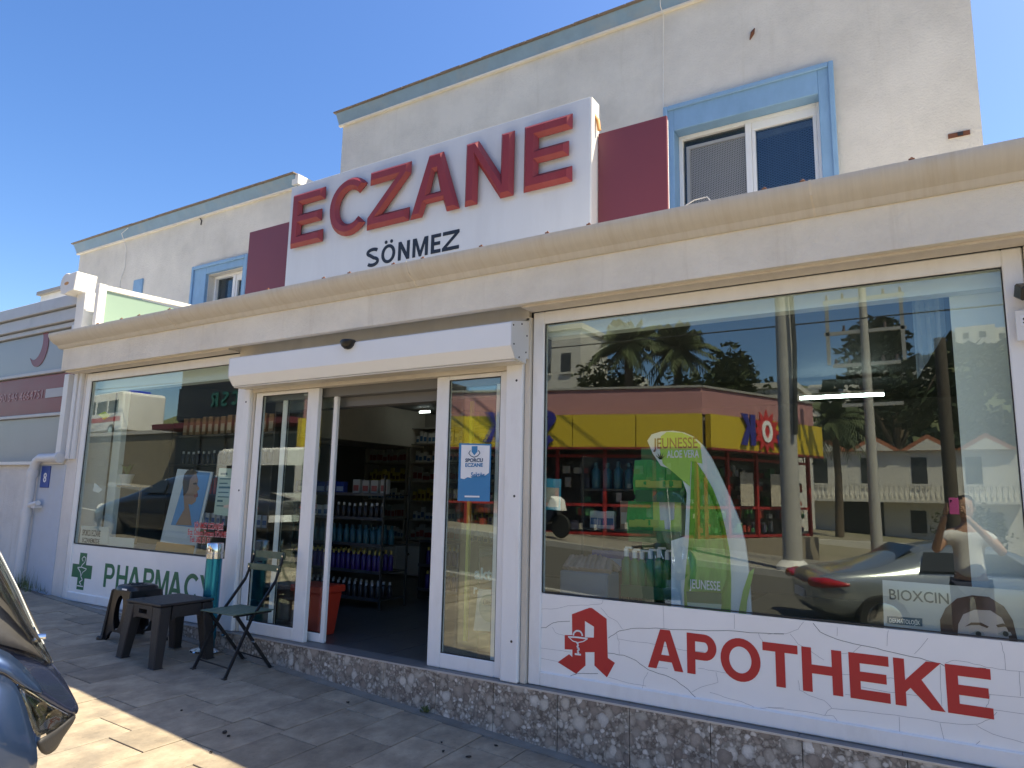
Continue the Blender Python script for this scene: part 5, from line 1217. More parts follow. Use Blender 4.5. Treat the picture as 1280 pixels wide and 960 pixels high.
flat('mouth', [pq(*q, YPo) for q in ((243, 619), (248, 617), (248, 621), (244, 622))], YPo-.009, C('ad_lip', (.25, .07, .06), .6), t)
flat('caption_strip', [pq(208, 664, YPo), pq(236, 668, YPo), pq(234, 674, YPo), pq(206, 670, YPo)], YPo-.004, C('ad_white2', (.62, .66, .7), .5), t)
flat('orange_foot', [pq(197, 677, YPo), pq(244, 682, YPo), pq(241, 697, YPo), pq(193, 690, YPo)], YPo-.004, C('ad_orange', (.35, .16, .04), .6), t)
# notice on the glass
YN = .037
def sheet_on(name, label, cat, q, y, m):
    t = thing(name, label, cat, (at(q[0][0], q[0][1], y).x, y, at(q[2][0], q[2][1], y).z)); flat('paper', [pq(*a, y) for a in q], y, m, t); return t
t = sheet_on('notice', 'pale green printed notice taped inside the left window beside the door post', 'notice', ((274, 585), (297, 586), (290, 646), (267, 643)), YN, C('notice_green', (.42, .52, .46), .6))
for k in range(8):
    x_, z_ = pq(276-k*.7, 592+k*5.6, YN); b = MB(); w_ = (.10, .16, .12, .17, .15, .16, .08, .10)[k]; b.box(x_, x_+w_, YN-.0028, YN-.0018, z_-.012, z_-.002 if k % 3 else z_+.006); b.build('text_line', C('ink_teal', (.05, .13, .16), .6), t, world=True)
t = sheet_on('notice', 'small white lettered card at the bottom left corner of the left window', 'notice', ((102, 657), (137, 659), (134, 681), (99, 678)), YN, C('notice_grey', (.42, .48, .48), .6))
x_, z_ = pq(103, 669, YN); text('writing', 'SPORCU ECZANE', x_, z_, YN-.003, .09, C('ink_dark', (.04, .05, .06), .6), t, .012, width=.36)
x_, z_ = pq(103, 677.5, YN); text('writing', 'ECZANEMIZDE', x_, z_, YN-.003, .07, C('ink_dark', (.04, .05, .06), .6), t, .01, width=.34)
t = sheet_on('notice', 'blank white card low in the left window beside the lettered card', 'notice', ((137, 671), (168, 673), (167, 685), (134, 682)), YN, C('notice_grey', (.42, .48, .48), .6))
t = sheet_on('sticker', 'small white triangular paper stuck inside the left window', 'sticker', ((118, 603), (128, 612), (123, 616), (116, 614)), YN, C('notice_white', (.65, .68, .68), .6))
t = sheet_on('sticker', 'small yellow green diamond sticker high in the left window', 'sticker', ((122, 518), (131, 514), (138, 519), (130, 525)), YN, C('notice_lime', (.50, .58, .06), .6))
# red owner lettering on the glass
t = thing('window_lettering', 'three small lines of red and white lettering on the left window above the ashtray', 'lettering', (at(240, 665, .026).x, .026, .66))
for (px, py, s_, wd) in ((243, 659.5, 'SÖNMEZ ECZANESİ', 36), (235, 668, 'Ecz. Özlem Duman SÖNMEZ', 51), (237, 677, 'Tel: 382 51 51', 25)):
    x_, z_ = pq(px, py, .026); wd2 = at(px+wd, py, .026).x-x_
    text('line', s_, x_-.004, z_-.004, .0255, .075, C('pinkwhite', (.66, .50, .52), .5), t, .035, width=wd2+.008)
    text('line', s_, x_, z_, .0240, .075, M['redvinyl'], t, .008, width=wd2)

# --- blue and white sticker on the door pane
YT = .016
t = thing('door_poster', 'blue and white SPORCU ECZANE poster on the right hand door pane', 'poster', (at(592, 600, YT).x, YT, at(592, 626, YT).z))
flat('sheet', [pq(574, 554, YT), pq(614, 555, YT), pq(612, 627, YT), pq(572, 626, YT)], YT, C('poster_blue', (.03, .22, .46), .45), t)
zig = [pq(577, 556, YT), pq(612.5, 557, YT), pq(611.5, 591, YT)]+[pq(611-k*4.4, 592+(k % 2)*1.6+k*.75, YT) for k in range(1, 8)]+[pq(576, 598, YT)]
flat('white_field', zig, YT-.0025, C('poster_white', (.80, .82, .84), .45), t)
x_, z_ = pq(582, 577.5, YT); text('writing', 'SPORCU', x_, z_, YT-.0045, .036, C('ink_navy', (.03, .08, .16), .5), t, .03, width=at(604, 577, YT).x-x_)
x_, z_ = pq(582, 583.5, YT); text('writing', 'ECZANE', x_, z_, YT-.0045, .036, C('poster_blue', (.03, .22, .46), .45), t, .03, width=at(604, 577, YT).x-x_)
x_, z_ = pq(589, 596.5, YT); text('writing', 'Sektör', x_, z_, YT-.0045, .05, C('poster_blue', (.03, .22, .46), .45), t, .02, width=.12)
x_, z_ = pq(593.5, 563, YT); flat('crest', [(x_-.025, z_+.03), (x_+.025, z_+.03), (x_+.025, z_-.01), (x_, z_-.035), (x_-.025, z_-.01)], YT-.0045, C('poster_blue', (.03, .22, .46), .45), t)
for sg_ in (-1, 1):
    b = MB(); b.ribbon([(x_+sg_*.035, z_-.0), (x_+sg_*.05, z_-.02), (x_+sg_*.03, z_-.04), (x_, z_-.05)], .006, YT-.005); b.build('laurel', C('ink_navy', (.03, .08, .16), .5), t, world=True)
b = MB(); x_, z_ = pq(581, 621.5, YT); b.box(x_, x_+.13, YT-.0035, YT-.0025, z_, z_+.012); b.build('footer_line', C('poster_white', (.80, .82, .84), .45), t, world=True)
# tall carton display behind that pane, with white lettering
t = thing('carton_display', 'brown printed floor display with akta lettering behind the right hand door pane', 'display', (-2.92, .45, .03))
b = MB(); b.box(-3.12, -2.66, .40, .60, .03, at(620, 697, .4).z); b.build('carton', C('brown_print', (.16, .085, .055), .6), t, world=True)
x_, z_ = pq(593, 723, .398); text('writing', 'akta', x_, z_, .397, .12, C('poster_white', (.80, .82, .84), .45), t, .03, width=.21)
x_, z_ = pq(592, 742, .398); text('writing', 'r.', x_, z_, .397, .10, C('poster_white', (.80, .82, .84), .45), t, .03, width=.05)
flat('pale_panel', [pq(598, 736, .398), pq(628, 738, .398), pq(625, 790, .398), pq(592, 788, .398)], .397, C('ad_white', (.55, .60, .64), .5), t)
cxz = pq(611, 760, .395); flat('round_badge', arc(cxz[0], cxz[1], .09, .10, 0, 360, 24)[:-1], .394, C('ad_pale', (.32, .42, .42), .5), t)
x_, z_ = pq(604, 756, .39); text('writing', 'ÜRÜN', x_, z_, .392, .05, C('ink_navy', (.03, .08, .16), .5), t, .02, width=.11)
# dark pillar and lime pole behind the pane
b = MB(); b.box(at(590, 500, .9).x-.02, at(590, 500, .9).x+.01, .9, .93, .03, 2.2); o = b.build('measuring_pole', C('lime', (.35, .42, .05), .5)); tag(o, 'thin lime green vertical pole inside behind the right hand door pane', 'pole')

# --- right window display: aloe display cut-out with shelves
YA = .42
def pa(l, y=YA): return [pq(800+a/3.84, 530+c/3.84, y) for a, c in l]
t = thing('aloe_display', 'tall green and white JEUNESSE aloe vera display stand inside the right window', 'display', (at(880, 700, YA).x, YA, .331))
flat('backboard', pa([(35, 80), (55, 50), (100, 36), (160, 32), (210, 40), (255, 60), (300, 100), (340, 160), (390, 260), (440, 370), (480, 470), (505, 570), (520, 680), (528, 780), (535, 905), (538, 1000), (150, 1000), (150, 560), (215, 540), (225, 330), (190, 230), (100, 200), (60, 140)]), YA, C('aloe_white', (.72, .78, .80), .45), t, .02)
flat('green_top', pa([(100, 60), (130, 38), (200, 42), (250, 62), (290, 100), (300, 190), (245, 180), (240, 300), (170, 240), (110, 190), (95, 120)]), YA-.003, C('aloe_lime', (.42, .66, .12), .45), t)
flat('aloe_leaf', pa([(250, 180), (270, 180), (310, 240), (350, 310), (385, 400), (410, 500), (432, 620), (438, 740), (436, 905), (436, 1000), (215, 1000), (215, 905), (212, 800), (222, 690), (235, 570), (240, 450), (245, 300)]), YA-.006, C('aloe_dark', (.16, .42, .04), .3, var=.5, scale=9, stretch=(3, 1, .6)), t, .03)
flat('aloe_gel', pa([(300, 260), (345, 340), (380, 430), (400, 530), (425, 650), (425, 740), (400, 800), (250, 800), (245, 700), (270, 560), (300, 470)]), YA-.04, C('aloe_gel', (.12, .36, .06), .25, var=.7, scale=14, stretch=(2, 1, .5)), t)
flat('label_band', pa([(232, 800), (400, 808), (400, 862), (236, 852)]), YA-.043, C('aloe_band', (.03, .14, .05), .4), t)
flat('white_swoosh', pa([(236, 852), (400, 862), (398, 890), (300, 885), (240, 870)]), YA-.045, C('aloe_pale', (.45, .55, .40), .4), t)
flat('small_leaf', pa([(465, 1000), (475, 900), (495, 800), (525, 710), (550, 692), (540, 740), (515, 850), (505, 1000)]), YA-.006, C('aloe_lime2', (.18, .42, .06), .4), t)
x_, z_ = pa([(65, 118)])[0]; x2_ = pa([(278, 118)])[0][0]; text('writing', 'JEUNESSE', x_, z_, YA-.006, .10, C('ink_brown', (.16, .10, .07), .5), t, .012, width=x2_-x_)
x_, z_ = pa([(130, 162)])[0]; x2_ = pa([(285, 162)])[0][0]; text('writing', 'ALOE VERA', x_, z_, YA-.006, .07, C('poster_white', (.80, .82, .84), .45), t, .02, width=x2_-x_)
x_, z_ = pa([(248, 784)])[0]; x2_ = pa([(395, 784)])[0][0]; text('writing', 'JEUNESSE', x_, z_, YA-.046, .08, C('poster_white', (.80, .82, .84), .45), t, .01, width=x2_-x_)
lx_, lz_ = pa([(100, 170)])[0]
for k in range(5):
    a = R(40+25*k); flat('leaf_mark', [(lx_-.008, lz_), (lx_+.05*math.cos(a), lz_+.05*math.sin(a)), (lx_+.008, lz_)], YA-.005, C('leafmark', (.03, .16, .05), .5), t)
# green shelves carrying foil pouches and pump bottles
gs_ = thing('display_shelf', 'green cardboard shelf unit of foil pouches and pump bottles in the right window', 'shelf', (-1.9, .62, .331))
gm = C('aloe_shelf', (.015, .13, .045), .45)
shz = [at(800, 618, .5).z, at(800, 668, .5).z, at(800, 738, .5).z]
xA, xB = at(786, 640, .5).x, at(853, 640, .5).x
for i, z in enumerate(shz):
    x0_ = at((795, 786, 776)[i], 640, .5).x; x1_ = at((856, 850, 840)[i], 640, .5).x
    b = MB(); b.box(x0_, x1_, .50, .74, z-.02, z); b.build('shelf', gm, gs_, world=True); b = MB(); b.box(x0_, x1_, .492, .499, z-.05, z+.03); b.build('front_lip', gm, gs_, world=True)
b = MB(); b.box(xA, xB+.1, .745, .76, .33, 1.62); b.build('back_panel', C('aloe_back', (.12, .30, .12), .5), gs_, world=True)
row(ps_pouch, at(796, 640, .55).x, at(853, 640, .55).x, .56, shz[0], 7, 'shiny green foil pouch on the top shelf of the green display', 'green pouches on the top display shelf')
row(ps_pouch, at(796, 640, .6).x, at(853, 640, .6).x, .65, shz[0], 7, 'shiny green foil pouch on the top shelf of the green display', 'green pouches on the top display shelf')
row(ps_pouch, at(788, 640, .55).x, at(822, 640, .55).x, .57, shz[1], 5, 'shiny green foil pouch on the middle shelf of the green display', 'green pouches on the middle display shelf')
row(pb_pump, at(777, 640, .55).x, at(838, 640, .55).x, .56, shz[2]-.0, 6, 'green pump bottle with white head on the lowest green shelf', 'green pump bottles on the display')
t = thing('box', 'large lime green box with pale shirt print beside the foil pouches', 'box', (at(836, 660, .58).x, .6, shz[1]))
b = MB(); b.box(-.10, .10, -.05, .05, 0, .30); b.build('carton', C('aloe_lime', (.42, .66, .12), .45), t)
flat('print', [(-.05, .10), (-.02, .10), (-.015, .04), (.02, .04), (.025, .1), (.05, .11), (.055, .24), (-.055, .24)], -.053, C('ad_white', (.55, .60, .64), .5), t, world=False)
# rack of mixed goods at the left of the right window
mg = rack('goods_rack', 'dark rack of mixed goods inside the right window next to the door post', -2.45, -1.80, .78, 1.15, .03, [.45, .72, 1.02, 1.32], M['shelfdark'], C('backmesh3', (.06, .06, .065), .7))
row(px_blue, -2.38, -1.87, .86, .72, 4, 'navy blue box on the dark goods rack in the right window', 'navy boxes in the right window')
row(pb_dark, -2.4, -1.85, .86, .45, 7, 'small dark bottle low on the dark goods rack in the right window', 'dark bottles low in the right window')
row(px_tan, -2.15, -1.9, .86, 1.02, 3, 'tan carton on the dark goods rack in the right window', 'tan cartons in the right window')
row(px_white, -2.4, -2.2, .86, 1.02, 3, 'small white carton on the dark goods rack in the right window', 'white cartons in the right window')
row(pb_teal, -2.4, -1.85, .86, 1.32, 6, 'dark teal bottle on top of the dark goods rack in the right window', 'teal bottles in the right window')
# small hanging sign with turquoise border, and grey blue bin
t = sheet_on('hanging_card', 'small turquoise bordered card hanging just inside the right window by its left frame', 'card', ((679.5, 598), (701.5, 599), (700.5, 638), (678.5, 637)), .07, C('card_teal', (.03, .30, .38), .5))
flat('picture', [pq(682, 609, .07), pq(699, 610, .07), pq(698, 634, .07), pq(681, 633, .07)], .067, C('card_tan', (.45, .40, .28), .5, var=.4, scale=30), t)
t = thing('storage_bin', 'dull blue bin with heap of folded bags low inside the right window', 'bin', (-2.15, .35, .331))
b = MB(); b.box(-.2, .16, -.1, .1, 0, .42); b.build('tub', C('bin_blue', (.11, .17, .24), .5), t, bevel=.01)
b = MB()
for k in range(9): b.tube([(-.17+.04*k, -.07, .43), (-.15+.035*k, .0, .48+.03*rnd.random()), (-.16+.04*k, .07, .44)], .028, 6)
b.build('folded_bags', C('bags', (.26, .20, .19), .7, var=.5, scale=20), t, smooth=60)
# chrome sparkle: small spot on rack
# BIOXCIN poster with a woman's brow and eyes
YB = .05
t = thing('window_poster', 'pale BIOXCIN poster with the upper half of a face in the right window', 'poster', (at(1190, 760, YB).x, YB, .63))
flat('sheet', [pq(1103, 725, YB), pq(1300, 740, YB), pq(1300, 812, YB), pq(1105, 786, YB)], YB, C('bx_sheet', (.52, .52, .51), .5, var=.06), t)
x_, z_ = pq(1112, 749, YB); x2_ = pq(1186, 749, YB)[0]; text('writing', 'BIOXCIN', x_, z_, YB-.0025, .075, C('ink_dark', (.04, .05, .06), .6), t, .008, width=x2_-x_)
fpts = [(1176, 790), (1175, 775), (1182, 760), (1196, 748), (1215, 744), (1236, 746), (1255, 758), (1266, 775), (1272, 800), (1272, 815), (1176, 800)]
flat('hair', [pq(*q, YB) for q in fpts], YB-.0025, C('bx_hair', (.10, .05, .035), .6, var=.5, scale=20, stretch=(1, 1, .4)), t)
flat('forehead', [pq(*q, YB) for q in ((1197, 796), (1198, 780), (1204, 768), (1218, 762), (1238, 763), (1252, 772), (1260, 788), (1262, 806), (1198, 800))], YB-.004, C('bx_skin', (.55, .45, .42), .6), t)
for q in (((1206, 783), (1214, 778), (1226, 778), (1236, 783), (1234, 785), (1224, 781), (1214, 781)), ((1245, 781), (1254, 779), (1260, 783), (1264, 788), (1256, 783), (1247, 784))):
    flat('brow', [pq(*a, YB) for a in q], YB-.0055, C('bx_hair', (.10, .05, .035), .6), t)
for cx0, cy0 in ((1222, 791), (1256, 791)):
    flat('eye', [pq(cx0-9, cy0+1, YB), pq(cx0-2, cy0-3, YB), pq(cx0+7, cy0-1, YB), pq(cx0+9, cy0+3, YB), pq(cx0, cy0+4, YB)], YB-.0055, C('eye_white', (.35, .33, .33), .5), t)
    c0 = pq(cx0+1, cy0+1, YB); flat('iris', arc(c0[0], c0[1], .012, .012, 0, 360, 12)[:-1], YB-.007, C('iris_dark', (.03, .03, .03), .3), t)
flat('blue_label', [pq(1109, 770, YB), pq(1153, 773, YB), pq(1153, 783, YB), pq(1109, 779, YB)], YB-.0025, C('ink_blue', (.03, .09, .15), .5), t)
x_, z_ = pq(1112, 777.5, YB); text('writing', 'DERMATOLOJİK', x_, z_, YB-.0042, .03, C('poster_white', (.80, .82, .84), .45), t, .01, width=pq(1150, 777, YB)[0]-x_)
b = MB(); b.ribbon([pq(1110, 752, YB), pq(1118, 768, YB), pq(1122, 770, YB), pq(1128, 762, YB), pq(1131, 752, YB), pq(1120, 749, YB), pq(1110, 752, YB)], .004, YB-.003); b.build('shield_outline', C('silver_print', (.5, .5, .5), .3), t, world=True)
b = MB(); b.box(-9, -8.9, 5, 5.1, -49.9, -49.8)
for p in list(COL.objects):
    if p.location.z < -40: 
        for c in kids(p): bpy.data.objects.remove(c)
        bpy.data.objects.remove(p)

# ============================================================ THE STREET OPPOSITE (seen mirrored in the glass)
def world_box_thing(name, label, cat, c, rz=0, group=None): return thing(name, label, cat, c, rz, group)
def rot_frame(p, ang_):           # local x along the wall, local -y... outwards handled by caller
    return Matrix.Translation(p) @ Matrix.Rotation(ang_, 4, 'Z')
# --- discount market with pink parapet and yellow fascia
Cn = Vector((-5.96, -15.66, 0)); Lf = Cn+Vector((-.964, .267, 0))*13; Rg = Cn+Vector((.407, -.914, 0))*5.4
Bk1 = Rg+Vector((-8, -5, 0)); Bk2 = Lf+Vector((-3, -12, 0))
g0 = gz(-6)-.1; dz_ = 0
mk = thing('market_building', 'supermarket with pink parapet, yellow fascia and red window frames across the street', 'building', (Cn.x-3, Cn.y-5, g0))
yel = C('fascia_yellow', (.55, .40, .03), .5, var=.06, stains=.15); pnk = C('parapet_pink', (.40, .20, .21), .8, var=.1, stains=.3)
def wall_between(p, q, z0, z1, th, name, m, out=0.0, par=mk, mid=None, inset=0.0):
    d_ = (q-p).normalized(); n_ = Vector((-d_.y, d_.x, 0))
    if n_.y < 0: n_ = -n_
    p2, q2 = p+n_*out+d_*inset, q+n_*out-d_*inset
    b = MB(); b.add([(v.x, v.y, z) for z in (z0, z1) for v in (p2, q2, q2-n_*th, p2-n_*th)], [(0, 3, 2, 1), (4, 5, 6, 7), (0, 1, 5, 4), (1, 2, 6, 5), (2, 3, 7, 6), (3, 0, 4, 7)])
    return b.build(name, m, par, world=True)
b = MB(); b.prism([(v.x, v.y) for v in (Lf, Cn, Rg, Bk1, Bk2)], 2.7, 3.6, 'z'); b.build('roof', C('dark_roof', (.2, .18, .17), .8), mk, world=True)
for p, q in ((Lf, Cn), (Cn, Rg)):
    wall_between(p, q, 3.68, 4.45, .25, 'parapet', pnk, .0)
    L_ = (q-p).length; n = max(1, round(L_/1.8))
    for i in range(n):
        dd = (q-p).normalized()*.012; wall_between(p+(q-p)*(i/n)+dd*(i > 0), p+(q-p)*((i+1)/n)-dd*(i < n-1), 2.72, 3.67, .2, 'fascia_panel', yel, .30)
    wall_between(p, q, 2.66, 2.715, .24, 'fascia_trim', C('trim_red', (.25, .03, .03), .5), .32)
    wall_between(p, q, 4.455, 4.52, .34, 'parapet_cap', C('cap_grey', (.3, .29, .28), .8), .05)
    wall_between(p, q, g0-.6, .15, .2, 'base_wall', C('stone_base', (.25, .21, .16), .9, var=.3, scale=3, bump=.5), .0)
    wall_between(p, q, .16, 2.70, .05, 'glazing', C('market_dark', (.03, .028, .03), .2), -.9)
    L_ = (q-p).length; n = int(L_/1.35)
    for i in range(n+1):
        a = p+(q-p)*(i/n); wall_between(a, a+(q-p).normalized()*.10, .16, 2.70, .1, 'window_post', C('frame_red', (.33, .02, .02), .5), -.25)
    for z in (.17, 1.0, 2.45): wall_between(p, q, z, z+.08, .06, 'window_rail', C('frame_red', (.33, .02, .02), .5), -.28)
goods = {}
for p, q in ((Lf, Cn), (Cn, Rg)):
    d_ = (q-p).normalized(); n_ = Vector((-d_.y, d_.x, 0)); n_ = n_ if n_.y > 0 else -n_
    for i in range(150):
        f = rnd.random(); a = p+(q-p)*f-n_*rnd.uniform(.45, .8); zz = .3+.42*rnd.randint(0, 4); w_ = rnd.uniform(.08, .25); h_ = rnd.uniform(.12, .34); k_ = rnd.choice(('goods_red', 'goods_pale', 'goods_green', 'goods_dark'))
        goods.setdefault(k_, MB()).add([(v.x, v.y, z) for z in (zz, zz+h_) for v in (a, a+d_*w_, a+d_*w_-n_*.1, a-n_*.1)], [(0, 3, 2, 1), (4, 5, 6, 7), (0, 1, 5, 4), (1, 2, 6, 5), (2, 3, 7, 6), (3, 0, 4, 7)])
for k_, c_2 in (('goods_red', (.35, .06, .04)), ('goods_pale', (.45, .43, .38)), ('goods_green', (.06, .2, .08)), ('goods_dark', (.08, .08, .12))): tag(goods[k_].build('window_goods', C(k_, c_2, .5), mk, world=True), kind='stuff')
# posters in the market window
for i, f in enumerate((.35, .62)):
    a = Cn+(Rg-Cn)*f; w_ = (Rg-Cn).normalized()
    o_ = wall_between(a, a+w_*.6, 1.1, 2.1, .02, 'poster', C('poster_mix', (.45, .40, .32), .6, var=.9, scale=14), -.22)
# logo letters
blu = C('logo_blue', (.03, .03, .22), .4); rdm = C('logo_red', (.50, .03, .03), .4)
def market_logo(p, dirv, z0, hg, back=False):
    ang_ = math.atan2(dirv.y, dirv.x)
    n_ = Vector((dirv.y, -dirv.x, 0))                    # outward normal for text that runs along dirv
    def put(me, x, off, m, name):
        mw = Matrix.Translation(p+dirv*x+n_*off+Vector((0, 0, z0))) @ Matrix.Rotation(ang_, 4, 'Z') @ XZ @ Matrix.Scale(hg, 4)
        mesh_obj(name, me, m, mk, mw, True)
    put(curve_mesh(glyph('Ş', .62, .24), .02, 0, 'logo_letter'), 0, .03, blu, 'logo_letter')
    star = []
    for k in range(24):
        r_ = .72 if k % 2 == 0 else .46; star.append((.45+r_*math.cos(k*math.pi/12), .5+r_*math.sin(k*math.pi/12)))
    put(curve_mesh([star], .015, 0, 'logo_burst'), hg*.72, .03, rdm, 'logo_burst')
    put(curve_mesh([arc(.45, .5, .27, .36, 0, 360, 24)[:-1], arc(.45, .5, .13, .22, 0, 360, 24)[:-1]], .02, 0, 'logo_letter'), hg*.72, .055, M['whitevinyl'], 'logo_letter')
    put(curve_mesh(glyph('K', .72, .24), .02, 0, 'logo_letter'), hg*1.75, .03, blu, 'logo_letter')
dR = (Cn-Rg).normalized(); nR = Vector((dR.y, -dR.x, 0))
market_logo(Rg+dR*1.9+nR*.33, dR, 2.86, .92)
dL = (Lf-Cn).normalized(); nL = Vector((dL.y, -dL.x, 0))
market_logo(Cn+dL*4.2+nL*.33, dL, 2.86, .92)
# --- poles
def pole(name, label, cat, x, y, r0, r1, h_, m, arms=()):
    g_ = gz(x)-.02; t = thing(name, label, cat, (x, y, g_)); b = MB(); b.tube([(0, 0, 0), (0, 0, h_)], [r0, r1], 16); b.build('shaft', m, t, smooth=60)
    for (z, l, w_) in arms:
        b = MB(); b.box(-l, l, -.05, .05, z, z+w_); b.build('cross_arm', M['rust'] if False else C('galv2', (.34, .34, .33), .6), t)
        for sx in (-.9, -.5, .5, .9):
            b = MB(); b.tube([(sx*l, 0, z+w_), (sx*l, 0, z+w_+.18)], [.05, .03], 8); b.build('insulator', C('insul', (.10, .07, .06), .3), t)
    return t
concrete = C('concrete', (.42, .40, .37), .85, var=.15, scale=3, stains=.3, bump=.2)
pl1 = pole('utility_pole', 'thick concrete utility pole on the far side of the street near the supermarket', 'pole', -3.1, -12.6, .215, .15, 9.5, concrete)
b = MB(); b.lathe([(.36, -.1), (.36, .12), (.24, .25)], n=14); b.build('footing', M['white'], pl1)
b = MB(); b.tube([(.2, .2, 3), (.26, .2, 5), (.22, .2, 7)], .05, 6); b.build('conduit', M['gasket'], pl1)
pl2 = pole('transformer_pole', 'slim concrete power pole with crossarms in front of the white house', 'pole', -1.93, -18.6, .16, .10, 8.6, concrete, ((6.6, 1.1, .10), (5.6, .9, .10), (7.6, 1.1, .1)))
b = MB(); b.box(-1.05, -.95, -.05, .05, 5.7, 7.6); b.box(.95, 1.05, -.05, .05, 5.7, 7.6); b.build('arm_upright', C('galv2', (.34, .34, .33), .6), pl2)
b = MB(); b.box(-.7, .9, -.04, .04, 4.4, 4.5); b.build('lamp_arm', C('galv2', (.34, .34, .33), .6), pl2)
pole('wooden_pole', 'short dark wooden pole across the street directly behind the photographer', 'pole', -.03, -12.9, .14, .11, 5.2, C('oldwood', (.08, .065, .05), .9, bump=.4))
k = 0
for (z, y0, y1, sag) in ((6.3, -12.7, -12.9, .3), (6.8, -12.6, -12.8, .35), (7.4, -12.5, -12.8, .25), (5.6, -12.75, -12.9, .3), (8.2, -12.5, -12.7, .3), (8.9, -12.5, -12.7, .2)):
    pts = [(-45+i*3, y0, z-gz(0)*0-.02*(i-15)-sag*(1-((i-14)/16)**2)) for i in range(26)]
    cable('power_line', pts, .018, M['gasket'], 'black overhead power line strung along the far side of the street', 'cable', 'overhead power lines')
# --- trees
def foliage(b, c, rx, ry, rz, n, s_, clumps=14, droop=0):
    cs = []
    for i in range(clumps):
        a = rnd.uniform(0, 6.28); u_ = rnd.uniform(-.9, 1); r_ = math.sqrt(max(0, 1-u_*u_))*rnd.uniform(.35, .85)
        cs.append((c[0]+rx*r_*math.cos(a), c[1]+ry*r_*math.sin(a), c[2]+rz*u_*.75, rnd.uniform(.28, .5)))
    for i in range(n):
        q = cs[i % clumps]; k_ = q[3]
        d_ = Vector((rnd.gauss(0, 1), rnd.gauss(0, 1), rnd.gauss(0, 1))).normalized()*(rnd.random()**.4)
        p = Vector((q[0]+d_.x*rx*k_, q[1]+d_.y*ry*k_, q[2]+d_.z*rz*k_))
        a = Vector((rnd.gauss(0, 1), rnd.gauss(0, 1), rnd.gauss(0, .6))).normalized()*s_*rnd.uniform(.6, 1.3); e = a.orthogonal().normalized()*s_*.45
        b.quad(p-a, p+e, p+a, p-e)
leafA = C('leaf_dark', (.035, .055, .022), .7, var=.4, scale=2); leafB = C('leaf_olive', (.075, .10, .04), .7, var=.4, scale=2); bark = C('bark', (.12, .09, .065), .9, bump=.5, var=.3)
def tree(name, label, x, y, h_, r_, n, m, trunk=.18, group=None, z0=None):
    g_ = gz(x)-.4 if z0 is None else z0
    t = thing(name, label, 'tree', (x, y, g_), 0, group)
    b = MB(); b.tube([(0, 0, 0), (.05, .02, h_*.35), (.0, .1, h_*.7)], [trunk, trunk*.7, trunk*.3], 8)
    for k in range(5):
        a = k*1.3; b.tube([(0.03, .05, h_*.35), (math.cos(a)*r_*.35, math.sin(a)*r_*.35, h_*.6), (math.cos(a)*r_*.6, math.sin(a)*r_*.6, h_*.75)], [trunk*.5, trunk*.3, trunk*.12], 6)
    b.build('trunk', bark, t, smooth=60)
    b = MB(); foliage(b, (0, 0, h_*.68), r_, r_, h_*.34, n, r_*.075); b.build('crown', m, t)
    return t
tree('leafy_tree', 'big dark evergreen tree rising behind the long white house', -3.6, -60, 16.5, 5.4, 3600, leafA, .4)
tree('leafy_tree', 'second dark tree behind the long white house, right of the big evergreen', 3.6, -62, 14.5, 5.0, 3000, leafA, .4)
tree('leafy_tree', 'small round olive tree in front of the white house', .3, -14.6, 2.1, .75, 900, leafB, .06)
tree('leafy_tree', 'bushy tree beside the white tower house', -13.0, -24.5, 7.0, 2.3, 2400, leafB, .2)
tree('leafy_tree', 'bushy tree among the palms behind the supermarket', -8.6, -25.5, 8.0, 2.6, 3000, leafB, .2)
tree('leafy_tree', 'low tree behind the supermarket corner', -6.6, -27.5, 5.4, 1.9, 1300, leafA, .2)
tree('leafy_tree', 'dark tree at the far right behind the street', 7.5, -32, 6.8, 3.6, 2000, leafA, .3)
def palm(label, x, y, h_, r_, n=64):
    t = thing('palm_tree', label, 'palm tree', (x, y, gz(x)-.4), 0, None)
    b = MB(); b.tube([(0, 0, 0), (.08, 0, h_*.5), (0, .05, h_)], [.24, .18, .17], 10); b.build('trunk', bark, t, smooth=60)
    b = MB()
    for k in range(n):
        a = k*2.4; el = R(rnd.uniform(-50, 70)); l = r_*rnd.uniform(.55, .95); pts = []
        for i in range(8):
            s__ = i/7*l; z_ = math.sin(el)*s__-.42*(s__**2)/r_; pts.append(Vector((math.cos(a)*math.cos(el)*s__, math.sin(a)*math.cos(el)*s__, h_+z_)))
        sd = Vector((-math.sin(a), math.cos(a), 0))
        for i in range(1, 7):
            for e in (-1, 1):
                for q in (0, .5):
                    p_ = pts[i].lerp(pts[min(7, i+1)], q); tip_ = p_+sd*e*.42*(1-i/9)*r_/1.8+Vector((0, 0, -.22))+(pts[i]-pts[i-1])*.6; w_ = (pts[i]-pts[i-1]).normalized()*.06
                    b.quad(p_-w_, p_+w_, tip_+w_*.3, tip_-w_*.3)
    b.build('crown', leafB, t); return t
palm('tall fan palm behind the supermarket, nearest the tower house', -11.35, -23.3, 8.0, 2.0)
palm('tall fan palm behind the supermarket, beside the first palm', -9.6, -24.4, 7.9, 2.1)
palm('drooping palm beside the white house with arched roofs', -5.2, -37, 6.2, 2.4)
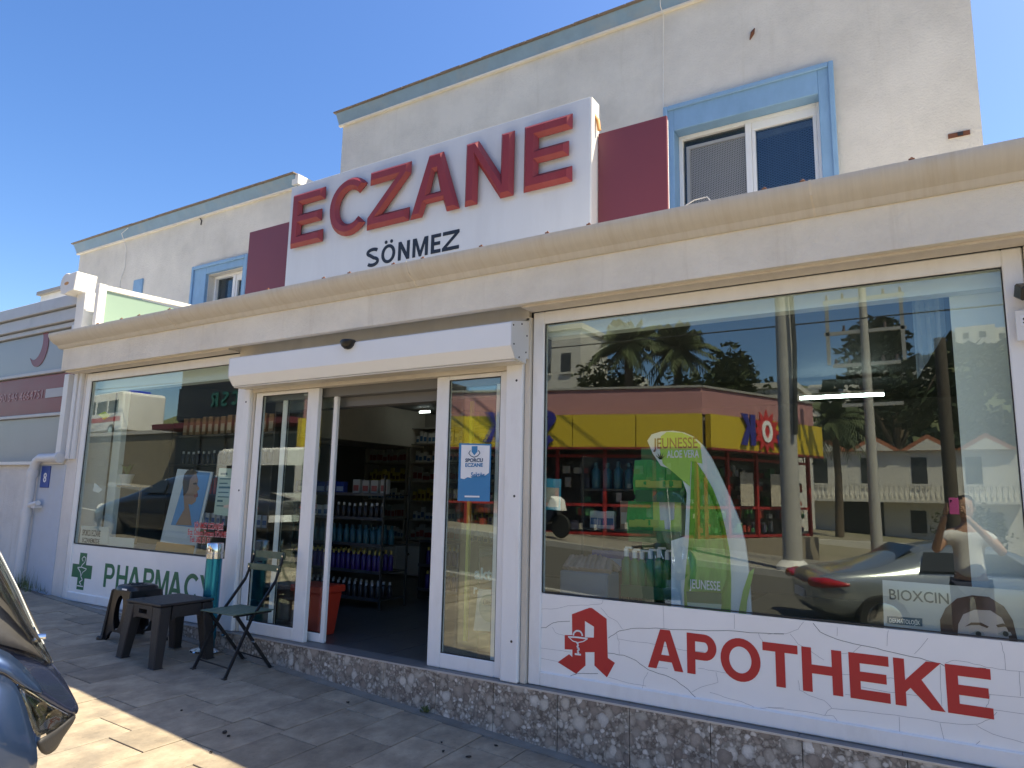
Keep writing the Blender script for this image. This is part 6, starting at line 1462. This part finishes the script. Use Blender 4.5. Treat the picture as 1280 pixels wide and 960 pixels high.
# --- white houses
wh = C('house_white', (.60, .58, .53), .85, var=.08, stains=.2); wdk = C('house_window', (.04, .045, .05), .3); tl = C('terracotta', (.36, .13, .07), .8, var=.3, scale=20)
def house(label, x0, x1, y, z0, z1, dep, wins, roof='flat', group=None, ang_=0):
    t = thing('white_house', label, 'house', ((x0+x1)/2, y-dep/2, z0), 0, group)
    b = MB(); b.box(x0, x1, y-dep, y, z0, z1); b.build('wall', wh, t, world=True)
    if roof == 'flat': b = MB(); b.box(x0-.1, x1+.1, y-dep-.1, y+.1, z1+.002, z1+.25); b.build('parapet', wh, t, world=True)
    for (wx, wz, ww, wh_) in wins:
        b = MB(); b.box(x0+wx, x0+wx+ww, y+.002, y+.03, z0+wz, z0+wz+wh_); f = b.build('window', wdk, t, world=True)
        b = MB(); b.box(x0+wx-.06, x0+wx+ww+.06, y+.002, y+.09, z0+wz-.10, z0+wz-.01); b.build('sill', wh, f, world=True)
    return t
house('white tower house with two dark windows above the supermarket roof', -16.6, -14.2, -24.5, -.2, 9.0, 3, [(.35, 7.2, .5, .9), (1.4, 7.2, .5, .9), (.9, 5.2, .8, .7)])
house('low white house with scalloped parapet behind the supermarket', -14.1, -9.0, -25.8, 0, 5.6, 4, [(.5, 4.0, .6, .9), (2.0, 4.0, .6, .9), (3.8, 4.0, .6, .8)])
house('small white house behind the palms', -8.8, -5.6, -28, 0, 6.2, 4, [(.6, 4.6, .5, .8), (1.8, 4.6, .5, .8)])
hx0, hx1, hy, hz0, hz1 = -8.2, 3.2, -44, -1.6, 4.4
wt = house('long white house with tiled gables and a balustrade across the street', hx0, hx1, hy, hz0, hz1, 8,
           [(.8+2.7*i, 3.9, .8, 1.7) for i in range(4)]+[(2.2, .9, 2.4, 2.2), (6.0, 1.2, .8, 1.3), (8.2, 1.2, .7, 1.6), (9.7, 1.2, .8, 1.3)], 'none')
for i in range(4):
    xa = hx0+2.85*i; b = MB(); b.prism([(xa-.05, hz1+.002), (xa+1.42, hz1+.95), (xa+2.9, hz1+.002)], hy-8, hy+.3, 'y'); r_ = b.build('roof', tl, wt, world=True)
    b = MB(); b.prism([(xa+.35, hz1-.0), (xa+1.42, hz1+.68), (xa+2.5, hz1-.0)], hy+.301, hy+.34, 'y'); b.build('gable', wh, r_, world=True)
b = MB(); b.box(hx0, hx1, hy+.01, hy+1.3, 1.35, 1.5); b.box(hx0, hx1, hy+1.2, hy+1.3, 2.30, 2.42); b.build('balcony_slab', wh, wt, world=True)
for i in range(44):
    x_ = hx0+.13+i*.26; b = MB(); b.lathe([(.05, 1.5), (.09, 1.72), (.04, 2.0), (.07, 2.3)], (x_, hy+1.25, 0), 6); b.build('baluster', wh, wt, world=True)
house('white house with two arched windows left of the drooping palm', -11.3, -8.3, -46, -1, 7.4, 6, [(.5, 5.4, .7, 1.5), (1.8, 5.4, .7, 1.5)])
# garden wall and hedge in front
b = MB(); b.box(-9, 6, 0, .25, -.9, -.35); tag(b.build('garden_wall', wh, loc=(0, -30, 0)), 'low white garden wall in front of the long white house', 'wall')
# --- hill with scattered white houses
b = MB(); nx, ny = 70, 16
def hill_z(x, y):
    f = min(1, max(0, (-y-60)/120)); return -4+f*(34+6*math.sin(x*.02+1)+4*math.sin(x*.06)+2*math.sin(x*.17+y*.1))+math.sin(x*.3)*f
for j in range(ny):
    for i in range(nx):
        x = -260+i*6.5; y = -60-j*12; b.v.append((x, y, hill_z(x, y)+rnd.uniform(-.8, .8)))
b.f = [(j*nx+i, j*nx+i+1, (j+1)*nx+i+1, (j+1)*nx+i) for j in range(ny-1) for i in range(nx-1)]
hl = b.build('hills', C('hill_scrub', (.11, .125, .055), .95, var=.5, scale=.3, stains=.5, stain_col=(.04, .06, .02), bump=.3, bscale=2), smooth=80); tag(hl, 'scrub covered hillside beyond the street', kind='structure')
for i in range(46):
    x = rnd.uniform(-120, 60); y = rnd.uniform(-175, -125); w_ = rnd.uniform(4, 8); h_ = rnd.uniform(2, 3.5); z = hill_z(x, y)
    t = thing('hillside_house', 'small white flat roofed house scattered on the distant hillside', 'house', (x, y, z-1), rnd.uniform(-.3, .3), 'white houses on the far hill')
    b = MB(); b.box(-w_/2, w_/2, -3, 3, 0, h_+1); b.build('wall', wh, t)
    b = MB(); b.box(-w_*.3, -w_*.15, 3.0, 3.05, h_*.5, h_*.5+1.2); b.box(w_*.1, w_*.28, 3.0, 3.05, h_*.5, h_*.5+1.2); tag(b.build('windows', wdk, t), kind='stuff')
b = MB()
for i in range(2600):
    x = rnd.uniform(-150, 90); y = rnd.uniform(-175, -62); z = hill_z(x, y); s_ = rnd.uniform(.8, 2.2)
    for k in range(4):
        p = Vector((x+rnd.uniform(-s_, s_), y+rnd.uniform(-s_, s_), z+rnd.uniform(0, s_))); a = Vector((rnd.gauss(0, 1), rnd.gauss(0, 1), rnd.gauss(0, 1))).normalized()*s_*.8; e = a.orthogonal().normalized()*s_*.7
        b.quad(p-a, p+e, p+a, p-e)
tag(b.build('shrubbery', leafA), 'dark shrubs and trees covering the distant hillside', kind='stuff')
# --- vehicles
def car(name, label, x, y, rz, paint, L_=4.4, wd=1.8, h_=1.35, cat='car', lights=True):
    g_ = gz(x)-.13; t = thing(name, label, cat, (x, y, g_), rz)
    # side sections: (x, half width, z bottom, z belt, z roof, half width roof)
    prof = [(-L_/2, .66, .42, .72, .74, .60), (-L_/2+.12, .84, .28, .86, .88, .72), (-L_*.30, .90, .22, .93, .98, .70), (-L_*.17, .90, .20, .93, 1.26, .60), (-L_*.02, .90, .20, .92, h_, .56), (L_*.10, .90, .20, .91, 1.28, .56), (L_*.24, .90, .22, .88, .90, .68), (L_*.38, .88, .24, .76, .78, .66), (L_/2-.10, .78, .28, .62, .64, .56), (L_/2, .62, .36, .52, .53, .48)]
    b = MB(); rings = []
    for (px_, hw_, zb_, zm_, zr_, hr_) in prof:
        rings.append([(px_, -hw_*.92, zb_), (px_, -hw_, (zb_+zm_)/2), (px_, -hw_*.97, zm_), (px_, -hr_, zr_), (px_, 0, zr_+.02), (px_, hr_, zr_), (px_, hw_*.97, zm_), (px_, hw_, (zb_+zm_)/2), (px_, hw_*.92, zb_), (px_, 0, zb_)])
    n = 10
    for r_ in rings: b.v += r_
    b.f += [(i*n+k, i*n+(k+1) % n, (i+1)*n+(k+1) % n, (i+1)*n+k) for i in range(len(rings)-1) for k in range(n)]+[tuple(range(n)), tuple((len(rings)-1)*n+k for k in range(n-1, -1, -1))]
    o = b.build('body', paint, t, smooth=80); sd = o.modifiers.new('s', 'SUBSURF'); sd.levels = 2; sd.render_levels = 2
    # side windows
    for sy in (-1, 1):
        def sp3(x_, z_, k_): return (x_, sy*(.885-(z_-.93)*.85+.012*k_), z_)
        for xs_ in ((-L_*.20, -L_*.04), (-L_*.03, L_*.12)):
            b = MB(); z1_ = 1.20; a0_, a1_ = xs_
            b.quad(sp3(a0_, .97, 1), sp3(a1_, .97, 1), sp3(a1_-.05 if a1_ < .2 else a1_-.28, z1_, 1), sp3(a0_+.12, z1_, 1)); b.build('side_window', C('car_glass', (.02, .025, .03), .08), t)
    for xw in (-L_*.31, L_*.31):
        for sy in (-1, 1):
            b = MB(); b.lathe([(.16, -.10), (.30, -.10), (.33, -.06), (.33, .06), (.30, .10), (.16, .10)], n=26); me = b.mesh('wheel', 50); me.transform(Matrix.Translation((xw, sy*.80, .33)) @ Matrix.Rotation(R(90), 4, 'X')); wo = mesh_obj('wheel', me, M['rubber'], t)
            b = MB(); b.lathe([(.03, -.104), (.20, -.108), (.22, -.104), (.22, .104), (.20, .108), (.03, .104)], n=20); me = b.mesh('rim', 50); me.transform(Matrix.Translation((xw, sy*.80, .33)) @ Matrix.Rotation(R(90), 4, 'X')); mesh_obj('rim', me, M['chrome'], wo)
    for sy in (-1, 1):
        b = MB(); b.tube([(-L_/2+.05, sy*.50, .74), (-L_/2+.02, sy*.66, .76), (-L_/2+.16, sy*.85, .77), (-L_/2+.42, sy*.905, .76)], [.03, .07, .07, .02], 10); b.build('taillight', C('lamp_red', (.40, .01, .012), .15, coat=1), t, smooth=60)
        b = MB(); b.tube([(L_/2-.20, sy*.56, .62), (L_/2-.32, sy*.72, .66)], [.09, .08], 10); b.build('headlight', C('lamp_clear', (.6, .62, .65), .1), t, smooth=60)
    b = MB(); b.box(-L_/2-.01, -L_/2+.02, -.26, .26, .50, .62); b.build('number_plate', M['whitevinyl'], t)
    b = MB(); b.quad((-L_*.275, -.58, 1.0), (-L_*.275, .58, 1.0), (-L_*.18, .50, 1.27), (-L_*.18, -.50, 1.27)); b.build('rear_window', C('car_glass', (.02, .025, .03), .08), t)
    return t
silver = C('silver_paint', (.38, .42, .43), .22, metal=.6, coat=.6, var=.03)
car('parked_car', 'silver car with red wraparound tail lamps parked nose away on the street', .05, -7.75, math.atan2(-.39, .92), silver)
car('parked_car', 'white car parked in front of the silver one at the far right of the street', 4.8, -7.4, math.atan2(-.1, 1), C('white_carpaint', (.68, .69, .68), .25, coat=.6, var=.02))
car('parked_car', 'black car parked half on the pavement across from the left shop window', -12.4, -4.3, R(176), C('black_carpaint', (.015, .016, .018), .2, coat=.8, var=.02))
def van(label, x, y, rz, paint, L_=4.9, h_=2.0, wd=.95, ambul=False, scale=1):
    g_ = gz(x)-.13; t = thing('ambulance' if ambul else 'parked_van', label, 'ambulance' if ambul else 'van', (x, y, g_), rz)
    pr = [(-L_/2, .35), (-L_/2, h_*.95), (-L_/2+.15, h_), (L_*.18, h_), (L_*.30, h_*.93), (L_*.42, h_*.58), (L_*.49, h_*.50), (L_/2, h_*.32), (L_/2, .35)]
    b = MB(); b.prism(pr, -wd, wd, 'y'); b.build('body', paint, t, bevel=.07, segs=3, smooth=50)
    for sy in (-1, 1):
        for (a0_, a1_) in ((-L_*.42, -L_*.22), (-L_*.19, L_*.02)):
            b = MB(); b.box(a0_, a1_, sy*(wd+.001), sy*(wd+.006), h_*.55, h_*.82); b.build('side_window', C('car_glass', (.02, .025, .03), .08), t)
        b = MB(); b.prism([(L_*.06, h_*.55), (L_*.36, h_*.55), (L_*.27, h_*.82), (L_*.06, h_*.84)], sy*(wd+.001), sy*(wd+.006), 'y'); b.build('side_window', C('car_glass', (.02, .025, .03), .08), t)
        if ambul:
            b = MB(); b.box(-L_/2+.1, L_*.4, sy*(wd+.001), sy*(wd+.006), h_*.36, h_*.46); b.build('red_stripe', rdm, t)
    for xw in (-L_*.32, L_*.33):
        for sy in (-1, 1):
            b = MB(); b.lathe([(.14, -.1), (.31, -.1), (.34, -.06), (.34, .06), (.31, .1), (.14, .1)], n=22); me = b.mesh('wheel', 50); me.transform(Matrix.Translation((xw, sy*(wd-.06), .34)) @ Matrix.Rotation(R(90), 4, 'X')); wo = mesh_obj('wheel', me, M['rubber'], t)
            b = MB(); b.lathe([(.02, -.105), (.19, -.105), (.19, .105), (.02, .105)], n=16); me = b.mesh('rim', 50); me.transform(Matrix.Translation((xw, sy*(wd-.06), .34)) @ Matrix.Rotation(R(90), 4, 'X')); mesh_obj('rim', me, M['chrome'], wo)
    b = MB(); b.quad((L_*.305, -.8, h_*.905), (L_*.415, -.86, h_*.60), (L_*.415, .86, h_*.60), (L_*.305, .8, h_*.905))
    for i_, v_ in enumerate(b.v): b.v[i_] = (v_[0]+.03, v_[1], v_[2]+.02)
    b.build('windscreen', C('car_glass', (.02, .025, .03), .08), t)
    if ambul:
        for xx in (-L_*.4, .1*L_, .16*L_): b = MB(); b.box(xx, xx+.18, -.5, .5, h_+.001, h_+.14); b.build('beacon', C('beacon_blue', (.03, .06, .5), .2), t, bevel=.03)
    return t
van('white delivery van parked across the street opposite the doorway', -11.2, -5.9-.55, 0, M['white'], 4.9, 2.0)
b = MB(); b.box(-52, -27, -26, -13.2, 0, 3.55); tw = b.build('retaining_wall', C('rubble_stone', (.20, .17, .12), .9, var=.4, scale=2.5, bump=.8, bscale=6)); tag(tw, 'rough stone retaining wall carrying the ambulance up the street', 'wall')
b = MB(); b.box(-52, -26.9, -13.5, -13.1, 3.552, 3.7); b.build('wall_coping', concrete, tw)
am = van('white ambulance with blue beacons and a red stripe up the street', -35.2, -15.2, R(186), M['white'], 5.2, 2.2, 1.0, True); am.location.z = 3.56
dk = thing('dark_shop_building', 'dark grey shop building with teal sign letters up the street', 'building', (-22.5, -16, gz(-22)))
dkm = C('dark_facade', (.045, .045, .05), .5, var=.2)
b = MB(); b.box(-26.8, -18.8, -22, -13.0, .3, 6.2); b.build('wall', dkm, dk, world=True)
b = MB(); b.box(-26.8, -18.8, -12.99, -11.9, 3.55, 3.75); b.build('awning', C('maroon', (.12, .02, .03), .7), dk, world=True)
b = MB(); b.box(-26.7, -18.9, -12.99, -12.85, 4.0, 5.3); b.build('sign_band', C('sign_dark', (.02, .022, .03), .4), dk, world=True)
for k in range(4):
    x_ = -22.2-.62*k; me = curve_mesh(glyph('ECSR'[k], .75, .2), .03, 0, 'sign_letter')
    mesh_obj('sign_letter', me, C('teal_sign', (.02, .13, .11), .4), dk, Matrix.Translation((x_, -12.80, 4.45)) @ Matrix.Rotation(R(180), 4, 'Z') @ XZ @ Matrix.Scale(.55, 4), True)
for k in range(5):
    b = MB(); b.box(-26.5+1.55*k, -25.2+1.55*k, -12.99, -12.95, .9, 3.3); f = b.build('window', wdk, dk, world=True); b = MB(); b.box(-26.5+1.55*k, -25.2+1.55*k, -12.949, -12.90, 3.301, 3.38); b.build('frame', M['galv2'], f, world=True)
# motorbike parked by the market wall (bits show in the door pane)
mb_ = thing('motorbike', 'dark motorbike with pale fairing parked in front of the supermarket', 'motorbike', (-9.6, -12.9, gz(-9.6)), R(12))
for xw in (-.65, .65):
    b = MB(); b.lathe([(.22, -.05), (.30, -.05), (.32, 0), (.30, .05), (.22, .05)], n=22); me = b.mesh('wheel', 50); me.transform(Matrix.Translation((xw, 0, .32)) @ Matrix.Rotation(R(90), 4, 'X')); mesh_obj('wheel', me, M['rubber'], mb_)
b = MB(); b.prism([(-.75, .62), (-.2, .38), (.3, .38), (.62, .75), (.45, 1.0), (.3, .85), (-.1, .78), (-.8, .85)], -.16, .16, 'y'); b.build('body', M['scdark'], mb_, bevel=.04, segs=2)
b = MB(); b.prism([(.3, .8), (.7, .72), (.62, 1.02), (.45, 1.12)], -.2, .2, 'y'); b.build('fairing', M['white'], mb_, bevel=.04, segs=2)
b = MB(); b.tube([(.45, -.36, 1.08), (.52, 0, 1.0), (.45, .36, 1.08)], .016, 8); b.build('handlebar', M['blackmetal'], mb_)

# ============================================================ THE PHOTOGRAPHER
gp = gz(.1); PX, PY = .10, -4.66
pr = thing('person', 'person in white shirt and navy trousers holding up a pink phone to take the picture', 'person', (PX, PY, gp))
def skin_mesh(name, joints, edges, radii, m, par, lv=2):
    me = bpy.data.meshes.new(name); me.from_pydata(joints, edges, []); o = bpy.data.objects.new(name, me); COL.objects.link(o); o.parent = par; me.materials.append(m)
    md = o.modifiers.new('skin', 'SKIN'); md.use_smooth_shade = True
    for v, r_ in zip(me.skin_vertices[0].data, radii): v.radius = (r_, r_) if not isinstance(r_, tuple) else r_
    me.skin_vertices[0].data[0].use_root = True
    sd = o.modifiers.new('sub', 'SUBSURF'); sd.levels = lv; sd.render_levels = lv; return o
lp = Vector((0, CAM.y-.02, CAM.z)) - Vector((PX, PY, gp))     # phone centre, local
wr_ = (lp.x+.085, lp.y-.045, lp.z-.10); wl_ = (lp.x-.085, lp.y-.045, lp.z-.10)
J = [(0, 0, .93), (0, .0, 1.10), (0, -.01, 1.28), (0, 0, 1.42), (0, .01, 1.50), (0, .02, 1.60),
     (.17, 0, 1.40), (.30, .12, 1.22), wr_, (-.17, 0, 1.40), (-.30, .12, 1.22), wl_,
     (.10, 0, .88), (.12, .03, .50), (.13, -.02, .09), (.14, .12, .04), (-.10, 0, .88), (-.12, .03, .50), (-.13, -.02, .09), (-.14, .12, .04)]
E_ = [(0, 1), (1, 2), (2, 3), (3, 4), (4, 5), (3, 6), (6, 7), (7, 8), (3, 9), (9, 10), (10, 11), (0, 12), (12, 13), (13, 14), (14, 15), (0, 16), (16, 17), (17, 18), (18, 19)]
rad = [(.14, .11), (.12, .09), (.14, .10), (.10, .08), .052, .05, .062, .045, .028, .062, .045, .028, .082, .055, .036, .03, .082, .055, .036, .03]
body = skin_mesh('body', J, E_, rad, M['skin'], pr)
sh = skin_mesh('shirt', [J[0], J[1], J[2], J[3], J[6], (.235, .06, 1.31), J[9], (-.235, .06, 1.31)], [(0, 1), (1, 2), (2, 3), (3, 4), (4, 5), (3, 6), (6, 7)], [(.165, .135), (.15, .115), (.17, .125), (.125, .10), .085, .072, .085, .072], M['shirt'], pr)
tr = skin_mesh('trousers', [(0, 0, .95), (.10, 0, .86), (.12, .03, .50), (.13, -.02, .12), (-.10, 0, .86), (-.12, .03, .50), (-.13, -.02, .12)], [(0, 1), (1, 2), (2, 3), (0, 4), (4, 5), (5, 6)], [(.155, .125), .105, .078, .062, .105, .078, .062], M['navy'], pr)
for sx in (-1, 1):
    b = MB(); b.lathe([(.045, 0), (.052, .03), (.045, .07), (.03, .09)], (sx*.14, .06, 0), 14, (1, 2.6)); b.build('shoe', M['scblack'], pr, smooth=60)
hz = 1.675
b = MB(); pf = [(.002, -.115), (.045, -.105), (.062, -.07), (.074, -.02), (.078, .03), (.072, .075), (.05, .108), (.002, .12)]
b.lathe(pf, (0, .025, hz), 20, (1, 1.22)); hd_ = b.build('head', M['skin'], pr, smooth=80)
b = MB(); b.add([(-.012, .115, hz-.03), (.012, .115, hz-.03), (0, .145, hz-.028), (0, .115, hz+.02)], [(0, 1, 2), (0, 2, 3), (1, 3, 2), (0, 3, 1)]); b.build('nose', M['skin'], hd_, smooth=80)
for sx in (-1, 1):
    b = MB(); b.lathe([(.002, -.008), (.010, 0), (.002, .008)], (sx*.03, .112, hz+.005), 10); b.build('eye', M['whitevinyl'], hd_)
    b = MB(); b.lathe([(.002, -.03), (.012, -.01), (.014, .015), (.002, .03)], (sx*.08, .02, hz-.01), 10, (.5, 1.2)); b.build('ear', M['skin'], hd_, smooth=80)
b = MB(); b.box(-.022, .022, .108, .118, hz-.062, hz-.054); b.build('mouth', C('lips', (.35, .10, .09), .5), hd_, bevel=.002)
b = MB(); b.lathe([(.079, -.02), (.088, .03), (.082, .085), (.055, .125), (.002, .135)], (0, .005, hz), 20, (1, 1.2)); b.build('hair', M['hair'], hd_, smooth=80)
# hands: palm + five fingers curled round the phone edges
for sx in (-1, 1):
    w0 = Vector(wr_ if sx > 0 else wl_)
    palm_c = Vector((lp.x+sx*.068, lp.y-.030, lp.z-.045))
    js = [tuple(w0), tuple(palm_c)]; es = [(0, 1)]; rs = [.026, (.032, .018)]
    o = skin_mesh('hand', js+[tuple(palm_c+Vector((0, 0, .045)))], es+[(1, 2)], rs+[(.026, .014)], M['skin'], pr, 1)
    for k, (dz2, l) in enumerate(((.050, .060), (.028, .066), (.006, .064), (-.016, .054))):
        r0 = palm_c+Vector((0, .004, dz2))
        skin_mesh('finger', [tuple(r0), tuple(r0+Vector((-sx*.004, .022, .006))), tuple(r0+Vector((-sx*.020, .030, .008)))], [(0, 1), (1, 2)], [.009, .0085, .007], M['skin'], pr, 1)
    r0 = palm_c+Vector((-sx*.008, -.012, -.005)); skin_mesh('thumb', [tuple(r0), tuple(r0+Vector((-sx*.018, -.014, .02))), tuple(r0+Vector((-sx*.035, -.008, .036)))], [(0, 1), (1, 2)], [.012, .010, .008], M['skin'], pr, 1)
ph_ = thing('phone', 'pink cased mobile phone held upright in both hands by the photographer', 'phone', (0, CAM.y-.022, CAM.z))
b = MB(); b.box(-.042, .042, -.006, .004, -.09, .075); b.build('case', M['pink'], ph_, bevel=.003)
b = MB(); b.box(-.038, .038, -.008, -.0065, -.085, .07); b.build('screen', M['black'], ph_)
b = MB(); b.lathe([(.009, 0), (.010, .003)], n=12); me = b.mesh('lens'); me.transform(Matrix.Translation((-.022, .0045, .045)) @ Matrix.Rotation(R(-90), 4, 'X')); mesh_obj('lens', me, M['black'], ph_)
